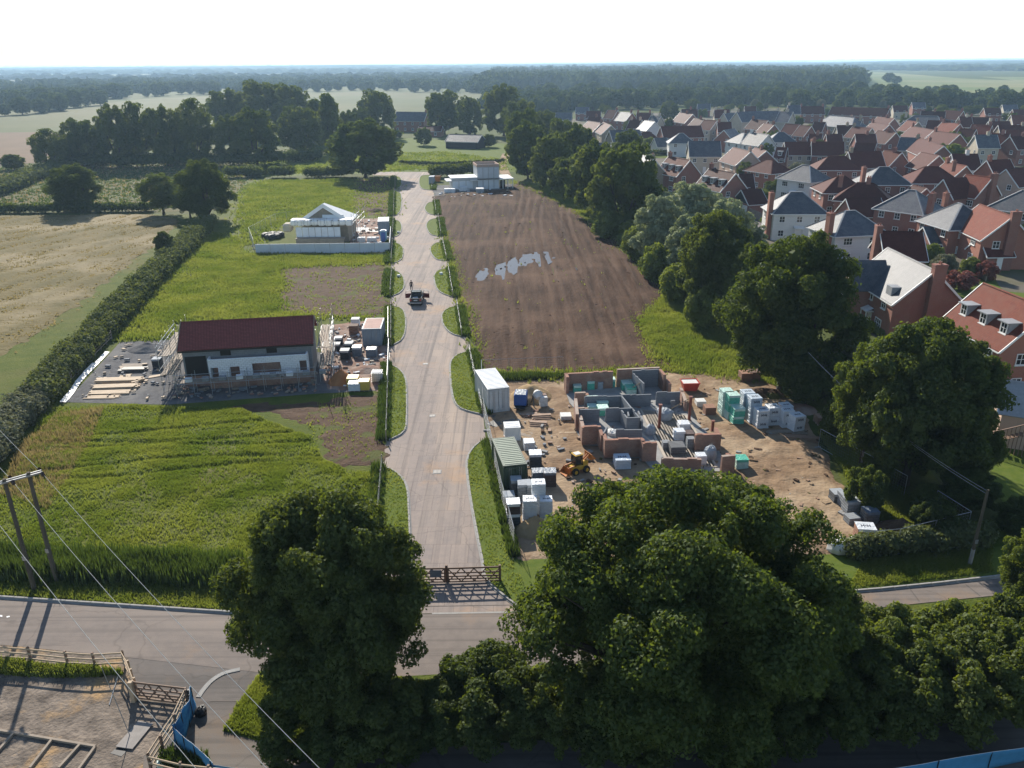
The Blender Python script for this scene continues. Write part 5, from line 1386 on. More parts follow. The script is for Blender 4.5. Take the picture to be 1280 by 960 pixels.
b = MB(); b.add([(-0.65, -0.5, 0.1), (0.65, -0.5, 0.1), (0.65, 0.5, 0.1), (-0.65, 0.5, 0.1), (-0.9, -0.7, 1.15), (0.9, -0.7, 1.15), (0.9, 0.7, 1.15), (-0.9, 0.7, 1.15)], [(3, 2, 1, 0), (0, 1, 5, 4), (1, 2, 6, 5), (2, 3, 7, 6), (3, 0, 4, 7)])
for q in ((-0.9, -0.7, -0.9, 0.7), (0.9, -0.7, 0.9, 0.7), (-0.9, -0.7, 0.9, -0.7), (-0.9, 0.7, 0.9, 0.7)): b.beam((q[0], q[1], 1.15), (q[2], q[3], 1.15), 0.08, 0.08)
b.obj('tub', M['red_paint'], t)
b = MB(); b.box((0, 0, 1.08), (1.64, 1.24, 0.1), 0, 0.03); b.obj('mortar', M['bag_white'], t)
p = G(546, 227); t = thing('skip', 'rusty orange skip at the head of the estate road', 'skip', (p.x, p.y, 0), 0.0)
b = MB(); b.add([(-0.9, -0.8, 0.1), (0.9, -0.8, 0.1), (0.9, 0.8, 0.1), (-0.9, 0.8, 0.1), (-1.3, -1.0, 1.7), (1.3, -1.0, 1.7), (1.3, 1.0, 1.7), (-1.3, 1.0, 1.7)], [(3, 2, 1, 0), (0, 1, 5, 4), (1, 2, 6, 5), (2, 3, 7, 6), (3, 0, 4, 7)]); b.obj('tub', M['orange_paint'], t)
b = MB(); b.box((0, 0, 1.5), (2.3, 1.7, 0.2), 0, 0.05); b.obj('load', M['rubble'], t)
p = G(472, 477); t = thing('liquid_tank', 'white caged liquid tank on a pallet by the road fence', 'tank', (p.x, p.y, 0), 0.0)
pal_mesh(1.1, 1.2).obj('pallet', M['old_timber'], t)
b = MB(); b.box((0, 0, 0.72), (1.05, 1.15, 1.1), 0, 0.08); b.obj('bottle', M['bag_white'], t)
b = MB()
for k in range(5):
    z = 0.25 + k * 0.24
    for y in (-0.6, 0.6): b.beam((-0.55, y, z), (0.55, y, z), 0.025, 0.025)
    for x in (-0.55, 0.55): b.beam((x, -0.6, z), (x, 0.6, z), 0.025, 0.025)
    for y in (-0.6, 0.6): b.beam((-0.5 + k * 0.25, y, 0.14), (-0.5 + k * 0.25, y, 1.25), 0.025, 0.025)
b.obj('cage', M['galv'], t)
p = G(480, 302); t = thing('portable_toilet', 'blue portable toilet below the grey container', 'portable toilet', (p.x, p.y, 0), 0.0)
b = MB(); b.box((0, 0, 1.1), (1.2, 1.2, 2.1), 0, 0.05); b.obj('cabin', M['toilet_blue'], t)
b = MB(); b.box((0, 0, 2.2), (1.28, 1.28, 0.12), 0, 0.04); b.box((0, 0, 2.32), (0.9, 0.9, 0.14), 0, 0.06); b.obj('roof', M['wrap_blue'], t)
b = MB(); b.box((0, -0.62, 1.05), (0.8, 0.05, 1.85), 0, 0.01); b.obj('door', M['blue_paint'], t)

# ---- yellow site machine with raised bucket
p = G(722, 590); t = thing('loader', 'small yellow loader with orange buckets before the brick shell', 'loader', (p.x, p.y, 0), 0.5); t.scale = (0.72, 0.72, 0.78)
b = MB(); b.box((0, 0, 0.75), (2.3, 1.2, 0.55), 0, 0.08); b.box((0.75, 0, 1.15), (0.9, 1.05, 0.5), 0, 0.1); b.obj('chassis', M['yellow_paint'], t)
b = MB()
for sx in (-0.65, 0.35):
    for sy in (-0.52, 0.52): b.beam((sx, sy, 1.0), (sx * 0.85 - 0.02, sy * 0.9, 2.25), 0.09, 0.09)
cb = b.obj('cab', M['black'], t)
b = MB(); b.box((-0.15, 0, 1.6), (0.85, 0.9, 1.0), 0, 0.02); b.obj('window', M['glass'], cb)
b = MB(); b.box((-0.14, 0, 2.29), (1.15, 1.12, 0.1), 0, 0.03); b.obj('cab_roof', M['yellow_paint'], t)
b = MB(); b.box((-0.14, 0, 2.36), (0.8, 0.75, 0.05), 0, 0.01); b.obj('roof_panel', M['bag_white'], t)
for sx in (-0.75, 0.8):
    for sy in (-0.7, 0.7):
        w_ = MB(); w_.tube((sx, sy - 0.16, 0.45), (sx, sy + 0.16, 0.45), 0.45, 0.45, 14); o = w_.obj('wheel', M['tyre'], t)
        w_ = MB(); w_.tube((sx, sy - 0.18, 0.45), (sx, sy + 0.18, 0.45), 0.22, 0.22, 10); w_.obj('rim', M['yellow_paint'], o)
for sy in (-0.45, 0.45):
    b = MB(); b.beam((-0.5, sy, 1.1), (-1.5, sy, 1.0), 0.12, 0.16); b.beam((0.7, sy * 0.4, 1.3), (1.6, sy * 0.4, 2.0), 0.14, 0.16); b.obj('lift_arm', M['orange_paint'], t)
for s, z in ((-1, 0.55), (1, 1.75)):
    b = MB(); x = s * 1.75
    b.add([(x - s * 0.25, -0.75, z + 0.35), (x - s * 0.25, 0.75, z + 0.35), (x - s * 0.2, 0.75, z - 0.3), (x - s * 0.2, -0.75, z - 0.3), (x + s * 0.4, -0.75, z - 0.3), (x + s * 0.4, 0.75, z - 0.3)], [(0, 1, 2, 3), (3, 2, 5, 4), (0, 3, 4), (1, 5, 2)])
    b.box((x - s * 0.28, 0, z), (0.06, 1.55, 0.7)); b.obj('bucket', M['orange_paint'], t)

# ---- the unfinished brick shell on the right
def wall_thing(parent, pts, h, th, mat, zs=0.0, name='wall'):
    b = MB()
    P = [G(u, v) for u, v in pts]
    for i, (a, c) in enumerate(zip(P[:-1], P[1:])):
        d = (c - a).normalized()
        e = d * (th / 2 - 0.003 * (i % 2))
        hh = h - 0.004 * (i % 2)
        b.beam(a - e + Vector((0, 0, zs + hh / 2)), c + e + Vector((0, 0, zs + hh / 2)), th, hh)
        # toothed, stepped top courses
        L = (c - a).length; n = max(1, int(L / 0.9))
        for k in range(n):
            if random.random() < 0.45:
                q0 = a.lerp(c, k / n); q1 = a.lerp(c, (k + random.uniform(0.4, 1.0)) / n)
                if (q1 - q0).length > 0.1: b.beam(q0 + Vector((0, 0, zs + hh + 0.037)), q1 + Vector((0, 0, zs + hh + 0.037)), th - 0.012, 0.072)
    return b.obj(name, M[mat], parent)
sh = thing('unfinished_house', 'roofless brick house shell with grey inner walls on the dirt site', 'building', (0, 0, 0))
slab = px([(707, 491), (764, 487), (772, 486), (822, 483.5), (838, 492), (852, 511), (864, 522), (893, 553), (898, 566), (916, 592), (818, 592), (802, 574), (757, 574), (748, 558), (729, 558), (720, 540), (726, 522), (712, 506)])
b = MB(); b.prism(slab, 0.03, 0.24); b.obj('floor', M['concrete'], sh)
for k in range(16):                       # floor beams of the open deck
    a = G(802 + k * 3.6, 512 + k * 0.5, 0.26); c = G(836 + k * 3.9, 578 + k * 0.4, 0.26)
    b = MB(); b.beam((a.x, a.y, 0.27), (c.x, c.y, 0.27), 0.40, 0.07); b.obj('floor_beam', M['deck'], sh)
WB = [([(707, 490), (763.5, 487)], 1.9, 'brick_new'), ([(772, 485.5), (821, 483)], 2.0, 'brick_new'), ([(707.5, 490.5), (709, 494)], 1.9, 'brick_new'),
      ([(824, 485), (829, 491)], 1.9, 'brick_new'), ([(833, 491), (836, 496)], 1.3, 'brick_new'), ([(720, 508.5), (729.5, 508)], 1.35, 'brick_new'),
      ([(719, 521), (721, 540)], 1.7, 'brick_new'), ([(719.5, 520.5), (733, 519.5)], 0.6, 'brick_new'), ([(729, 558), (725, 541)], 1.5, 'brick_new'), ([(729, 558), (748, 557)], 1.75, 'brick_new'), ([(748, 556.5), (752, 566)], 1.6, 'brick_new'),
      ([(757, 574.5), (800, 573)], 1.75, 'brick_new'), ([(757, 574), (754.5, 566)], 1.6, 'brick_new'), ([(801, 574), (804, 579), (817, 578)], 1.75, 'brick_new'),
      ([(828, 588), (873, 589)], 0.95, 'brick_new'), ([(869, 566), (897, 565)], 1.6, 'brick_new'), ([(896, 564), (893, 556)], 1.45, 'brick_new'), ([(902, 595), (914, 594)], 1.7, 'brick_new'), ([(914, 593), (908, 583)], 1.0, 'brick_new'),
      ([(850, 500), (856, 516)], 1.1, 'brick_new')]
WG = [([(790, 487.5), (821, 485.5)], 2.0), ([(790.5, 488.5), (803.5, 501)], 1.75), ([(731, 513), (775, 511.5)], 1.25), ([(777, 511.5), (812, 510)], 1.3), ([(776.5, 512.5), (798, 540)], 1.3),
      ([(724, 531), (748, 530.5)], 1.4), ([(757, 530), (789, 529)], 1.4), ([(776, 532), (783, 541), (796, 540.5)], 1.35), ([(784, 533), (785, 537.5)], 1.3), ([(770, 551), (801, 550.5)], 0.9),
      ([(820, 508.5), (848, 507.5)], 1.35), ([(752, 562), (758, 551)], 1.2), ([(797, 530), (802, 542)], 1.1), ([(808, 579), (816, 577)], 1.6), ([(838.5, 514), (842, 513.8)], 0.95)]
for pts, h, m_ in WB: wall_thing(sh, pts, h, 0.31, m_, 0.24)
for pts, h in WG: wall_thing(sh, pts, h, 0.14, 'block_grey', 0.24, 'inner_wall')
for (u, v, h, l) in ((823.5, 538, 2.45, 'rust'), (861, 528, 2.5, 'rust'), (890, 541, 1.0, 'rust')):
    p = G(u, v); b = MB(); b.box((p.x, p.y, h / 2 + 0.25), (0.24, 0.24, h)); b.box((p.x, p.y, 0.28), (0.4, 0.4, 0.05)); b.box((p.x, p.y, h + 0.26), (0.34, 0.34, 0.04)); b.obj('steel_post', M['rust'], sh)
for a, c, l in (((836, 516, 0.3), (859.5, 498, 0.35), 'long pale plank leaning up to the red steel post'), ((783, 492, 0.6), (801, 483, 1.6), 'pale plank leaning over the green packs')):
    A = G(a[0], a[1]); C = G(859.8, 527) if a[0] == 836 else G(801.5, 498)
    b = MB(); b.beam((A.x, A.y, 0.32), (C.x, C.y, 2.5 if a[0] == 836 else 1.9), 0.2, 0.06); prop(b.obj('leaning_plank', M['timber'], None), l, 'plank')

# ---- temporary mesh fences: framed panels on feet
def mesh_panel(parent, a, c, h=1.95, solid=None):
    a, c = Vector(a), Vector(c)
    up = Vector((0, 0, h))
    z0 = Vector((0, 0, 0.06))
    b = MB(); r = 0.021
    b.tube(a + z0, a + up, r, r, 5); b.tube(c + z0, c + up, r, r, 5); b.tube(a + up, c + up, r, r, 5); b.tube(a + z0 * 3, c + z0 * 3, r, r, 5)
    f = b.obj('panel', M['galv'], parent)
    w = MB(); L = (c - a).length; n = int(L / 0.24)
    for k in range(1, n): 
        q = a.lerp(c, k / n); w.tube(q + z0 * 3, q + up, 0.0035, 0.0035, 3)
    for k in range(1, 7):
        zz = Vector((0, 0, 0.18 + (h - 0.18) * k / 7)); w.tube(a + zz, c + zz, 0.0035, 0.0035, 3)
    w.obj('mesh', M['galv'], f)
def mesh_fence(pts, label, h=1.95, pl=3.45):
    P = [G(u, v) for u, v in pts]
    t = thing('mesh_fence', label, 'fence', (0, 0, 0))
    for a, c in zip(P[:-1], P[1:]):
        n = max(1, int(round((c - a).length / pl)))
        for k in range(n):
            q0, q1 = a.lerp(c, k / n), a.lerp(c, (k + 1) / n)
            mesh_panel(t, q0.lerp(q1, 0.012), q0.lerp(q1, 0.988), h)
            b = MB(); b.box((q0.x, q0.y, 0.07), (0.24, 0.65, 0.13), math.atan2((c - a).y, (c - a).x), 0.02); b.obj('foot', M['concrete'], t)
mesh_fence([(602, 470), (604, 519), (613, 560), (627, 628), (643, 690)], 'mesh panel fence along the verge in front of the containers')
mesh_fence([(486, 440), (486, 400)], 'mesh panel fence between the estate road and the red roofed container')
mesh_fence([(485, 490), (487, 442)], 'mesh panel fence in front of the rubble yard')
mesh_fence([(1022, 560), (1075, 590), (1130, 622)], 'mesh panel fence on the grass right of the site')
mesh_fence([(1208, 668), (1120, 690), (1080, 694)], 'mesh panel fence along the corner hedge')
mesh_fence([(1166, 640), (1208, 668)], 'short mesh panel fence with a white top at the corner')
mesh_fence([(318, 312), (312, 296), (345, 278), (372, 274)], 'mesh panel fence left of the sheeted house')
mesh_fence([(602, 470), (704, 466)], 'mesh panel fence at the edge of the ploughed soil')
p = G(970, 492); q = G(990, 500)
t = thing('leaning_fence_panel', 'loose mesh panel leaning at the dark tree line', 'fence panel', (0, 0, 0))
b = MB(); A, C = Vector((p.x, p.y, 0.1)), Vector((q.x, q.y, 0.1)); U = Vector((0.3, 0.9, 1.7))
for s, e in ((A, A + U), (C, C + U), (A + U, C + U), (A, C)): b.tube(s, e, 0.035, 0.035, 5)
b.obj('frame', M['galv'], t)
b = MB()
for k in range(1, 12): b.tube(A.lerp(C, k / 12), A.lerp(C, k / 12) + U, 0.004, 0.004, 3)
b.obj('mesh', M['galv'], t)
# post and wire fences along every plot edge
def wire_fence(a, c, label, h=1.25, sp=2.6):
    A, C = G(*a), G(*c)
    t = thing('wire_fence', label, 'fence', (A.x, A.y, 0))
    n = max(1, int((C - A).length / sp))
    for k in range(n + 1):
        q = (C - A) * (k / n)
        b = MB(); b.box((q.x, q.y, h / 2), (0.09, 0.09, h)); b.obj('post', M['old_timber'], t)
    w = MB()
    for z in (0.35, 0.75, 1.15): w.tube((0, 0, z), ((C - A).x, (C - A).y, z), 0.008, 0.008, 3)
    w.obj('wire', M['galv'], t)
ordn = ['first', 'second', 'third', 'fourth', 'fifth', 'sixth', 'seventh', 'eighth']
for i in range(8):
    a, c = LV[i][0][0], LV[i][0][-1]
    if i == 0: c = (468, 700)
    wire_fence(a, c, f'post and wire fence behind the {ordn[i]} verge from the gate, left of the road')
    a, c = RV[i][0][0], RV[i][0][-1]
    if i >= 1: wire_fence(a, c, f'post and wire fence behind the {ordn[i]} verge from the gate, right of the road')

# ---- the brown roofed new house and its scaffold
def gable_roof_obj(parent, x0, x1, y0, y1, ze, zr, mat, oh=0.3, th=0.14, ridge=True, name='roof'):
    """roof over the rectangle, ridge along x"""
    ym = (y0 + y1) / 2
    k = (zr - ze) / (ym - y0)
    b = MB()
    a = [(x0 - oh, y0 - oh, ze - oh * k), (x1 + oh, y0 - oh, ze - oh * k), (x1 + oh, ym, zr), (x0 - oh, ym, zr)]
    c = [(x1 + oh, y1 + oh, ze - oh * k), (x0 - oh, y1 + oh, ze - oh * k), (x0 - oh, ym, zr), (x1 + oh, ym, zr)]
    b.slab([(p[0], p[1], p[2] + th) for p in a], th); b.slab([(p[0], p[1], p[2] + th) for p in c], th)
    r = b.obj(name, M[mat], parent)
    if ridge:
        rb = MB(); n = max(2, int((x1 - x0 + 2 * oh) / 0.5))
        for i in range(n):
            xa = x0 - oh + (x1 - x0 + 2 * oh) * i / n; xb = xa + (x1 - x0 + 2 * oh) / n - 0.02
            rb.add([(xa, ym - 0.16, zr + th - 0.03), (xb, ym - 0.16, zr + th - 0.03), (xb, ym, zr + th + 0.09), (xa, ym, zr + th + 0.09), (xa, ym + 0.16, zr + th - 0.03), (xb, ym + 0.16, zr + th - 0.03)], [(0, 1, 2, 3), (3, 2, 5, 4)])
        rb.obj('ridge_tiles', M[mat], r)
    return r
def gable_walls(x0, x1, y0, y1, ze, zr, z0=0.0):
    ym = (y0 + y1) / 2
    b = MB()
    vs = []
    for x in (x0, x1): vs += [(x, y0, z0), (x, y1, z0), (x, y1, ze), (x, ym, zr), (x, y0, ze)]
    b.add(vs, [(0, 1, 2, 3, 4)[::-1], (5, 6, 7, 8, 9), (0, 5, 9, 4), (6, 1, 2, 7), (0, 1, 6, 5), (4, 9, 8, 3), (3, 8, 7, 2)])
    return b
pa, pb = G(227, 404, 6.4), G(391.5, 395.5, 6.4)
an = math.atan2((pb - pa).y, (pb - pa).x); Lh = (pb - pa).length
nh = thing('new_house', 'new house with plum brown tiled roof and white block lower wall', 'house', (0, 0, 0), 0)
c0 = (pa + pb) / 2
nh.location = (c0.x, c0.y, 0); nh.rotation_euler = (0, 0, an)
hw = 3.1
gable_walls(-Lh / 2 + 0.3, Lh / 2 - 0.3, -hw, hw, 4.4, 6.3).obj('wall', M['block_grey'], nh)
gable_roof_obj(nh, -Lh / 2 + 0.3, Lh / 2 - 0.3, -hw, hw, 4.42, 6.35, 'new_tile', oh=0.35)
b = MB(); b.box((0, -hw - 0.40, 4.16), (Lh + 0.1, 0.09, 0.16)); b.obj('gutter', M['black'], nh)
bx = MB(); bx.box((0, -hw - 0.08, 0.62), (Lh - 0.5, 0.2, 1.24)); bx.obj('plinth', M['brick_new'], nh)
# single storey front wall, block built, each course laid
fx0, fx1, fy = -Lh / 2 + 3.1, Lh / 2 - 0.75, -hw - 1.0
fb = MB(); openings = [(-3.6, 1.0, 1.25, 2.5), (-1.35, 1.0, 1.05, 2.5), (2.0, 3.0, 1.6, 2.65), (6.1, 1.1, 1.5, 2.7)]
bw, bh = 0.46, 0.235
nrow = 10
for r in range(nrow):
    z = 1.02 + r * bh
    gaps = sorted((o[0] - o[1] / 2, o[0] + o[1] / 2) for o in openings if o[2] < z + bh / 2 < o[3])
    runs, x = [], fx0
    for g0, g1 in gaps: runs.append((x, g0)); x = g1
    runs.append((x, fx1))
    for r0, r1 in runs:
        x = r0; first = True
        while x < r1 - 0.03:
            w_ = bw if (not first or r % 2) else bw / 2
            xe = min(x + w_ - 0.016, r1)
            fb.box(((x + xe) / 2, fy, z + bh / 2), (xe - x, 0.2 + random.uniform(-0.01, 0.01), bh - 0.016))
            x += w_; first = False
for r in range(nrow):
    for k in range(2):
        for sx in (fx0 - 0.0, fx1):
            fb.box((sx, fy + 0.35 + k * bw, 1.02 + r * bh + bh / 2), (0.2, bw - 0.016, bh - 0.016))
prop(fb.obj('front_wall', M['block_white'], nh), 'pale new blockwork with dark openings', None, None, 'stuff')
bx = MB(); bx.box(((fx0 + fx1) / 2, fy + 0.02, 0.5), (fx1 - fx0 + 0.3, 0.3, 1.0)); bx.box(((fx0 + fx1) / 2, fy + 0.55, 0.35), (fx1 - fx0, 0.8, 0.7)); bx.obj('front_plinth', M['brick_new'], nh)
bx = MB(); bx.box(((fx0 + fx1) / 2, -hw - 0.03, 2.1), (fx1 - fx0 - 0.5, 0.05, 2.0)); bx.obj('back_of_room', M['brick_new'], nh)
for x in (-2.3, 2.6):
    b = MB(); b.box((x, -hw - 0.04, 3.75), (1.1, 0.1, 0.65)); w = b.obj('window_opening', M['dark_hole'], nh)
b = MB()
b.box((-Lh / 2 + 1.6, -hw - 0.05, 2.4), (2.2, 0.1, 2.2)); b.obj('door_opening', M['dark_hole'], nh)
b = MB(); b.beam((-Lh / 2 - 0.1, -hw - 0.3, 4.3), (-Lh / 2 - 0.1, 0, 6.5), 0.06, 0.2); b.beam((-Lh / 2 - 0.1, hw + 0.3, 4.3), (-Lh / 2 - 0.1, 0, 6.5), 0.06, 0.2); b.obj('bargeboard', M['old_timber'], nh)
b = MB(); b.beam((Lh / 2 + 0.1, -hw - 0.3, 4.3), (Lh / 2 + 0.1, 0, 6.5), 0.06, 0.2); b.beam((Lh / 2 + 0.1, hw + 0.3, 4.3), (Lh / 2 + 0.1, 0, 6.5), 0.06, 0.2); b.obj('bargeboard', M['old_timber'], nh)
sc_ = thing('scaffolding', 'tube scaffold with plank lifts around the brown roofed new house', 'scaffolding', (c0.x, c0.y, 0), an)
xe = Lh / 2 + 0.3
def pole(a, c, r=0.03, mat='galv'):
    b = MB(); b.tube(a, c, r, r, 5); b.obj('tube', M[mat], sc_)
def deck(x0, x1, y0, y1, z, axis='x'):
    n = max(1, int(((y1 - y0) if axis == 'x' else (x1 - x0)) / 0.26))
    for k in range(n):
        b = MB()
        if axis == 'x':
            y = y0 + (k + 0.5) * (y1 - y0) / n; b.box(((x0 + x1) / 2 + random.uniform(-0.2, 0.2), y, z), (x1 - x0, 0.22, 0.04), random.uniform(-0.006, 0.006))
        else:
            x = x0 + (k + 0.5) * (x1 - x0) / n; b.box((x, (y0 + y1) / 2 + random.uniform(-0.2, 0.2), z), (0.22, y1 - y0, 0.04), random.uniform(-0.006, 0.006))
        b.obj('board', M['old_timber'], sc_)
yo = fy - 0.7; yo2 = fy - 2.0
xs = [-xe + 0.2 + (2 * xe - 0.4) * k / 8 for k in range(9)]
for x in xs:
    pole((x, yo2, 0), (x, yo2, 2.6)); pole((x, yo, 0), (x, yo, 2.5)); pole((x, yo2 - 0.1, 1.45), (x, yo + 0.1, 1.45))
for z, y in ((1.45, yo2), (1.45, yo), (2.0, yo2), (2.5, yo2)): pole((-xe, y, z), (xe, y, z))
for k in range(4): deck(-xe + k * (2 * xe / 4), -xe + (k + 1) * (2 * xe / 4) - 0.05, yo2 + 0.1, yo - 0.05, 1.52)
for sx in (-1, 1):
    ex = sx * (Lh / 2 + 0.5); ox = sx * (Lh / 2 + 1.9)
    for y in (-hw - 1.2, -hw + 1.4, 0, hw - 1.2, hw + 0.8):
        pole((ex, y, 0), (ex, y, 6.2)); pole((ox, y, 0), (ox, y, 6.6 if sx > 0 else 5.6))
        for z in (2.0, 4.1): pole((ex - sx * 0.1, y, z), (ox + sx * 0.1, y, z))
    for z in (2.0, 2.6, 4.1, 4.7, 5.2):
        pole((ox, -hw - 1.6, z), (ox, hw + 1.1, z))
        if z in (2.0, 4.1): pole((ex, -hw - 1.6, z), (ex, hw + 1.1, z))
    for z in (2.08, 4.18): deck(min(ex, ox), max(ex, ox), -hw - 1.3, hw + 0.8, z, 'y')
    pole((ox, -hw - 1.2, 0.1), (ox, hw + 0.8, 4.2)); pole((ox, hw + 0.8, 2.0), (ox, -hw - 1.2, 5.6))
for k in range(9):                               # blocks laid out ready on the lift
    b = MB(); x = -xe + 1.5 + k * 1.75
    b.box((x, yo2 + 0.4, 1.54 + 0.24), (0.7, 0.44, 0.44), random.uniform(-.1, .1), 0.01)
    prop(b.obj('block_stack', M['block_pack'] if k % 3 else M['wrap_white'], None), ordn[k % 8] + ' loose stack of blocks from the left on the low scaffold' if k < 8 else 'last loose stack of blocks on the low scaffold', 'block stack')
    o = bpy.context.scene.objects[-1] if False else None
for o in [o for o in COL.objects if o.name.startswith('block_stack')]:
    o.location = (c0.x, c0.y, 0); o.rotation_euler = (0, 0, an)
# white membrane along the gravel edge and the rail fence left of the yard
b = MB(); ml = [G(u, v, 0.06) for u, v in ((83, 503), (92, 492), (101, 478), (112, 466), (124, 454), (137, 440))]
for i, (a, c) in enumerate(zip(ml[:-1], ml[1:])):
    d = (c - a); nrm = Vector((-d.y, d.x, 0)).normalized() * random.uniform(0.5, 0.9)
    b.add([a + Vector((0, 0, 0.03)), a + nrm + Vector((0, 0, 0.12)), c + nrm + Vector((0, 0, 0.12)), c + Vector((0, 0, 0.03))], [(0, 1, 2, 3), (3, 2, 1, 0)])
prop(b.obj('ground_membrane', M['membrane']), 'white ground membrane showing along the edge of the gravel yard', 'membrane')
def rail_fence(pts, label, rails=(0.35, 0.7, 1.05), sp=2.2, h=1.2, mat='old_timber', rw=0.04, rh=0.1, postw=0.11, pmat=None, name='rail_fence'):
    line = [G(u, v) for u, v in pts] if not isinstance(pts[0], Vector) else pts
    t = thing(name, label, 'fence', tuple(line[0]))
    o = line[0]
    for a, c in zip(line[:-1], line[1:]):
        n = max(1, int(round((c - a).length / sp)))
        for k in range(n + 1):
            q = a.lerp(c, k / n) - o
            if k == n and c is not line[-1]: continue
            b = MB(); b.box((q.x, q.y, h / 2 - 0.05), (postw, postw, h + 0.1), math.atan2((c - a).y, (c - a).x)); b.obj('post', M[pmat or mat], t)
        d = (c - a).normalized(); nr = Vector((-d.y, d.x, 0)) * (-(postw / 2 + rw / 2))
        for z in rails:
            b = MB(); b.beam(a - o + nr + Vector((0, 0, z)), c - o + nr + Vector((0, 0, z)), rw, rh); b.obj('rail', M[mat], t)
    return t
rail_fence([(66, 502), (90, 476), (112, 452), (140, 424)], 'three rail timber fence on the left edge of the gravel yard')

# ---- the white sheeted house
pa = G(407.5, 256.5, 7.6); gl, gr = G(377, 278, 3.9), G(434.5, 277.5, 3.9)
cx, cy = (gl + gr) / 2, None
an2 = math.atan2((gr - gl).y, (gr - gl).x)
W2 = (gr - gl).length
sh2 = thing('sheeted_house', 'unfinished gabled house wrapped in white sheeting and white hoarding', 'house', ((gl.x + gr.x) / 2, (gl.y + gr.y) / 2, 0), an2)
dp = 9.0
ze2, zr2 = 3.9, 7.4
# gable faces us: ridge along local y
b = MB(); h2 = W2 / 2
b.add([(-h2, 0, 0), (h2, 0, 0), (h2, 0, ze2), (0, 0, zr2), (-h2, 0, ze2), (-h2, dp, 0), (h2, dp, 0), (h2, dp, ze2), (0, dp, ze2), (-h2, dp, ze2)], [(0, 1, 2, 3, 4), (9, 8, 7, 6, 5), (1, 6, 7, 2), (5, 0, 4, 9)])
b.obj('wall', M['stone'], sh2)
for s in (-1, 1):
    e = ze2 - 0.25
    q = [(s * (h2 + 0.5), -0.35, e), (s * (h2 + 0.5), dp + 0.4, e), (0, 1.2, zr2 + 0.1), (0, -0.35, zr2 + 0.1)]
    b = MB(); b.slab(q if s > 0 else q[::-1], 0.1); b.obj('roof_membrane', M['membrane'], sh2)
for s in (-1, 1):
    b = MB(); q = [(s * (h2 + 0.6), -0.42, ze2 - 0.5), (s * (h2 + 0.6), -0.42, ze2 + 0.35), (0, -0.42, zr2 + 0.22), (0, -0.42, zr2 - 0.62)]
    b.slab(q if s > 0 else q[::-1], 0.05); b.obj('verge_sheet', M['membrane'], sh2)
b = MB(); b.slab([(h2 + 0.45, dp + 0.42, ze2 - 0.27), (-h2 - 0.45, dp + 0.42, ze2 - 0.27), (0, 1.22, zr2 + 0.08)], 0.1); b.obj('roof_membrane', M['membrane'], sh2)
b = MB()
for k in range(9):                                 # the sheeted scaffold: roll of sheet above, panels below
    x0 = -h2 - 1.6 + k * (W2 + 3.0) / 9; x1 = x0 + (W2 + 3.0) / 9 - 0.05
    b = MB(); b.box(((x0 + x1) / 2, -2.2, 4.2), (x1 - x0, 0.9, 1.1 + 0.15 * math.sin(k * 1.7)), 0, 0.2); b.box(((x0 + x1) / 2, -1.2, 4.75), (x1 - x0, 2.0, 0.08)); b.obj('roof_sheet', M['membrane'], sh2)
for k in range(7):
    x0 = -h2 - 0.6 + k * (W2 - 0.4) / 7; x1 = x0 + (W2 - 0.4) / 7 - 0.07
    b = MB(); b.box(((x0 + x1) / 2, -2.6, 2.15), (x1 - x0, 0.05, 2.5)); b.obj('sheet_panel', M['sheeting'], sh2)
b = MB()
for k in range(8):
    x0 = -h2 - 0.65 + k * (W2 - 0.4) / 7; b.tube((x0, -2.7, 0), (x0, -2.7, 5.2), 0.03, 0.03, 5)
for x in (h2 + 1.3, h2 + 2.4):
    for y in (-2.6, 0, 3, 6): b.tube((x, y, 0), (x, y, 6.0), 0.035, 0.035, 5)
for z in (2, 4, 5):
    b.tube((h2 + 1.3, -2.8, z), (h2 + 1.3, 6.2, z), 0.03, 0.03, 5); b.tube((h2 + 2.4, -2.8, z), (h2 + 2.4, 6.2, z), 0.03, 0.03, 5)
prop(b.obj('scaffold_tube', M['galv'], sh2), kind='stuff')
b = MB(); b.box((-0.3, -3.5, 1.45), (W2 + 0.4, 1.5, 0.14)); b.obj('deck', M['old_timber'], sh2)
b = MB(); b.box((-0.3, -4.2, 0.7), (W2 + 0.2, 0.12, 1.36)); b.obj('deck_fascia', M['stone'], sh2)
b = MB(); b.box((-h2 - 2.6, -0.6, 3.1), (1.6, 2.4, 1.6), 0, 0.25); b.obj('tarpaulin', M['cream'], sh2)
b = MB(); b.box((1.8, -0.2, 4.9), (4.2, 0.1, 1.0)); b.obj('loose_sheet', M['sheeting'], sh2)
hp = [G(320, 317.6), G(487, 315.6)]
hd = thing('hoarding', 'white panel hoarding in front of the sheeted house', 'fence', tuple(hp[0]), math.atan2((hp[1] - hp[0]).y, (hp[1] - hp[0]).x))
Lq = (hp[1] - hp[0]).length; npn = 9
for k in range(npn):
    b = MB(); b.box((Lq * (k + 0.5) / npn, random.uniform(-0.03, 0.03), 0.95), (Lq / npn - 0.05, 0.06, 1.8), random.uniform(-0.01, 0.01)); b.obj('panel', M['hoarding'], hd)
for k in range(npn + 1):
    b = MB(); b.box((Lq * k / npn, 0.1, 0.95), (0.09, 0.09, 1.95)); b.obj('post', M['old_timber'], hd)
h2p = [G(487.5, 315.6), G(489, 294)]
hd2 = thing('hoarding', 'white panel hoarding turning along the road beside the toilet', 'fence', tuple(h2p[0]), math.atan2((h2p[1] - h2p[0]).y, (h2p[1] - h2p[0]).x))
Lq = (h2p[1] - h2p[0]).length
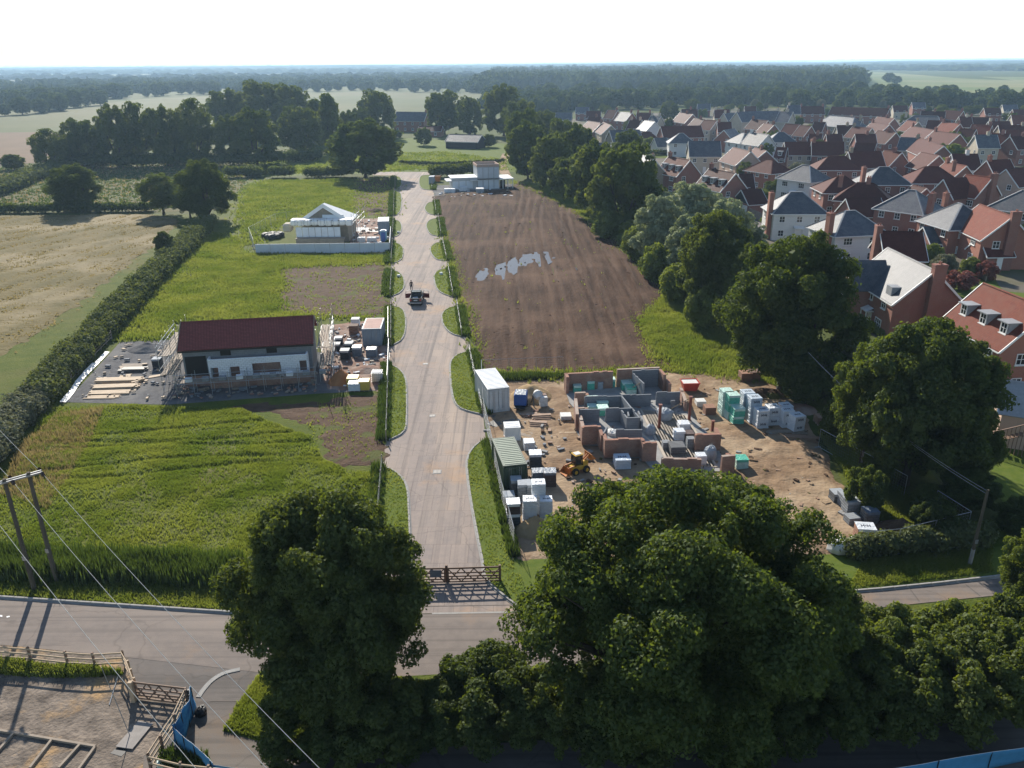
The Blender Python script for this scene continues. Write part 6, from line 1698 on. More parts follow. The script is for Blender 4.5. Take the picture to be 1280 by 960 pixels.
for k in range(4):
    b = MB(); b.box((Lq * (k + 0.5) / 4, 0, 0.95), (Lq / 4 - 0.05, 0.06, 1.8)); b.obj('panel', M['hoarding'], hd2)
# pale ground sheet and boxes right of it
p = G(461, 287); boards(461, 287, 5, 7.0, 1.0, 'bag_white', 'pale boards spread on the ground left of the grey container', 0.0)
pack(452, 303, 1.6, 1.4, 0.9, 'bag_white', 'white pack on rubble right of the sheeted house', 0.1, name='bulk_bag')
pack(465, 303, 1.8, 1.4, 0.9, 'bag_white', 'white pack left of the blue toilet', 0.0, name='bulk_bag')

# ---- the flat roofed new house at the head of the road
pa, pb = G(597, 237), G(624, 236)
an3 = math.atan2((pb - pa).y, (pb - pa).x); W3 = (pb - pa).length
fh = thing('flat_roofed_house', 'new flat roofed white house with a two storey block and low wings', 'house', tuple(pa), an3)
H3 = 6.1
b = MB(); b.box((W3 / 2, 3.4, H3 / 2), (W3, 6.8, H3)); b.obj('wall', M['container_grey'], fh)
b = MB()
for q in (((W3 / 2, 0.0, H3 + 0.35), (W3 + 0.2, 0.25, 0.7)), ((W3 / 2, 6.8, H3 + 0.35), (W3 + 0.2, 0.25, 0.7)), ((0, 3.4, H3 + 0.34), (0.25, 6.5, 0.68)), ((W3, 3.4, H3 + 0.34), (0.25, 6.5, 0.68))): b.box(*q)
b.obj('parapet', M['pink'], fh)
for k in range(4):
    for z, hh in ((1.35, 2.5), (4.5, 2.7)):
        b = MB(); b.box((W3 * (k + 0.5) / 4, -0.09, z), (W3 / 4 - 0.14, 0.06, hh)); b.obj('sheet_panel', M['sheeting'] if z < 2 else M['hoarding'], fh)
b = MB(); b.box((W3 / 2, -0.25, 2.85), (W3 + 0.3, 0.7, 0.12)); b.obj('scaffold_deck', M['plate'], fh)
b = MB()
for k in range(5): b.tube((W3 * k / 4, -0.5, 0), (W3 * k / 4, -0.5, 6.6), 0.05, 0.05, 5)
prop(b.obj('scaffold_tube', M['galv'], fh), kind='stuff')
b = MB(); b.box((-3.6, 3.0, 1.6), (7.0, 5.6, 3.2)); b.obj('wing_wall', M['container_grey'], fh)
b = MB(); b.box((-3.6, 2.9, 3.3), (7.6, 6.4, 0.28)); b.box((-7.9, 2.0, 2.6), (1.6, 5.0, 0.22)); b.box((-1.0, -0.3, 2.7), (2.2, 1.6, 0.22)); b.obj('wing_roof', M['white_roof'], fh)
for k in range(3):
    b = MB(); b.box((-6.2 + k * 2.0, 0.15, 1.4), (1.8, 0.08, 2.1)); w = b.obj('window', M['white'], fh)
    b = MB(); b.box((-6.2 + k * 2.0, 0.1, 1.4), (1.55, 0.06, 1.85)); b.obj('pane', M['sheeting'], w)
b = MB(); b.box((W3 + 2.0, 3.4, 2.75), (4.2, 8.4, 0.26)); b.obj('canopy', M['white_roof'], fh)
for x in (W3 + 1.0, W3 + 2.4, W3 + 3.8):
    for y in (-0.5, 7.0):
        b = MB(); b.box((x, y, 1.3), (0.18, 0.18, 2.6)); b.obj('canopy_post', M['white'], fh)
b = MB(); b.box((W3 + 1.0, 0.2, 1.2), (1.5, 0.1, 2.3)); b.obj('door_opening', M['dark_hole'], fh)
lad = thing('ladder', 'pale ladder leaning on the flat roofed house', 'ladder', tuple(G(590, 235)), 0)
for s in (-0.22, 0.22):
    b = MB(); b.beam((s, 0, 0), (s + 1.2, 1.2, 3.4), 0.06, 0.06); b.obj('rail', M['timber'], lad)
for k in range(9):
    b = MB(); b.beam((-0.2 + 1.2 * k / 9, 1.2 * k / 9, 0.2 + 3.2 * k / 9), (0.2 + 1.2 * k / 9, 1.2 * k / 9, 0.2 + 3.2 * k / 9), 0.04, 0.04); b.obj('rung', M['timber'], lad)

# broken blocks, offcuts and clods lying on the sites
def debris(name, poly, n, mats, seed, smin=0.08, smax=0.32):
    rg = np.random.default_rng(seed); P = np.array(poly); lo, hi = P.min(0), P.max(0)
    c = lo + rg.random((n * 5, 2)) * (hi - lo); c = c[inside(c[:, 0], c[:, 1], poly)][:n]
    for k, m_ in enumerate(mats):
        mb = MB()
        for x, y in c[k::len(mats)]:
            s_ = rg.uniform(smin, smax); mb.box((x, y, 0.16 + s_ * 0.2), (s_ * rg.uniform(0.8, 2.6), s_, s_ * rg.uniform(0.3, 0.8)), rg.uniform(0, 3.14))
        prop(mb.obj(name, M[m_]), kind='stuff')
debris('debris', px([(612, 530), (720, 500), (728, 560), (800, 580), (760, 640), (660, 660), (630, 600)]), 130, ('board_brown', 'block_grey', 'brick_new', 'concrete', 'mud'), 1)
debris('debris', px([(850, 480), (1005, 500), (1040, 600), (1095, 670), (1000, 688), (920, 600), (870, 530)]), 150, ('mud', 'board_brown', 'sand_dirt', 'mud', 'concrete'), 2)
debris('debris', px([(405, 412), (484, 402), (484, 486), (408, 488)]), 260, ('brick_new', 'block_white', 'old_timber', 'rubble', 'concrete'), 3)
debris('debris', px([(720, 500), (830, 492), (880, 560), (890, 585), (820, 585), (740, 555)]), 130, ('block_grey', 'concrete', 'brick_new'), 4, 0.08, 0.3)
debris('debris', px([(90, 500), (150, 432), (236, 428), (240, 500)]), 90, ('timber', 'old_timber', 'block_grey'), 5)
debris('debris', px([(225, 482), (400, 476), (402, 492), (215, 502)]), 110, ('old_timber', 'brick_new', 'block_grey'), 6)
debris('debris', px([(440, 276), (488, 276), (488, 314), (440, 314)]), 90, ('brick_new', 'block_white', 'old_timber'), 7, 0.15, 0.5)
debris('debris', px([(545, 236), (640, 238), (640, 246), (545, 248)]), 60, ('block_white', 'old_timber', 'mud'), 8, 0.2, 0.6)
debris('clods', [tuple(q) for q in px(soil_px)], 500, ('soil', 'soil'), 9, 0.06, 0.18)
# ================================================================ THE HOUSING ESTATE
def win_meshes(w, h, nx, ny):
    f = MB(); t = 0.09
    f.box((0, 0, h / 2 - t / 2), (w, 0.1, t)); f.box((0, 0, -h / 2 + t / 2), (w, 0.1, t))
    for s in (-1, 1): f.box((s * (w / 2 - t / 2), 0, 0), (t, 0.1, h - 2 * t))
    for i in range(1, nx): f.box((-w / 2 + w * i / nx, 0, 0), (0.06, 0.08, h - 2 * t))
    for i in range(1, ny): f.box((0, 0.004, -h / 2 + h * i / ny), (w - 2 * t, 0.07, 0.05))
    f.box((0, -0.07, -h / 2 - 0.04), (w + 0.16, 0.16, 0.07))
    p = MB(); p.box((0, 0.02, 0), (w - 0.1, 0.04, h - 0.1))
    return f.mesh('window', M['white']), p.mesh('pane', M['glass'])
WIN = {'n': win_meshes(1.15, 1.25, 2, 2), 'w': win_meshes(1.7, 1.25, 3, 2), 's': win_meshes(0.75, 0.9, 1, 1), 'd': win_meshes(1.0, 1.2, 2, 2), 't': win_meshes(1.1, 1.9, 2, 3)}
def window(parent, key, x, y, z, rz=0.0):
    f, p = WIN[key]
    w = link('window', f, parent, (x, y, z), (0, 0, rz))
    link('pane', p, w)
    return w
DOOR = None
def house_door(parent, x, y, rz, mat='white', porch=True):
    b = MB(); b.box((0, 0, 1.05), (1.0, 0.1, 2.1), 0, 0.01)
    for z in (0.6, 1.5): b.box((0, -0.055, z), (0.7, 0.03, 0.6))
    d = link('door', b.mesh('door', M[mat]), parent, (x, y, 0.05), (0, 0, rz))
    if porch:
        b = MB(); b.box((0, -0.45, 2.4), (1.9, 1.0, 0.14))
        for s in (-0.8, 0.8): b.box((s, -0.85, 1.15), (0.13, 0.13, 2.3))
        b.add([(-1.0, -1.0, 2.47), (1.0, -1.0, 2.47), (1.0, 0, 2.85), (-1.0, 0, 2.85)], [(0, 1, 2, 3)])
        b.obj('porch', M['white'], d)
def chimney(parent, x, y, z0, z1, mat, w=0.9, d=0.75, pots=2):
    b = MB(); b.box((x, y, (z0 + z1) / 2), (w, d, z1 - z0)); b.box((x, y, z1 - 0.12), (w + 0.14, d + 0.14, 0.16)); b.box((x, y, z1 - 0.38), (w + 0.08, d + 0.08, 0.1))
    c = b.obj('chimney', M[mat], parent)
    for k in range(pots):
        p = MB(); p.tube((x + (k - (pots - 1) / 2) * 0.36, y, z1 - 0.03), (x + (k - (pots - 1) / 2) * 0.36, y, z1 + 0.35), 0.13, 0.1, 7); p.obj('chimney_pot', M['brick_orange'], c)
HOUSES = []
def house(kind, p1, p2, zr, W, ze, wall, roof, label, ch=(), front=(2, 2), side=True, dorm=0, door=True, lod=0, Lmin=0.0, name='house', garage=False, ext=0.0, gable_mat=None, group=None):
    """p1, p2: left and right end of the ridge as surveyed; zr its height; W the depth of the house"""
    A, B = G(p1[0], p1[1], zr), G(p2[0], p2[1], zr)
    c = (A + B) / 2; an = math.atan2((B - A).y, (B - A).x)
    Lr = max((B - A).length, Lmin)
    t = thing(name, label, 'garage' if garage else 'house', (c.x, c.y, 0), an, group)
    HOUSES.append((c.x, c.y, (Lr + (W if kind == 'hip' else 0)) / 2, W / 2, an))
    h = W / 2
    if kind == 'hip':
        L = Lr + W * 0.92; x = L / 2
        b = MB(); b.box((0, 0, ze / 2), (L, W, ze)); b.obj('wall', M[wall], t)
        o = 0.42; k = (zr - ze) / h; e = ze - 0.1
        q = [(-x - o, -h - o, e), (x + o, -h - o, e), (x + o, h + o, e), (-x - o, h + o, e), (-Lr / 2, 0, zr), (Lr / 2, 0, zr)]
        b = MB(); b.add(q, [(0, 1, 5, 4), (1, 2, 5), (2, 3, 4, 5), (3, 0, 4)]); b.add([(p[0], p[1], p[2] - 0.16) for p in q[:4]], [(3, 2, 1, 0)])
        b.add(q[:4] + [(p[0], p[1], p[2] - 0.16) for p in q[:4]], [(0, 4, 5, 1), (1, 5, 6, 2), (2, 6, 7, 3), (3, 7, 4, 0)])
        r = b.obj('roof', M[roof], t)
        b = MB(); up = Vector((0, 0, 0.03))
        for i, j in ((0, 4), (3, 4), (1, 5), (2, 5), (4, 5)):
            if (Vector(q[i]) - Vector(q[j])).length > 0.2: b.beam(Vector(q[i]) + up, Vector(q[j]) + up, 0.26, 0.1)
        b.obj('ridge_cap', M['lead' if 'slate' in roof else roof], r)
        b = MB()
        for s in (-1, 1): b.box((0, s * (h + o + 0.05), e - 0.06), (L + 2 * o, 0.1, 0.16)); b.box((s * (x + o + 0.05), 0, e - 0.065), (0.1, W + 2 * o - 0.1, 0.15))
        b.obj('gutter', M['white'], t)
    else:
        L = Lr; x = L / 2 - 0.15
        gable_walls(-x, x, -h, h, ze, zr - 0.05).obj('wall', M[wall], t)
        gable_roof_obj(t, -x, x, -h, h, ze, zr, roof, oh=0.3, ridge=(lod < 2))
        k = (zr - ze) / h
        for s in (-1, 1):
            b = MB(); X = s * (x + 0.33)
            for s2 in (-1, 1): b.beam((X, s2 * (h + 0.32), ze - 0.32 * k + 0.05), (X, 0, zr + 0.06), 0.07, 0.24)
            b.obj('bargeboard', M['white'], t)
        for s in (-1, 1):
            b = MB(); b.box((0, s * (h + 0.36), ze - 0.28 * k), (L + 0.3, 0.1, 0.13)); b.obj('gutter', M['white'], t)
        if gable_mat:
            b = MB(); b.add([(-x - 0.02, -h, ze), (-x - 0.02, h, ze), (-x - 0.02, 0, zr - 0.1)], [(2, 1, 0)]); b.obj('gable_boarding', M[gable_mat], t)
    L2 = L / 2
    if front[0]:
        rows = [1.45, 4.15] if ze > 4 else ([1.45] if ze > 2 else [])
        for r, z in enumerate(rows):
            n = front[r] if r < len(front) else front[-1]
            for i in range(n):
                xx = -L2 + L * (i + 0.5) / n
                if door and r == 0 and n % 2 == 1 and i == n // 2: continue
                window(t, 'n' if lod or n > 2 else 'w', xx, -h - 0.035, z)
        if door: house_door(t, 0 if front[0] % 2 else L * 0.04, -h - 0.05, 0, porch=lod == 0)
    if side and ze > 4:
        for s in (-1, 1):
            for z in (1.45, 4.15):
                for yy in ((-h * 0.45, h * 0.45) if kind == 'hip' else (-h * 0.4,)):
                    window(t, 'n', s * (x + 0.035), yy, z, s * math.pi / 2)
    if garage:
        for s in (-1, 1):
            b = MB(); b.box((-x - 0.03, s * h * 0.45, 1.05), (0.06, h * 0.75, 2.0), 0, 0.01); b.obj('garage_door', M['white'], t)
    for cc in ch:
        if cc == 'l': chimney(t, -x + 0.5, 0, zr - 1.2, zr + 1.3, wall)
        if cc == 'r': chimney(t, x - 0.5, 0, zr - 1.2, zr + 1.3, wall)
        if cc == 'm': chimney(t, 0.6, 0, zr - 1.0, zr + 1.2, wall)
        if cc == 'L': chimney(t, -x - 0.45, 0.3, 0, zr + 1.0, 'brick', 0.85, 1.5); 
        if cc == 'R': chimney(t, x + 0.45, 0.3, 0, zr + 1.0, 'brick', 0.85, 1.5)
        if cc == 'Lf': chimney(t, -x - 0.45, -h + 1.6, 0, zr + 0.3, 'brick_orange', 0.85, 1.3)
        if cc == 'Rf': chimney(t, x + 0.45, -h + 1.6, 0, zr + 0.3, 'brick', 0.85, 1.3)
    k = (zr - ze) / h
    for i in range(dorm):
        xx = -x + 2 * x * (i + 0.5) / dorm if dorm > 1 else 0
        y0 = -h * 0.72; z0 = ze + (h + y0) * k
        b = MB(); b.box((xx, y0 + 0.9, z0 + 0.6), (1.35, 1.8, 1.35)); d = b.obj('dormer', M['lead'], t)
        b = MB(); b.box((xx, y0 + 0.8, z0 + 1.32), (1.7, 2.3, 0.12)); b.obj('dormer_roof', M['lead'], d)
        f, pm = WIN['d']
        link('window', f, d, (xx, y0 - 0.05, z0 + 0.65)); link('pane', pm, d, (xx, y0 - 0.05, z0 + 0.65))
    return t
def cross_wing(t, x, w, depth, ze, zr, wall, roof, y0, apex_win=True):
    """a gabled wing of house t pointing to the front (local -y)"""
    hw_ = w / 2
    b = MB()
    ya, yb = y0 - depth, y0 + 2.5
    b.add([(x - hw_, ya, 0), (x + hw_, ya, 0), (x + hw_, ya, ze), (x, ya, zr), (x - hw_, ya, ze), (x - hw_, y0, 0), (x + hw_, y0, 0), (x + hw_, y0, ze), (x, y0, zr), (x - hw_, y0, ze)], [(0, 1, 2, 3, 4), (1, 6, 7, 2), (5, 0, 4, 9)])
    b.obj('wing_wall', M[wall], t)
    k = (zr - ze) / hw_
    for s in (-1, 1):
        q = [(x + s * (hw_ + 0.3), ya - 0.3, ze - 0.3 * k + 0.12), (x, ya - 0.3, zr + 0.12), (x, yb, zr + 0.12), (x + s * (hw_ + 0.3), yb, ze - 0.3 * k + 0.12)]
        b = MB(); b.slab(q if s < 0 else q[::-1], -0.12); b.obj('wing_roof', M[roof], t)
    b = MB()
    for s in (-1, 1): b.beam((x + s * (hw_ + 0.32), ya - 0.33, ze - 0.32 * k + 0.08), (x, ya - 0.33, zr + 0.08), 0.07, 0.24)
    b.obj('bargeboard', M['white'], t)
    for z in (1.5, 4.1): window(t, 'w', x, ya - 0.035, z)

sheet('estate_ground', px([(700, 185), (700, 150), (900, 135), (1300, 138), (1500, 150), (1600, 330), (1500, 560), (1290, 600), (1250, 480), (1090, 420), (1040, 330), (940, 300), (880, 260), (820, 230)]), 'estate_ground', 0.018)
sheet('estate_street', px([(895, 258), (915, 262), (960, 283), (1000, 291), (1045, 301), (1095, 318), (1075, 340), (1040, 335), (1010, 312), (960, 300), (905, 276)]), 'street', 0.03)
sheet('garden_lawn', px([(1165, 345), (1185, 333), (1240, 345), (1260, 372), (1210, 380), (1180, 370)]), 'lawn', 0.032)
sheet('garden_lawn', px([(1250, 560), (1300, 545), (1340, 600), (1262, 640), (1235, 600)]), 'lawn', 0.032)
sheet('garden_lawn', px([(782, 192), (860, 190), (865, 197), (785, 198)]), 'lawn', 0.032)
sheet('garden_lawn', px([(1262, 365), (1300, 368), (1310, 385), (1265, 380)]), 'lawn', 0.032)

H = house
# nearest houses
t = H('gable', (1110.3, 311), (1169, 339.5), 9.0, 8.6, 5.0, 'brick', 'slate', 'brick house with shining slate roof and dark front wing behind the trees', ('R',), (0,), side=False)
L_ = (G(1169, 339.5, 9) - G(1110.3, 311, 9)).length
cross_wing(t, -L_ * 0.22, 5.0, 2.4, 5.0, 8.1, 'brick', 'slate', -4.3)
window(t, 'w', L_ * 0.24, -4.34, 1.45); window(t, 's', L_ * 0.02, -4.34, 4.2); window(t, 'n', L_ * 0.30, -4.34, 4.2)
house_door(t, L_ * 0.04, -4.36, 0)
window(t, 'n', L_ / 2 - 0.11, -2.2, 1.4, math.pi / 2)
b = MB(); b.box((L_ * 0.30, -3.2, 5.95), (1.5, 1.6, 1.2)); d = b.obj('dormer', M['lead'], t)
H('gable', (1230, 355.5), (1312, 388), 9.4, 8.4, 5.3, 'brick_orange', 'tile_red', 'red tiled brick house with three white dormers at the right edge', (), (3, 3), dorm=3)
H('gable', (1101, 290), (1152, 291), 8.2, 8.6, 4.9, 'brick', 'tile', 'brown tiled brick house behind the shining slate roof', ('L',), (1, 0), door=False)
H('hip', (1057, 263.5), (1069, 263), 8.6, 8.6, 5.2, 'white_wall', 'slate', 'white boarded house with slate hip roof and tall brick chimney by the white cars', ('Lf',), (2, 2), door=False)
H('hip', (988, 240), (1003, 240), 8.8, 8.4, 5.3, 'white_wall', 'slate', 'white house with a porch and tall brick chimney at the street bend', ('Lf',), (3, 3))
H('hip', (1003, 206), (1012, 207), 8.6, 8.4, 5.3, 'white_wall', 'slate', 'white hip roofed house behind the one with the porch', (), (2, 2))
H('hip', (1008, 225), (1012, 225), 3.9, 4.2, 2.3, 'white_wall', 'slate', 'small white slate roofed outhouse in front of the second white house', (), (0,), side=False, door=False, lod=1, garage=False)
H('gable', (1225, 256), (1266, 271.5), 8.8, 8.0, 5.0, 'brick_orange', 'tile_red', 'orange brick house with red tiles above the brown roofed garage', ('R',), (2, 2), door=False)
H('gable', (1225, 297), (1258, 296.5), 5.0, 6.0, 2.5, 'brick', 'tile', 'brown roofed brick garage with a white door by the orange house', (), (1,), side=False, garage=False, name='garage', lod=1)
H('gable', (1155, 284.5), (1189, 284), 4.6, 6.0, 2.4, 'brick', 'slate', 'slate roofed garage behind the brown tiled house', (), (0,), side=False, door=False, name='garage')
H('hip', (1197, 253.5), (1203, 255), 8.8, 8.8, 5.1, 'brick_orange', 'slate', 'orange brick house with pale slate hip roof left of the red tiled one', ('l',), (3, 3), door=False)
H('hip', (1136, 237), (1145, 238), 8.8, 9.0, 5.1, 'brick', 'slate', 'brick house with pale slate hip roof and tall chimney, conservatory in front', ('Rf',), (3, 3), door=False)
t = H('gable', (1208, 218.5), (1240, 222.5), 9.2, 8.4, 5.3, 'brick', 'tile_red', 'large brick house with a dark cross gable and big end chimney', ('R',), (0,), side=False, lod=1)
L_ = (G(1240, 222.5, 9.2) - G(1208, 218.5, 9.2)).length
cross_wing(t, -L_ * 0.30, 6.0, 4.5, 5.2, 8.8, 'brick', 'tile', -4.2); house_door(t, L_ * 0.1, -4.25, 0); window(t, 'w', L_ * 0.3, -4.24, 4.0)
H('hip', (1278, 237.5), (1292, 239), 8.6, 9.0, 5.0, 'stone', 'slate', 'buff house with pale slate hip roof at the right edge', (), (2, 2), door=False)
H('gable', (1058, 249), (1100, 248), 6.2, 7.0, 3.2, 'brick', 'tile', 'low brown gabled building between the white houses and brick terrace', (), (0,), side=False, door=False)
H('gable', (1141, 232), (1158, 236), 5.4, 6.0, 2.8, 'brick', 'tile', 'small brown garage with dark boarded gable by the tall chimney house', (), (0,), side=False, door=False, name='garage', gable_mat='dark_board')
H('hip', (1048, 219.5), (1056, 219.5), 8.4, 9.0, 5.2, 'brick', 'tile', 'brick house with brown hip roof right of the second white house', (), (3, 3), door=False)
H('hip', (1072, 228), (1092, 229), 8.2, 8.6, 4.8, 'brick', 'tile', 'brown hip roofed brick house with two chimneys on its back', ('l', 'm'), (3, 3), door=False)
H('hip', (1099, 208.5), (1111, 208.5), 9.0, 8.8, 5.4, 'brick', 'slate', 'brick house with blue slate hip roof and one very tall chimney', ('Lf',), (3, 3))
H('hip', (1036, 195), (1056, 195), 8.6, 8.4, 5.4, 'brick', 'tile', 'brown hipped brick villa before the stone fronted row', (), (3, 3), lod=1)
H('gable', (1061, 190), (1101, 189.5), 9.0, 8.2, 5.2, 'stone', 'tile', 'stone fronted row with long brown roof behind the blue slate house', ('l',), (4, 4), lod=1)
H('gable', (1106, 188.5), (1127, 191), 8.6, 8.0, 5.0, 'brick', 'tile_red', 'brick house whose white edged gable faces the tall chimney', ('m',), (2, 2), lod=1, door=False)
H('hip', (1157, 208), (1173, 208), 8.6, 9.0, 5.2, 'brick', 'tile', 'brown hip roofed brick house left of the large cross gabled one', ('r',), (3, 3), lod=1, door=False)
# left group by the willows
H('gable', (887, 211), (919.5, 217), 8.8, 7.6, 5.0, 'brick', 'tile', 'dormered brick house right of the willow tops with three dormers', ('l',), (2, 2), dorm=3, door=False)
H('gable', (924, 218), (941, 218), 7.4, 6.6, 4.6, 'brick', 'tile', 'brown roofed wing house joined to the dormered brick house', (), (1, 1), door=False, lod=1)
H('gable', (927, 238), (951, 236.5), 5.2, 6.4, 2.5, 'brick', 'tile', 'garage with a black boarded gable and two white doors', (), (0,), side=False, door=False, garage=True, name='garage', gable_mat='dark_board')
H('gable', (836, 196), (862.5, 200.5), 8.8, 7.6, 5.0, 'brick', 'tile_red', 'red roofed dormered house between the dark trees and willow tops', ('l',), (2, 2), dorm=3, door=False)
H('gable', (798, 193), (817, 199), 8.8, 7.6, 5.0, 'stone', 'slate', 'slate roofed stone house with dormers behind the large dark tree', ('r',), (2, 2), dorm=2, door=False)
H('gable', (861, 177), (900, 177), 9.4, 8.6, 5.4, 'cream', 'slate', 'long cream house with a broad dark slate roof', (), (3, 3), lod=1)
H('gable', (917, 184.5), (938.5, 190), 8.8, 8.0, 5.2, 'pink', 'tile', 'pink rendered house with brown roof and end chimney', ('r',), (3, 2))
H('hip', (958, 199), (966, 200), 7.8, 8.0, 4.8, 'brick_orange', 'tile', 'brown hip roofed brick house right of the pink one', (), (3, 3), lod=1, door=False)
H('gable', (944, 185), (958, 189), 8.0, 7.6, 4.8, 'brick', 'tile', 'dark brown roof tucked behind the pink house', ('m',), (2, 2), lod=1, door=False)
H('gable', (938, 166), (960.5, 168.5), 8.8, 7.6, 5.2, 'white_wall', 'slate', 'white house with dark slate roof and broad white gable end', ('l',), (2, 2), lod=1, door=False)
H('hip', (927, 166), (931, 166.5), 8.4, 8.0, 5.2, 'white_wall', 'slate', 'white hipped house left of the broad white gable', (), (2, 2), lod=1, door=False)
H('hip', (973, 165), (980, 165), 8.4, 8.4, 5.2, 'white_wall', 'slate', 'white hip roofed house right of the broad white gable', (), (2, 2), lod=1, door=False)
H('gable', (981, 178), (1014.5, 178), 8.6, 8.0, 5.2, 'cream', 'tile', 'cream house with brown roof and orange end chimney', ('R',), (3, 3), lod=1, door=False)
H('gable', (971, 184.5), (984, 185), 7.6, 7.0, 4.6, 'brick', 'tile', 'small brown dormered house left of the cream one', (), (2, 2), lod=1, dorm=1, door=False)
H('gable', (826, 158.5), (876, 157.5), 9.2, 8.2, 5.4, 'brick', 'tile', 'long brick row with a dark brown roof before the slate flats', (), (5, 5), lod=1)
H('gable', (806, 151), (818.5, 152.5), 8.8, 8.0, 5.2, 'white_wall', 'slate', 'white gabled house left of the long brick row', (), (2, 2), lod=1, door=False)
H('gable', (818, 173), (833, 172.5), 5.6, 6.0, 2.8, 'white_wall', 'slate', 'small slate roofed garage below the long brick row', (), (0,), side=False, lod=1, door=False, name='garage')
H('hip', (849, 166.5), (854, 166.5), 8.2, 8.2, 5.0, 'white_wall', 'slate', 'white hip roofed house below the long brick row', (), (2, 2), lod=1, door=False)
H('gable', (762, 163.5), (799, 162.5), 8.8, 8.2, 5.2, 'stone', 'slate', 'house with a long dark slate roof behind the round tree', (), (3, 3), lod=1, door=False)
H('gable', (754, 153), (764, 157), 8.6, 7.6, 5.2, 'stone', 'tile', 'brown roofed house with a pale roof panel left of the slate one', (), (2, 2), lod=1, door=False)
H('gable', (735, 151.5), (752, 154), 8.4, 7.6, 5.0, 'brick', 'tile', 'brown gabled house at the left end of the estate', ('r',), (2, 2), lod=1, door=False)
H('gable', (727, 181), (752, 179), 7.6, 7.6, 4.6, 'stone', 'slate', 'dark slate roof half hidden by the trees at the plot edge', (), (2, 2), lod=1, door=False)
H('hip', (804, 164.5), (812, 164.5), 5.6, 7.0, 3.0, 'stone', 'tile', 'brown hipped bungalow below the white gabled house', (), (2,), side=False, lod=1, door=False)
# middle rows
mid = [((1015, 177.5), (1055, 178), 'brick', 'tile', 'brown roofed row right of the cream house with the orange chimney', 9.0),
       ((1069, 168), (1094, 168), 'brick', 'tile', 'dark brown roof above the stone fronted row', 8.8),
       ((1070, 179), (1095, 180), 'brick', 'tile', 'dark brown hip between the stone row and the roof above it', 8.0),
       ((1097, 163.5), (1120, 166), 'brick', 'tile', 'brown gabled house left of the pale grey gable', 8.8),
       ((1126, 172), (1150, 173), 'stone', 'slate', 'pale grey gabled house with a dark slate roof at the middle of the estate', 8.8),
       ((1145, 170.5), (1180, 183), 'brick', 'tile', 'long brown roof with roof lights running down to the right', 9.0),
       ((1152, 190.5), (1174, 195), 'brick', 'tile', 'brown gabled house in front of the roof with roof lights', 8.8),
       ((1190, 193), (1222, 193), 'white_wall', 'tile', 'dark brown roofed house with pale walls right of the roof lights', 8.8),
       ((1182, 203), (1208, 208), 'brick_orange', 'tile_red', 'red roofed house behind the large cross gabled one', 8.6),
       ((1234, 201), (1262, 200), 'brick_orange', 'tile', 'dark roofed house with an orange gable at the right of the estate', 9.0),
       ((1258, 212), (1300, 208), 'pink', 'tile', 'long brown roofed pale row at the right edge', 8.2),
       ((1219, 169), (1246, 169), 'cream', 'slate', 'cream house with black slate roof and white gable edge', 9.4),
       ((1263, 171), (1290, 170), 'brick', 'tile', 'brown roofed house with a pink gable at the right edge', 9.0),
       ((1240, 167), (1262, 168), 'brick', 'tile_red', 'reddish roof between the black slate house and the pink gable', 9.0),
       ((1168, 164), (1200, 168), 'brick', 'tile', 'brown roof left of the bushy estate trees', 8.8),
       ((1200, 161), (1220, 162), 'brick', 'tile', 'dark roof above the bushy estate trees', 8.8),
       ((1215, 156), (1240, 157), 'brick', 'tile_red', 'red roof behind the black slate house', 8.8),
       ((1248, 157), (1280, 157), 'stone', 'tile', 'dark brown row behind the pink gabled house', 8.8),
       ((1258, 163), (1295, 164), 'brick_orange', 'tile_red', 'red row before the dark brown row at the right', 8.4),
       ((1236, 152), (1262, 152), 'cream', 'tile', 'dark roof with a pale gable at the right rear of the estate', 8.6),
       ((1140, 158), (1168, 163), 'brick', 'tile', 'brown roof with a small gable at the centre right', 8.6),
       ((1134, 151), (1148, 152.5), 'stone', 'tile_red', 'pale gabled house with red roof before the blue slate block', 9.0),
       ((1046, 157), (1068, 157), 'stone', 'tile', 'brown roof with a pale gable at the centre of the estate', 8.8),
       ((1066, 158.5), (1090, 160.5), 'stone', 'tile', 'dark brown roof with a pale gable right of the centre', 8.8),
       ((1090, 153), (1112, 156), 'brick', 'tile', 'brown roof behind the gable right of the centre', 8.8),
       ((1012, 168), (1028, 168.5), 'brick', 'tile', 'small brown gabled house left of the sun struck roof', 8.4),
       ((1033, 168), (1052, 168), 'brick', 'tile', 'brown gabled house right of the sun struck roof', 8.4),
       ((1018, 152.5), (1032, 153), 'brick', 'tile', 'dark brown gable above the sun struck roof', 8.6),
       ((1000, 157), (1014, 158), 'brick', 'tile', 'brown gable left of the centre behind the white hips', 8.6),
       ((982, 155), (1000, 156), 'brick', 'tile', 'brown gabled house behind the right white hip', 8.6),
       ((940, 149.5), (960, 151), 'brick', 'tile', 'brown roofed brick row below the slate flats', 9.2),
       ((955, 154.5), (968, 156), 'brick', 'tile', 'brown gabled end house right of the brick row below the flats', 8.8),
       ((880, 150), (896, 151), 'cream', 'tile', 'brown roof with cream gable left of the slate flats', 9.0),
       ((897, 153), (914, 153), 'brick', 'tile', 'dark brown roof right of the cream gable', 8.8),
       ((905, 163), (918, 161), 'brick', 'slate', 'slate house with a bright roof slope left of the white hips', 8.0)]
for a, b_, wl, rf, lb, zr in mid:
    H('gable', a, b_, zr, 7.6, zr - 3.6, wl, rf, lb, random.choice([('m',), ('r',), (), ('l',)]), (2, 2), lod=1, door=False)
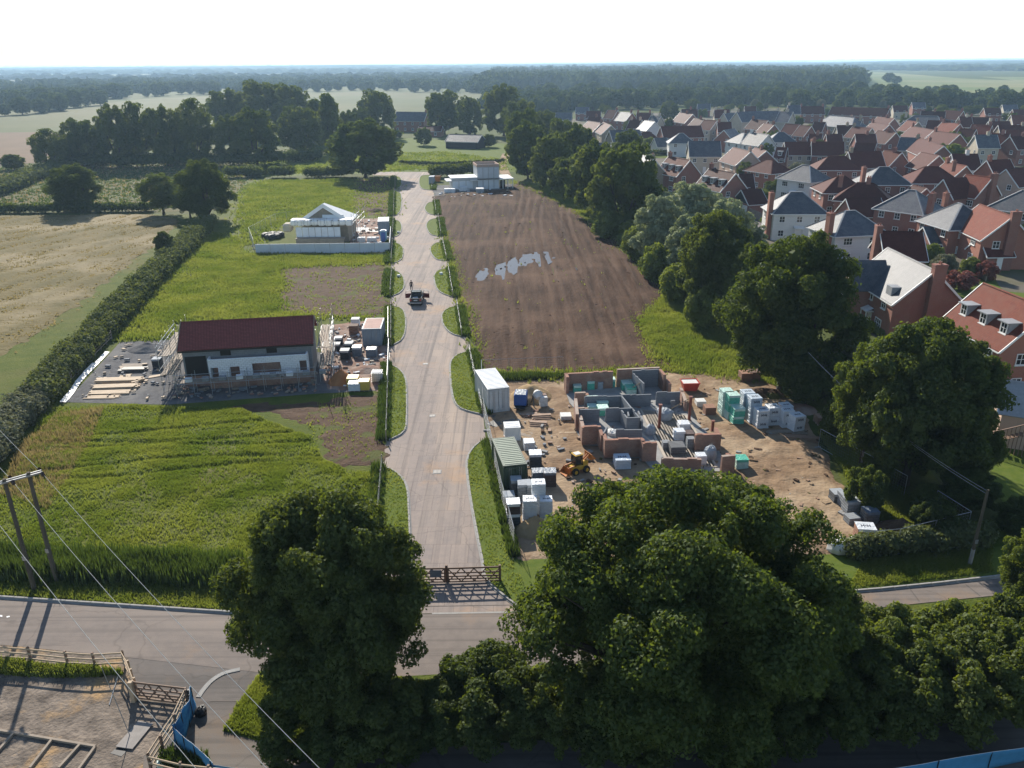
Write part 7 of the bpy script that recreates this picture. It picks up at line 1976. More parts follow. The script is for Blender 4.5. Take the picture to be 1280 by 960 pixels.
rear = [((921, 140), (974, 138.5), 11.5, 9.5, 'cream', 'slate', 'long slate roofed block of flats at the back of the estate', 5),
        ((975, 139.5), (991, 140), 11.5, 9.0, 'cream', 'slate', 'gabled slate end of the flats', 2),
        ((985, 131.5), (1000, 131.5), 11.0, 9.0, 'cream', 'slate', 'white roofed block rising behind the flats', 2),
        ((1037, 144.5), (1068, 147), 9.5, 9.0, 'stone', 'slate', 'broad slate house with one dazzling white roof slope', 3),
        ((1062, 148), (1078, 148.5), 9.0, 8.0, 'pink', 'slate', 'slate gabled house right of the dazzling roof', 2),
        ((1040, 133.5), (1112, 135.5), 8.6, 8.4, 'brick', 'tile', 'long brown terrace across the back of the estate', 6),
        ((1000, 133), (1030, 133), 8.6, 8.4, 'brick', 'tile', 'brown terrace left of the long rear one', 3),
        ((1097, 146), (1118, 148), 8.8, 8.0, 'brick', 'tile', 'brown roof below the right end of the long rear terrace', 2),
        ((1143, 144), (1172, 145), 9.0, 9.0, 'cream', 'slate', 'blue slate roofed block at the right rear', 3),
        ((1152, 139), (1182, 139.5), 8.6, 8.0, 'brick', 'tile', 'brown row behind the blue slate block', 3),
        ((1182, 138), (1204, 139), 8.8, 8.0, 'brick', 'tile', 'dark gabled house behind the blue slate block', 2),
        ((1199, 146), (1214, 146), 9.0, 8.0, 'cream', 'tile', 'dark roof with a cream gable right of the blue slate block', 2),
        ((1212, 146.5), (1236, 147), 8.8, 8.0, 'brick', 'tile', 'brown roof joined to the cream gable', 2),
        ((1178, 153), (1200, 155), 8.6, 8.0, 'brick', 'tile_red', 'red roofed row before the blue slate block', 2),
        ((1160, 150.5), (1178, 151), 8.4, 8.0, 'brick', 'tile', 'brown row touching the blue slate block', 2),
        ((1264, 144), (1300, 144), 8.6, 8.0, 'cream', 'tile_red', 'pale row with a red roof at the right rear edge', 3),
        ((760, 137.5), (772, 138), 8.8, 8.0, 'brick', 'tile', 'tall brown gabled house at the left rear of the estate', 2),
        ((776, 140), (790, 141), 8.8, 8.0, 'brick', 'slate', 'house with a bright slate slope at the left rear', 2),
        ((788, 149.5), (802, 150), 8.4, 8.0, 'pink', 'tile', 'dark roof with a pink gable at the left of the estate', 2),
        ((796, 141), (814, 141), 8.8, 8.0, 'brick', 'tile', 'brown roof in front of the tall conifers', 2),
        ((814, 144.5), (826, 145), 8.0, 8.0, 'cream', 'slate', 'pale slate roof beside the conifers', 2),
        ((850, 141), (866, 143), 8.8, 8.0, 'brick', 'tile', 'brown gabled house left of the flats', 2),
        ((852, 136.5), (872, 136.5), 8.6, 8.0, 'brick_orange', 'tile', 'brick house with chimneys behind the brown gabled one', 2),
        ((868, 148), (882, 149.5), 8.6, 8.0, 'brick', 'tile', 'brown roof between the long row and the flats', 2),
        ((893, 137), (912, 137), 8.8, 8.0, 'cream', 'tile', 'brown roofed cream house behind the left end of the flats', 2),
        ((905, 141.5), (918, 141), 9.5, 8.0, 'cream', 'slate', 'slate house with a bright slope at the left end of the flats', 2),
        ((736, 146), (752, 146.5), 8.0, 8.0, 'brick', 'tile', 'brown roof among trees at the left end of the estate', 2)]
for a, b_, zr, W_, wl, rf, lb, n in rear:
    H('hip' if 'hip' in lb or ('slate' in rf and n > 2 and 'flats' not in lb) else 'gable', a, b_, zr, W_, zr - 4.0, wl, rf, lb, random.choice([('m',), ('r',), ('l',), ('l', 'r')]), (n, n), lod=2, door=False, side=False, name='house')
# far village roofs among the trees
for i, (u, v, w) in enumerate(((705, 141, 20), (742, 139, 18), (728, 134, 16), (1125, 132, 18), (1148, 128, 16), (1240, 135, 20), (1262, 131, 18), (1275, 137, 18), (880, 130, 16), (938, 133, 14))):
    H('gable', (u - w / 2, v), (u + w / 2, v), 7.5, 7.5, 4.2, 'brick' if i % 3 else 'cream', 'tile' if i % 2 else 'slate', ('first', 'second', 'third', 'fourth', 'fifth', 'sixth', 'seventh', 'eighth', 'ninth', 'tenth')[i] + ' far village roof among the trees beyond the estate, ' + ('left' if u < 900 else 'centre' if u < 1000 else 'right') + ' side', (), (2,), lod=2, door=False, side=False)
# farmhouse and barn beyond the paddock
H('gable', (496, 140), (534, 140.5), 9.5, 9.0, 5.5, 'brick', 'slate', 'far farmhouse with a long dark roof between dark trees', ('r',), (4, 4), lod=1, door=False, side=False)
H('gable', (524, 158), (553, 158), 4.6, 8.0, 2.6, 'brick', 'tile', 'low brown outbuilding in front of the far farmhouse', (), (2,), lod=1, door=False, side=False)
H('gable', (562, 168), (602, 169), 5.2, 9.0, 2.8, 'dark_board', 'slate', 'grey roofed barn beside the clipped round trees', (), (0,), lod=1, door=False, side=False)
# conservatory before the tall chimney house
p = G(1112, 279); t = thing('conservatory', 'white glazed conservatory before the slate hip roofed brick house', 'conservatory', (p.x, p.y, 0), -0.55)
b = MB(); b.box((0, 0, 0.4), (4.6, 3.6, 0.8)); b.obj('wall', M['brick'], t)
for s in (-1, 1):
    for k in range(5):
        b = MB(); b.box((-1.8 + 0.9 * k, s * 1.76, 1.5), (0.82, 0.06, 1.3)); b.obj('pane', M['glass_pale'], t)
    for k in range(3):
        b = MB(); b.box((s * 2.26, -1.0 + k * 1.0, 1.5), (0.06, 0.9, 1.3)); b.obj('pane', M['glass_pale'], t)
b = MB(); q = [(-2.5, -2.0, 2.2), (2.5, -2.0, 2.2), (2.5, 2.0, 2.2), (-2.5, 2.0, 2.2), (-1.0, 0, 3.2), (1.0, 0, 3.2)]
b.add(q, [(0, 1, 5, 4), (1, 2, 5), (2, 3, 4, 5), (3, 0, 4)]); b.obj('glass_roof', M['glass_pale'], t)
b = MB()
for i, j in ((0, 4), (3, 4), (1, 5), (2, 5), (4, 5)): b.beam(q[i], q[j], 0.12, 0.1)
for k in range(6): b.beam((-2.0 + 0.8 * k, -2.0, 2.23), (-1.0 + 0.4 * k, 0, 3.22), 0.06, 0.06)
b.obj('roof_bars', M['white'], t)
# timber decked building at the right edge
p = G(1262, 545); t = thing('garden_building', 'brown boarded garden building with a pale roof edge and outside stairs at right', 'building', tuple(G(1268, 548)), -0.45)
gable_walls(-1.8, 7, -2.6, 2.6, 3.4, 5.4).obj('wall', M['pink'], t)
gable_roof_obj(t, -1.8, 7, -2.6, 2.6, 3.42, 5.45, 'lead', oh=0.35)
b = MB()
for s in (-1, 1): b.beam((-2.2, s * 2.95, 3.15), (-2.2, 0, 5.5), 0.08, 0.22)
b.obj('bargeboard', M['wrap_blue'], t)
b = MB()
for k in range(12): b.beam((-3.6 + 0.3 * k, -3.6, 0.2 + 0.16 * k), (-3.3 + 0.3 * k, -3.6, 0.2 + 0.16 * k), 0.9, 0.05)
for k in range(14): b.beam((-3.7 + 0.3 * k, -4.05, 0.0), (-3.7 + 0.3 * k, -4.05, 1.2 + 0.16 * k), 0.06, 0.06)
b.beam((-3.7, -4.05, 1.2), (0.3, -4.05, 3.3), 0.1, 0.08); b.obj('stair', M['gate_timber'], t)
# garden fences and small trees between the houses
rail_fence([(1185, 331), (1215, 342), (1232, 352)], 'brown garden fence behind the bright lawn', rails=(0.3, 0.7, 1.1, 1.5), h=1.7, rh=0.36, sp=1.8, name='garden_fence')
rail_fence([(1215, 322), (1250, 330), (1280, 333)], 'brown garden fence below the brown roofed garage', rails=(0.3, 0.7, 1.1, 1.5), h=1.7, rh=0.36, sp=1.8, name='garden_fence', mat='gate_timber')
rail_fence([(922, 263), (938, 270), (952, 276)], 'timber garden fence beside the estate street', rails=(0.3, 0.7, 1.1, 1.5), h=1.7, rh=0.36, sp=1.8, name='garden_fence')
rail_fence([(1110, 292), (1140, 300), (1175, 306)], 'brick coloured garden fence by the slate garage', rails=(0.3, 0.7, 1.1, 1.5), h=1.7, rh=0.36, sp=1.8, name='garden_fence', mat='gate_timber')
for u, vb, vt, w, k, l in ((1162, 335, 305, 26, 'bright_bush', 'bright garden bush behind the brown tiled house'),
        (1178, 345, 318, 30, 'grey_bush', 'grey garden bush left of the bright lawn'), (1198, 362, 338, 38, 'red_bush', 'reddish shrub bed on the bright lawn'),
        (1232, 350, 326, 26, 'red_bush', 'reddish garden shrub below the brown roofed garage'), (1212, 345, 322, 24, 'bright_bush', 'green shrub along the lawn fence'),
        (1193, 308, 280, 14, 'cone', 'slim young tree beside the slate roofed garage'), (1050, 318, 302, 24, 'red_bush', 'red leaved bush under the second white house'),
        (1030, 308, 295, 18, 'red_bush', 'dark red shrub at the foot of the brick chimney'), (968, 244, 226, 28, 'bush_near_mid', 'garden bush before the second white house'),
        (950, 252, 236, 24, 'bright_bush', 'garden bush right of the black boarded garage'), (982, 208, 191, 18, 'bright_bush', 'yellow green garden tree left of the villa'),
        (914, 188, 178, 14, 'bush_near', 'dark bush between the cream and pink houses'), (1192, 192, 166, 26, 'round_b', 'bushy estate tree left of the cream slate house'),
        (1206, 194, 172, 20, 'loose', 'pale estate tree beside the bushy one'), (1262, 200, 178, 36, 'round_b', 'broad green estate tree at the right'),
        (1240, 198, 184, 20, 'round_a', 'dark estate tree left of the broad green one'), (1210, 222, 208, 16, 'bright_bush', 'garden bush by the cross gabled house'),
        (1152, 250, 232, 16, 'bright_bush', 'yellow bush behind the tall chimney house'), (1205, 262, 243, 20, 'bush_near_mid', 'bush before the cross gabled house'),
        (1232, 268, 252, 14, 'bush_near_mid', 'bush left of the buff slate house'), (1275, 300, 280, 20, 'bush_near', 'bush right of the orange brick house'),
        (812, 186, 172, 18, 'bright_bush', 'light bush beside the small slate garage'), (836, 140, 126, 18, 'round_b', 'round tree among the left rear roofs'),
        (830, 150, 132, 14, 'cone', 'left tall conifer among the rear roofs'), (842, 150, 130, 14, 'cone', 'right tall conifer among the rear roofs'),
        (865, 140, 124, 22, 'round_b', 'tree behind the brown house left of the flats'), (1125, 140, 128, 18, 'round_a', 'dark round tree at the end of the long rear terrace'),
        (1215, 144, 132, 24, 'round_a', 'dark tree behind the right rear roofs'), (1238, 146, 134, 20, 'round_b', 'tree right of the dark rear one'), (1255, 150, 142, 26, 'round_b', 'light tree at the right rear of the estate'),
        (1150, 318, 304, 20, 'bush_near_mid', 'bush at the garden corner of the brown tiled house'), (1262, 330, 318, 22, 'bush_near', 'dark shrub beside the garden path'),
        (1132, 268, 258, 16, 'bush_near_mid', 'bush by the conservatory'), (1062, 312, 300, 16, 'bush_near_mid', 'bush at the car park corner')):
    tree(u, vb, vt, w, k, l, 'tree' if 'tree' in l or 'conifer' in l else 'bush', name='garden_tree' if 'tree' in l or 'conifer' in l else 'garden_bush')

# ---- cars
def car(p, rz, mat, label, name='parked_car', cat='car', suv=False, group=None):
    t = thing(name, label, cat, (p.x, p.y, 0), rz, group)
    L_, W_, H1, H2 = 4.4, 1.8, 0.92, 1.62 if suv else 1.45
    def section(prof, inset0, inset1, zmid):
        vs = []; n = len(prof)
        for s in (-1, 1):
            for x, z in prof:
                k = inset0 if z <= zmid else inset1
                vs.append((x, s * (W_ / 2 - k), z))
        fs = [tuple(range(n))[::-1], tuple(range(n, 2 * n))]
        fs += [(i, (i + 1) % n, n + (i + 1) % n, n + i) for i in range(n)]
        return MB().add(vs, fs)
    body = [(-2.15, 0.35), (2.1, 0.35), (2.2, 0.5), (2.15, 0.72), (1.2, H1), (-1.9, H1 + 0.03), (-2.2, 0.85), (-2.2, 0.5)]
    section(body, 0.02, 0.08, 0.8).obj('body', M[mat], t)
    gl = [(1.1, H1 - 0.02), (0.45, H2 - 0.1), (-1.5 if suv else -1.1, H2 - 0.08), (-2.05 if suv else -1.8, H1)]
    section(gl, 0.1, 0.22, H1 + 0.2).obj('glazing', M['glass'], t)
    b = MB(); b.box((-0.45, 0, H2 - 0.06), (1.95 if suv else 1.6, W_ - 0.42, 0.09), 0, 0.03)
    for s in (-1, 1):
        b.beam((1.12, s * 0.8, H1), (0.45, s * 0.68, H2 - 0.06), 0.07, 0.07); b.beam((-0.3, s * 0.79, H1), (-0.3, s * 0.68, H2 - 0.06), 0.08, 0.07); b.beam((-1.9, s * 0.78, H1), (-1.35, s * 0.68, H2 - 0.06), 0.1, 0.09)
    b.obj('roof', M[mat], t)
    for x in (1.35, -1.35):
        for s in (-1, 1):
            w_ = MB(); w_.tube((x, s * 0.68, 0.33), (x, s * 0.9, 0.33), 0.33, 0.33, 14); o = w_.obj('wheel', M['tyre'], t)
            w_ = MB(); w_.tube((x, s * 0.7, 0.33), (x, s * 0.915, 0.33), 0.19, 0.19, 10); w_.obj('rim', M['galv'], o)
    for s in (-1, 1):
        b = MB(); b.box((2.13, s * 0.62, 0.66), (0.14, 0.36, 0.14), 0, 0.02); b.obj('headlight', M['glass_pale'], t)
        b = MB(); b.box((-2.17, s * 0.68, 0.78), (0.1, 0.24, 0.16), 0, 0.02); b.obj('tail_light', M['red_paint'], t)
    return t
car(G(1047, 333), math.radians(160), 'car_white', 'nearer white car parked behind the round dark tree', suv=True)
car(G(1057, 325), math.radians(160), 'car_white', 'further white car parked beside the brown tiled house', suv=True)
car(G(1271, 318), math.radians(80), 'car_silver', 'silver car parked right of the brown roofed garage')
car(G(1066, 337), math.radians(170), 'car_silver', 'silver car half behind the slate roofed brick house')
p = G(1240, 335); t = thing('garden_parasol', 'white garden parasol on the terrace below the garage', 'parasol', (p.x, p.y, 0), 0)
b = MB(); b.tube((0, 0, 0), (0, 0, 2.2), 0.03); b.obj('pole', M['galv'], t)
b = MB(); b.tube((0, 0, 1.9), (0.2, 0, 2.4), 1.1, 0.05, 8); b.obj('canopy', M['bag_white'], t)
for u, v, l in ((1039, 252, 'left white parasol in the gardens beside the brick villa'), (1047, 253, 'right white parasol in the gardens beside the brick villa')):
    p = G(u, v); t = thing('garden_parasol', l, 'parasol', (p.x, p.y, 0), 0)
    b = MB(); b.tube((0, 0, 0), (0, 0, 2.2), 0.03); b.obj('pole', M['galv'], t)
    b = MB(); b.tube((0, 0, 1.9), (0, 0, 2.4), 1.5, 0.05, 8); b.obj('canopy', M['bag_white'], t)

# trees and shrubs in the gardens between the houses
rg_ = random.Random(77)
made = []
tries = 0
while len(made) < 150 and tries < 16000:
    tries += 1
    u, v = rg_.uniform(705, 1300), 134 + 100 * rg_.random() ** 1.6
    if v > 180 and u < 900: continue
    p = G(u, v)
    ok = all(abs((p.x - hx) * math.cos(a) + (p.y - hy) * math.sin(a)) > hl + 0.9 or abs(-(p.x - hx) * math.sin(a) + (p.y - hy) * math.cos(a)) > hw_ + 1.5 for hx, hy, hl, hw_, a in HOUSES)
    if not ok or any((p - q[0]).length < 4 for q in made): continue
    Ht = rg_.uniform(3.0, 7.6)
    t = tree_at(p, rg_.choice(['round_b', 'bright_bush', 'round_a', 'bush_near_mid', 'loose', 'grey_bush']), Ht, Ht * rg_.uniform(0.75, 1.1), '', 'tree', 'trees in the gardens of the estate', 'garden_tree')
    made.append((p, t, u, v, Ht))
rows = [(0, 143, 'rearmost estate gardens'), (143, 155, 'second rearmost estate gardens'), (155, 175, 'middle estate gardens'), (175, 400, 'nearest estate gardens')]
for lo, hi, nm in rows:
    sel = sorted([q for q in made if lo <= q[3] < hi], key=lambda q: q[2])
    for i, q in enumerate(sel):
        o = '%d%s' % (i + 1, 'th' if 10 <= (i + 1) % 100 <= 20 else {1: 'st', 2: 'nd', 3: 'rd'}.get((i + 1) % 10, 'th'))
        q[1]['label'] = f"{'small' if q[4] < 4.5 else 'taller'} tree in the {nm}, {o} from the left"
# ================================================================ ROADSIDE AND FOREGROUND
# ---- gates: leaf = five rails, two stiles, crossed braces
def gate_leaf(parent, a, c, h=1.2, z0=0.12, xs=2, flip=False):
    a, c = Vector(a), Vector(c)
    d = c - a
    for k in range(5):
        z = z0 + (h - z0) * (0, 0.2, 0.4, 0.66, 1.0)[k]
        b = MB(); b.beam(a + Vector((0, 0, z)), c + Vector((0, 0, z)), 0.05, 0.10 if k < 4 else 0.12); b.obj('rail', M['gate_timber'], parent)
    for q in (a, c):
        b = MB(); b.beam(q + Vector((0, 0, z0 - 0.05)), q + Vector((0, 0, h + 0.07)), 0.085, 0.11); b.obj('stile', M['gate_timber'], parent)
    nr = Vector((-d.y, d.x, 0)).normalized() * 0.05
    for k in range(xs):
        q0, q1, q2 = a + d * (k / xs), a + d * ((k + 0.5) / xs), a + d * ((k + 1) / xs)
        lo, hi = Vector((0, 0, z0 + 0.02)), Vector((0, 0, h - 0.03))
        for s, e in (((q0 + lo), (q1 + hi)), ((q1 + hi), (q2 + lo))):
            b = MB(); b.beam(s + nr, e + nr, 0.04, 0.07); b.obj('brace', M['gate_timber'], parent)
        for s, e in (((q0 + hi), (q1 + lo)), ((q1 + lo), (q2 + hi))):
            b = MB(); b.beam(s - nr, e - nr, 0.04, 0.07); b.obj('brace', M['gate_timber'], parent)
A, C, E = G(493, 730), G(558.5, 729), G(625, 727)
gt = thing('estate_gate', 'right leaf of the double timber gate across the estate road', 'gate', tuple(C))
gate_leaf(gt, (0.12, 0, 0), E - C)
g2 = thing('estate_gate', 'left leaf of the double timber gate, carrying two dark sign boards', 'gate', tuple(C))
gate_leaf(g2, (-0.12, 0, 0), A - C)
for k, (f, w) in enumerate(((0.20, 0.78), (0.62, 0.95))):
    q = (A - C) * f; b = MB(); b.box((q.x, q.y - 0.11, 0.86), (w, 0.025, 0.55)); s_ = b.obj('sign_board', M['sign_blue'], g2)
    b = MB()
    for z, ww in ((1.0, 0.7), (0.88, 0.5), (0.74, 0.62)): b.box((q.x, q.y - 0.125, z), (w * ww, 0.008, 0.045))
for P, l in ((C, 'middle timber post where the two gate leaves of the estate road meet'), (E, 'right hanging post of the estate gate under the huge oak'), (A, 'left hanging post of the estate gate behind the tall oak')):
    b = MB(); b.box((0, 0.16 if P is C else 0, 0.68), (0.17, 0.17, 1.36), 0, 0.02); prop(b.obj('gate_post', M['gate_timber'], None, tuple(P)), l, 'gate post')

# ---- H pole with crossarm, insulators and wires
P1, P2 = G(43, 737), G(71, 727)
hp_ = thing('power_pole', 'H shaped wooden power pole beside the lane at the left', 'power pole', tuple((P1 + P2) / 2))
mid_ = (P1 + P2) / 2; dxy = (P2 - P1).normalized()
for P in (P1, P2):
    b = MB(); b.tube(P - mid_ + Vector((0, 0, -0.2)), P - mid_ + Vector((0, 0, 8.5)), 0.17, 0.12, 10); b.obj('pole', M['pole_timber'], hp_)
    b = MB(); b.box((P - mid_) + Vector((0, -0.19, 2.6)), (0.22, 0.03, 0.3)); b.obj('notice_plate', M['galv'], hp_)
for s in (-0.16, 0.16):
    nr = Vector((-dxy.y, dxy.x, 0)) * s
    b = MB(); b.beam(dxy * -2.6 + nr + Vector((0, 0, 8.3)), dxy * 1.45 + nr + Vector((0, 0, 8.3)), 0.06, 0.11); b.obj('crossarm', M['galv'], hp_)
ins = []
for s in (-2.4, -0.3, 1.4):
    q = dxy * s
    for e in (-1, 1):
        nr = Vector((-dxy.y, dxy.x, 0)) * e
        b = MB()
        for k in range(4): b.tube(q + nr * (0.22 + k * 0.12) + Vector((0, 0, 8.27)), q + nr * (0.28 + k * 0.12) + Vector((0, 0, 8.27)), 0.12, 0.07, 8)
        b.obj('insulator', M['insulator'], hp_)
    ins.append(mid_ + q + Vector((0, 0, 8.25)))
nrm = Vector((dxy.y, -dxy.x, 0))
def wire(a, c, sag, label, r=0.014, group=None):
    mb = MB(); n = 24
    P = [a.lerp(c, k / n) - Vector((0, 0, sag * 4 * (k / n) * (1 - k / n))) for k in range(n + 1)]
    for p_, q_ in zip(P[:-1], P[1:]): mb.tube(p_, q_, r, r, 4)
    return prop(mb.obj('overhead_wire', M['wire'], None), label, 'wire', group)
tgt = [G(262, 990, 7.5), G(338, 975, 7.5), G(395, 966, 7.5)]
wl = ('leftmost', 'middle', 'rightmost')
for k in range(3):
    d = (tgt[k] - ins[k]); d.z = 0
    far = ins[k] + d * 1.15; far.z = 8.2
    wire(ins[k] + d.normalized() * 0.62, far, 0.5, wl[k] + ' overhead wire running from the H pole down over the lane')
    back = ins[k] - d.normalized() * 42; back.z = 9.0
    wire(ins[k] - d.normalized() * 0.62, back, 0.5, wl[k] + ' overhead wire leaving the H pole beyond the left edge')
# right pole
PR = G(1212, 706)
rp = thing('telegraph_pole', 'single wooden telegraph pole on the verge at right', 'telegraph pole', tuple(PR))
b = MB(); b.tube((0, 0, -0.2), (0, 0, 6.0), 0.13, 0.09, 10); b.obj('pole', M['pole_timber'], rp)
b = MB(); b.tube((0, 0, 0.1), (0, 0, 1.3), 0.14, 0.135, 10); b.obj('pale_sleeve', M['concrete'], rp)
b = MB(); b.box((0, -0.16, 2.0), (0.2, 0.03, 0.3)); b.obj('notice_plate', M['galv'], rp)
for k in range(2):
    wire(PR + Vector((0, 0, 5.9 - 0.22 * k)), G(1010, 440, 8.0 - 0.3 * k), 0.8, ('upper', 'lower')[k] + ' thin wire from the telegraph pole across the dark trees', 0.012)

# ---- field compound in the lower left corner
rail_fence([(-90, 812), (0, 826), (40, 829), (86, 834), (120, 836), (157, 834)], 'timber post and rail fence between lane and compound', rails=(0.4, 0.75, 1.1), sp=1.75, h=1.2, pmat='gate_timber', mat='timber')
rail_fence([(157, 834), (164, 846), (172, 868)], 'short curved rail fence beside the compound gate', rails=(0.3, 0.6, 0.9, 1.15), sp=1.0, h=1.2, mat='timber')
A, C = G(171, 874), G(236, 882)
cg = thing('compound_gate', 'timber five bar gate at the compound entrance', 'gate', tuple(A))
gate_leaf(cg, (0, 0, 0), C - A, xs=2)
b = MB(); b.box((0, 0, 0.68), (0.24, 0.24, 1.45), 0, 0.02); prop(b.obj('gate_post', M['timber'], None, tuple(G(168, 877))), 'thick orange brown gate post of the compound gate', 'gate post')
b = MB(); b.box((0, 0, 0.6), (0.16, 0.16, 1.3), 0, 0.02); prop(b.obj('gate_post', M['black'], None, tuple(G(240, 884))), 'dark gate post where the blue netting begins', 'gate post')
rail_fence([(236, 884), (222, 915), (205, 942), (190, 966)], 'four rail timber fence leading down from the compound gate', rails=(0.25, 0.55, 0.85, 1.15), sp=1.7, h=1.25, mat='timber', pmat='gate_timber')
rail_fence([(190, 966), (230, 976), (300, 984), (420, 994)], 'rail fence along the bottom edge of the compound', rails=(0.35, 0.75, 1.15), sp=1.9, h=1.25, mat='timber', pmat='gate_timber')
def netting(pts, h, mat, label, seed, slump=0.25):
    rg = random.Random(seed)
    line = smooth_line([G(*q) for q in pts], 6)
    n = len(line); m = 6
    V = []
    for i, p in enumerate(line):
        d = (line[min(i + 1, n - 1)] - line[max(i - 1, 0)]); nr = Vector((-d.y, d.x, 0)).normalized()
        hh = h * (1 + 0.05 * math.sin(i * 0.7 + seed) + rg.uniform(-0.02, 0.02))
        for j in range(m):
            f = j / (m - 1)
            q = p + nr * (0.07 * math.sin(i * 0.5 + j * 0.8 + seed) * (1 - f * 0.5) + rg.uniform(-slump, slump) * 0.06)
            V.append((q.x, q.y, 0.05 + hh * f))
    mb = MB(); mb.add(V, [(i * m + j, (i + 1) * m + j, (i + 1) * m + j + 1, i * m + j + 1) for i in range(n - 1) for j in range(m - 1)])
    t = thing('blue_netting', label, 'netting', (0, 0, 0))
    o = mb.obj('netting', M[mat], t)
    for f in o.data.polygons: f.use_smooth = True
    md = o.modifiers.new('thickness', 'SOLIDIFY'); md.thickness = 0.012
    for i in range(0, n, 4):
        b = MB(); b.tube((line[i].x, line[i].y, 0), (line[i].x, line[i].y, h + 0.08), 0.025, 0.025, 5); b.obj('stake', M['black'], t)
    tr = MB()
    for i in range(n - 1): tr.tube(Vector(V[i * m + m - 1]), Vector(V[(i + 1) * m + m - 1]), 0.012, 0.012, 4)
    tr.obj('top_cord', M['wrap_white'], t)
netting([(244, 886), (240, 903), (232, 920), (221, 936)], 1.5, 'blue_net', 'dark blue netting hung on the fence by the compound gate', 1)
netting([(222, 934), (240, 950), (258, 964), (270, 980)], 1.25, 'blue_net_pale', 'pale blue netting turning away from the compound gate', 2, 0.1)
netting([(268, 978), (340, 985), (450, 990), (620, 1010), (800, 1012), (980, 1002), (1100, 984), (1200, 968), (1290, 952)], 1.1, 'blue_net_pale', 'long pale blue netting along the near road', 3, 0.1)
# timbers, trench plate and rod on the compound floor
def ground_timber(a, c, w=0.14, h=0.12):
    A, C = G(*a), G(*c); b = MB(); b.beam((0, 0, 0.08), (C - A).to_tuple()[:2] + (0.08,), w, h); return b, A
tf = thing('bay_edging', 'frame of timbers laid on the compound ground as bays', 'timber frame', tuple(G(0, 915)))
o0 = G(0, 915)
for a, c in (((-60, 906), (0, 915)), ((0, 915), (120, 935)), ((17, 919), (-8, 948)), ((65, 927), (38, 962)), ((119, 936), (96, 968)), ((100, 933), (74, 962))):
    A, C = G(*a) - o0, G(*c) - o0; b = MB(); b.beam(A + Vector((0, 0, 0.1)), C + Vector((0, 0, 0.1 + (0.004 if a[0] in (17, 119) else 0))), 0.13, 0.14); b.obj('timber', M['old_timber'], tf)
b = MB(); q = [G(145, 935), G(166, 938), G(192, 906), (G(173, 903))]; c_ = sum(q, Vector()) / 4
b.prism([((p - c_).x, (p - c_).y) for p in q], 0.07, 0.11); prop(b.obj('trench_plate', M['plate_pale'], None, tuple(c_)), 'pale steel plate covering a hole in the compound', 'steel plate')
b = MB(); q2 = [G(138, 942), G(152, 946), G(160, 938), G(146, 935)]; b.prism([((p - c_).x, (p - c_).y) for p in q2], 0.02, 0.03); prop(b.obj('hole_edge', M['black'], None, tuple(c_)), 'dark hole edge under the pale steel plate', 'hole')
b = MB(); A, C = G(137, 882), G(150, 838); b.tube((0, 0, 0.05), tuple((C - A).to_tuple()[:2]) + (0.07,), 0.03, 0.03, 5); prop(b.obj('steel_rod', M['galv'], None, tuple(A)), 'thin pale rod lying on the compound ground', 'rod')
b = MB(); A = G(163, 921); b.tube((0, 0, 0), (-1.0, 0.6, 4.1), 0.025, 0.02, 5); prop(b.obj('marker_pole', M['galv'], None, tuple(A)), 'tall thin grey pole leaning beside the compound gate', 'pole')
tufts('weeds', px([(-60, 818), (0, 829), (60, 834), (120, 838), (157, 842), (110, 846), (60, 846), (0, 842), (-60, 834)]), 2600, 0.42, 0.14, 'blade', 120, z0=0.02)
tufts('weeds', px([(205, 944), (260, 950), (262, 960), (205, 958)]), 400, 0.6, 0.14, 'blade_dark', 121, z0=0.02)
pack(206, 955, 0.7, 0.6, 0.25, 'wrap_mint', 'crumpled pale blue sheet caught in the compound fence', 0.4, pallet=False, cat='plastic sheet', name='plastic_sheet')
p = G(233, 890); bag(252, 893, 0.3, 0.45, 'black', 'black sack against the outside of the blue netting', 'black_sack')
# white marks on the lane
sheet('road_marking', px([(0, 769), (3, 769.4), (3, 771.4), (0, 771)]), 'white', 0.026)
sheet('road_marking', px([(8, 771), (12, 770), (12.5, 771.4), (8.5, 772.4)]), 'white', 0.026)

# ---- dark pickup with open doors and the man beyond it
pv = G(521.5, 378)
t = thing('pickup_truck', 'dark pickup with both front doors open on the estate road', 'pickup', tuple(pv), math.radians(91))
b = MB(); b.box((0.2, 0, 0.62), (4.7, 1.75, 0.5), 0, 0.08); b.box((1.75, 0, 0.95), (1.3, 1.65, 0.3), 0, 0.1); b.obj('body', M['car_dark'], t)
b = MB()
for q in (((-1.35, 0.82, 1.0), (1.75, 0.08, 0.5)), ((-1.35, -0.82, 1.0), (1.75, 0.08, 0.5)), ((-2.18, 0, 1.0), (0.08, 1.7, 0.5)), ((-0.5, 0, 1.05), (0.08, 1.6, 0.6))): b.box(*q)
b.obj('load_bed', M['car_dark'], t)
vs = []
prof = [(1.2, 1.05), (0.75, 1.72), (-0.4, 1.78), (-0.5, 1.05)]
for s in (-1, 1):
    for x, z in prof: vs.append((x, s * (0.78 if z < 1.2 else 0.66), z))
b = MB(); b.add(vs, [(3, 2, 1, 0), (4, 5, 6, 7), (0, 1, 5, 4), (1, 2, 6, 5), (2, 3, 7, 6), (3, 0, 4, 7)]); cb = b.obj('cab', M['car_dark'], t)
b = MB(); b.box((-0.47, 0, 1.42), (0.06, 1.15, 0.42)); b.obj('rear_window', M['glass'], cb)
b = MB(); b.add([(1.18, -0.68, 1.12), (1.18, 0.68, 1.12), (0.82, 0.6, 1.66), (0.82, -0.6, 1.66)], [(0, 1, 2, 3)]); b.obj('windscreen', M['glass'], cb)
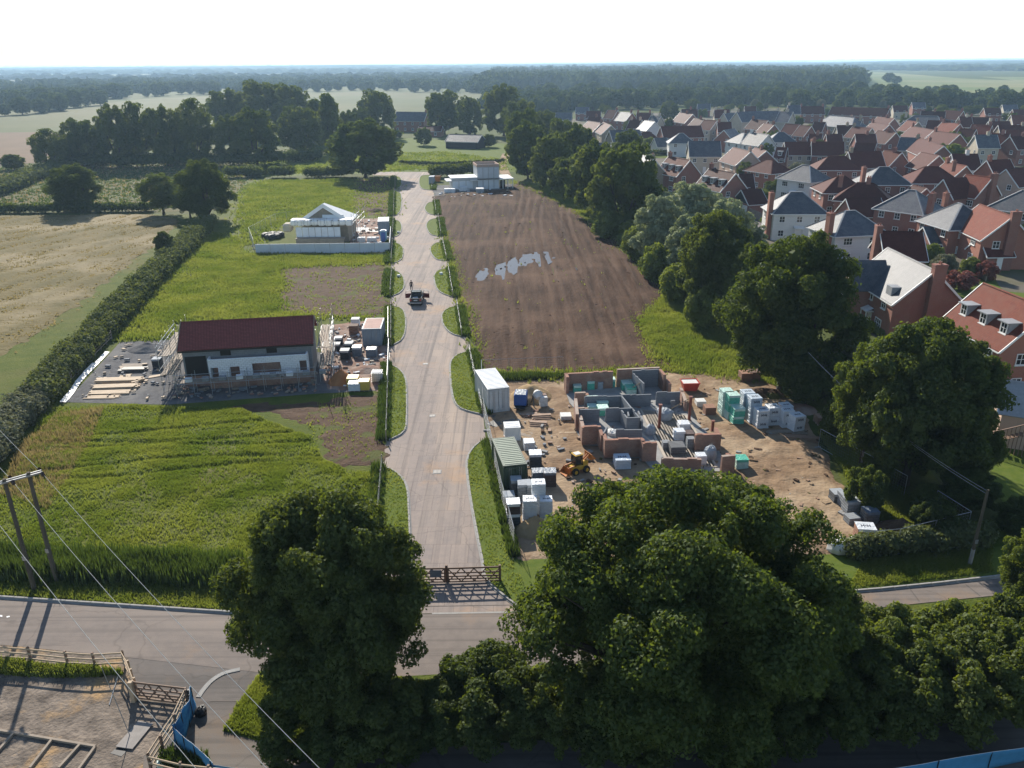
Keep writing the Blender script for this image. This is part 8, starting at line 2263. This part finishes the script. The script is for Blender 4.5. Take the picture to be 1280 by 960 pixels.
for s in (-1, 1):
    b = MB(); x0, x1 = 0.85, 0.45
    b.beam((0.9, s * 0.88, 0.85), (0.62, s * 1.78, 0.85), 0.08, 0.7); d = b.obj('door', M['car_maroon'], t)
    b = MB(); b.beam((0.88, s * 0.92, 1.62), (0.66, s * 1.6, 1.62), 0.05, 0.05); b.beam((0.88, s * 0.9, 1.2), (0.88, s * 0.92, 1.62), 0.05, 0.05); b.beam((0.62, s * 1.76, 1.2), (0.66, s * 1.6, 1.62), 0.05, 0.05); b.obj('window_frame', M['galv'], d)
    b = MB(); b.box((-2.24, s * 0.7, 1.0), (0.06, 0.2, 0.3)); b.obj('tail_light', M['red_paint'], t)
    for x in (1.6, -1.25):
        w_ = MB(); w_.tube((x, s * 0.66, 0.38), (x, s * 0.92, 0.38), 0.38, 0.38, 14); o = w_.obj('wheel', M['tyre'], t)
        w_ = MB(); w_.tube((x, s * 0.7, 0.38), (x, s * 0.935, 0.38), 0.2, 0.2, 10); w_.obj('rim', M['galv'], o)
b = MB(); b.box((-2.28, 0, 0.55), (0.12, 1.7, 0.2), 0, 0.03); b.obj('bumper', M['galv'], t)
b = MB(); b.box((-2.235, 0, 0.95), (0.03, 0.52, 0.12)); b.obj('number_plate', M['white'], t)
b = MB()
for s in (-1, 1): b.beam((-0.55, s * 0.72, 1.2), (-0.62, s * 0.68, 2.0), 0.07, 0.07)
b.beam((-0.62, -0.72, 2.0), (-0.62, 0.72, 2.0), 0.08, 0.08); b.obj('roll_bar', M['car_dark'], t)
b = MB(); b.box((-1.3, 0.1, 0.95), (1.0, 0.8, 0.3), 0.2, 0.03); prop(b.obj('toolbox', M['bag_grey'], None, tuple(pv), math.radians(91)), 'grey box of tools lying in the pickup bed', 'toolbox')

def person(p, rz, label, shirt, pants):
    J = {'pel': (0, 0, 0.95), 'wai': (0, 0, 1.12), 'che': (0, 0.0, 1.32), 'sho': (0, 0, 1.45), 'nec': (0, 0, 1.53), 'hea': (0, -0.02, 1.63), 'top': (0, -0.01, 1.76)}
    rad = {'pel': .16, 'wai': .145, 'che': .165, 'sho': .12, 'nec': .058, 'hea': .095, 'top': .07}
    E = [('pel', 'wai'), ('wai', 'che'), ('che', 'sho'), ('sho', 'nec'), ('nec', 'hea'), ('hea', 'top')]
    for s, n in ((-1, 'l'), (1, 'r')):
        J.update({'hip' + n: (s * .10, 0, .88), 'kne' + n: (s * .12, -.03 * s, .49), 'ank' + n: (s * .13, 0.02, .09), 'toe' + n: (s * .15, -.17, .04),
                  'shl' + n: (s * .19, 0, 1.42), 'elb' + n: (s * .27, .02, 1.13), 'wri' + n: (s * .27, -.14, .92), 'han' + n: (s * .26, -.20, .86)})
        rad.update({'hip' + n: .105, 'kne' + n: .068, 'ank' + n: .048, 'toe' + n: .042, 'shl' + n: .075, 'elb' + n: .047, 'wri' + n: .034, 'han' + n: .036})
        E += [('pel', 'hip' + n), ('hip' + n, 'kne' + n), ('kne' + n, 'ank' + n), ('ank' + n, 'toe' + n), ('sho', 'shl' + n), ('shl' + n, 'elb' + n), ('elb' + n, 'wri' + n), ('wri' + n, 'han' + n)]
        for f in range(5):
            k = 'fin%d%s' % (f, n)
            if f < 4: J[k] = (s * (.235 + .018 * f), -.255 - .004 * f, .795 + .006 * abs(f - 1))
            else: J[k] = (s * .215, -.245, .86)
            rad[k] = .0095; E.append(('han' + n, k))
    names = list(J); me = bpy.data.meshes.new('body')
    me.from_pydata([J[k] for k in names], [(names.index(a), names.index(c)) for a, c in E], [])
    o = link('body', me)
    md = o.modifiers.new('skin', 'SKIN')
    for i, k in enumerate(names):
        me.skin_vertices[0].data[i].radius = (rad[k], rad[k] * (0.72 if k in ('che', 'wai', 'pel', 'sho') else 1))
        me.skin_vertices[0].data[i].use_root = (k == 'pel')
    o.modifiers.new('smooth', 'SUBSURF').levels = 1
    dg = bpy.context.evaluated_depsgraph_get()
    nm = bpy.data.meshes.new_from_object(o.evaluated_get(dg))
    bpy.data.objects.remove(o)
    nm.name = 'body'
    nm.materials.clear()
    for k in ('skin', shirt, pants, 'black'): nm.materials.append(M[k])
    for f in nm.polygons:
        c = f.center; f.use_smooth = True
        hand = c.z < 0.93 and abs(c.x) > 0.19 and c.z > 0.6 and c.y < -0.1
        f.material_index = 0 if (c.z > 1.5 or hand) else 3 if c.z < 0.12 else 2 if (c.z < 0.98 and abs(c.x) < 0.235) else 1
    t = thing('person', label, 'person', (p.x, p.y, 0), rz)
    link('body', nm, t)
    h = MB(); n = 10
    vs = []
    for i in range(4):
        a = i * 0.5
        vs += [(0.115 * math.cos(a) * math.cos(2 * math.pi * k / n), 0.005 + 0.125 * math.cos(a) * math.sin(2 * math.pi * k / n), 1.655 + 0.135 * math.sin(a)) for k in range(n)]
    h.add(vs, [(i * n + k, i * n + (k + 1) % n, (i + 1) * n + (k + 1) % n, (i + 1) * n + k) for i in range(3) for k in range(n)] + [tuple(3 * n + k for k in range(n))])
    h.obj('hair', M['hair'], t)
    f = MB(); f.add([(-0.014, -0.112, 1.645), (0.014, -0.112, 1.645), (0, -0.145, 1.625), (0, -0.11, 1.67)], [(0, 2, 3), (2, 1, 3), (0, 1, 2)]); f.obj('nose', M['skin'], t)
    for s in (-1, 1):
        f = MB(); f.box((s * 0.036, -0.108, 1.665), (0.024, 0.012, 0.012)); f.obj('eye', M['black'], t)
        f = MB(); f.box((s * 0.1, 0.0, 1.645), (0.02, 0.03, 0.055), 0, 0.005); f.obj('ear', M['skin'], t)
    f = MB(); f.box((0, -0.105, 1.59), (0.045, 0.012, 0.01)); f.obj('mouth', M['red_paint'], t)
    return t
person(G(514.5, 364), 0.4, 'person in dark clothes standing on the road beyond the pickup', 'jacket', 'trousers')
# small white and dark things on verges and road
for u, v, l in ((498.5, 347, 'small white marker block on the fourth left verge'), (551.5, 344, 'small white marker block on the fourth right verge'), (498, 292, 'small white marker block on the sixth left verge')):
    p = G(u, v); b = MB(); b.box((0, 0, 0.28), (0.55, 0.3, 0.32), 0, 0.03); b.box((0, 0, 0.47), (0.4, 0.22, 0.06)); prop(b.obj('marker_block', M['white'], None, (p.x, p.y, 0)), l, 'marker block')
for u, v, l in ((507, 505, 'left'), ):
    pass

# ================================================================ AIR
hz = bpy.data.materials.new('haze'); hz.use_nodes = True
ht = hz.node_tree; ht.nodes.remove(ht.nodes['Principled BSDF'])
pvv = ht.nodes.new('ShaderNodeVolumePrincipled')
pvv.inputs['Color'].default_value = (0.50, 0.73, 1.0, 1)
pvv.inputs['Density'].default_value = 0.00014
pvv.inputs['Anisotropy'].default_value = 0.35
ht.links.new(pvv.outputs[0], ht.nodes['Material Output'].inputs['Volume'])
b = MB(); b.add([(x, y, z) for z in (-1.6, 47.0) for x, y in ((-FAR - 60, -260), (FAR + 60, -260), (FAR + 60, 2 * FAR + 60), (-FAR - 60, 2 * FAR + 60))], [(3, 2, 1, 0), (4, 5, 6, 7), (0, 1, 5, 4), (1, 2, 6, 5), (2, 3, 7, 6), (3, 0, 4, 7)])
prop(b.obj('haze', hz), kind='stuff')
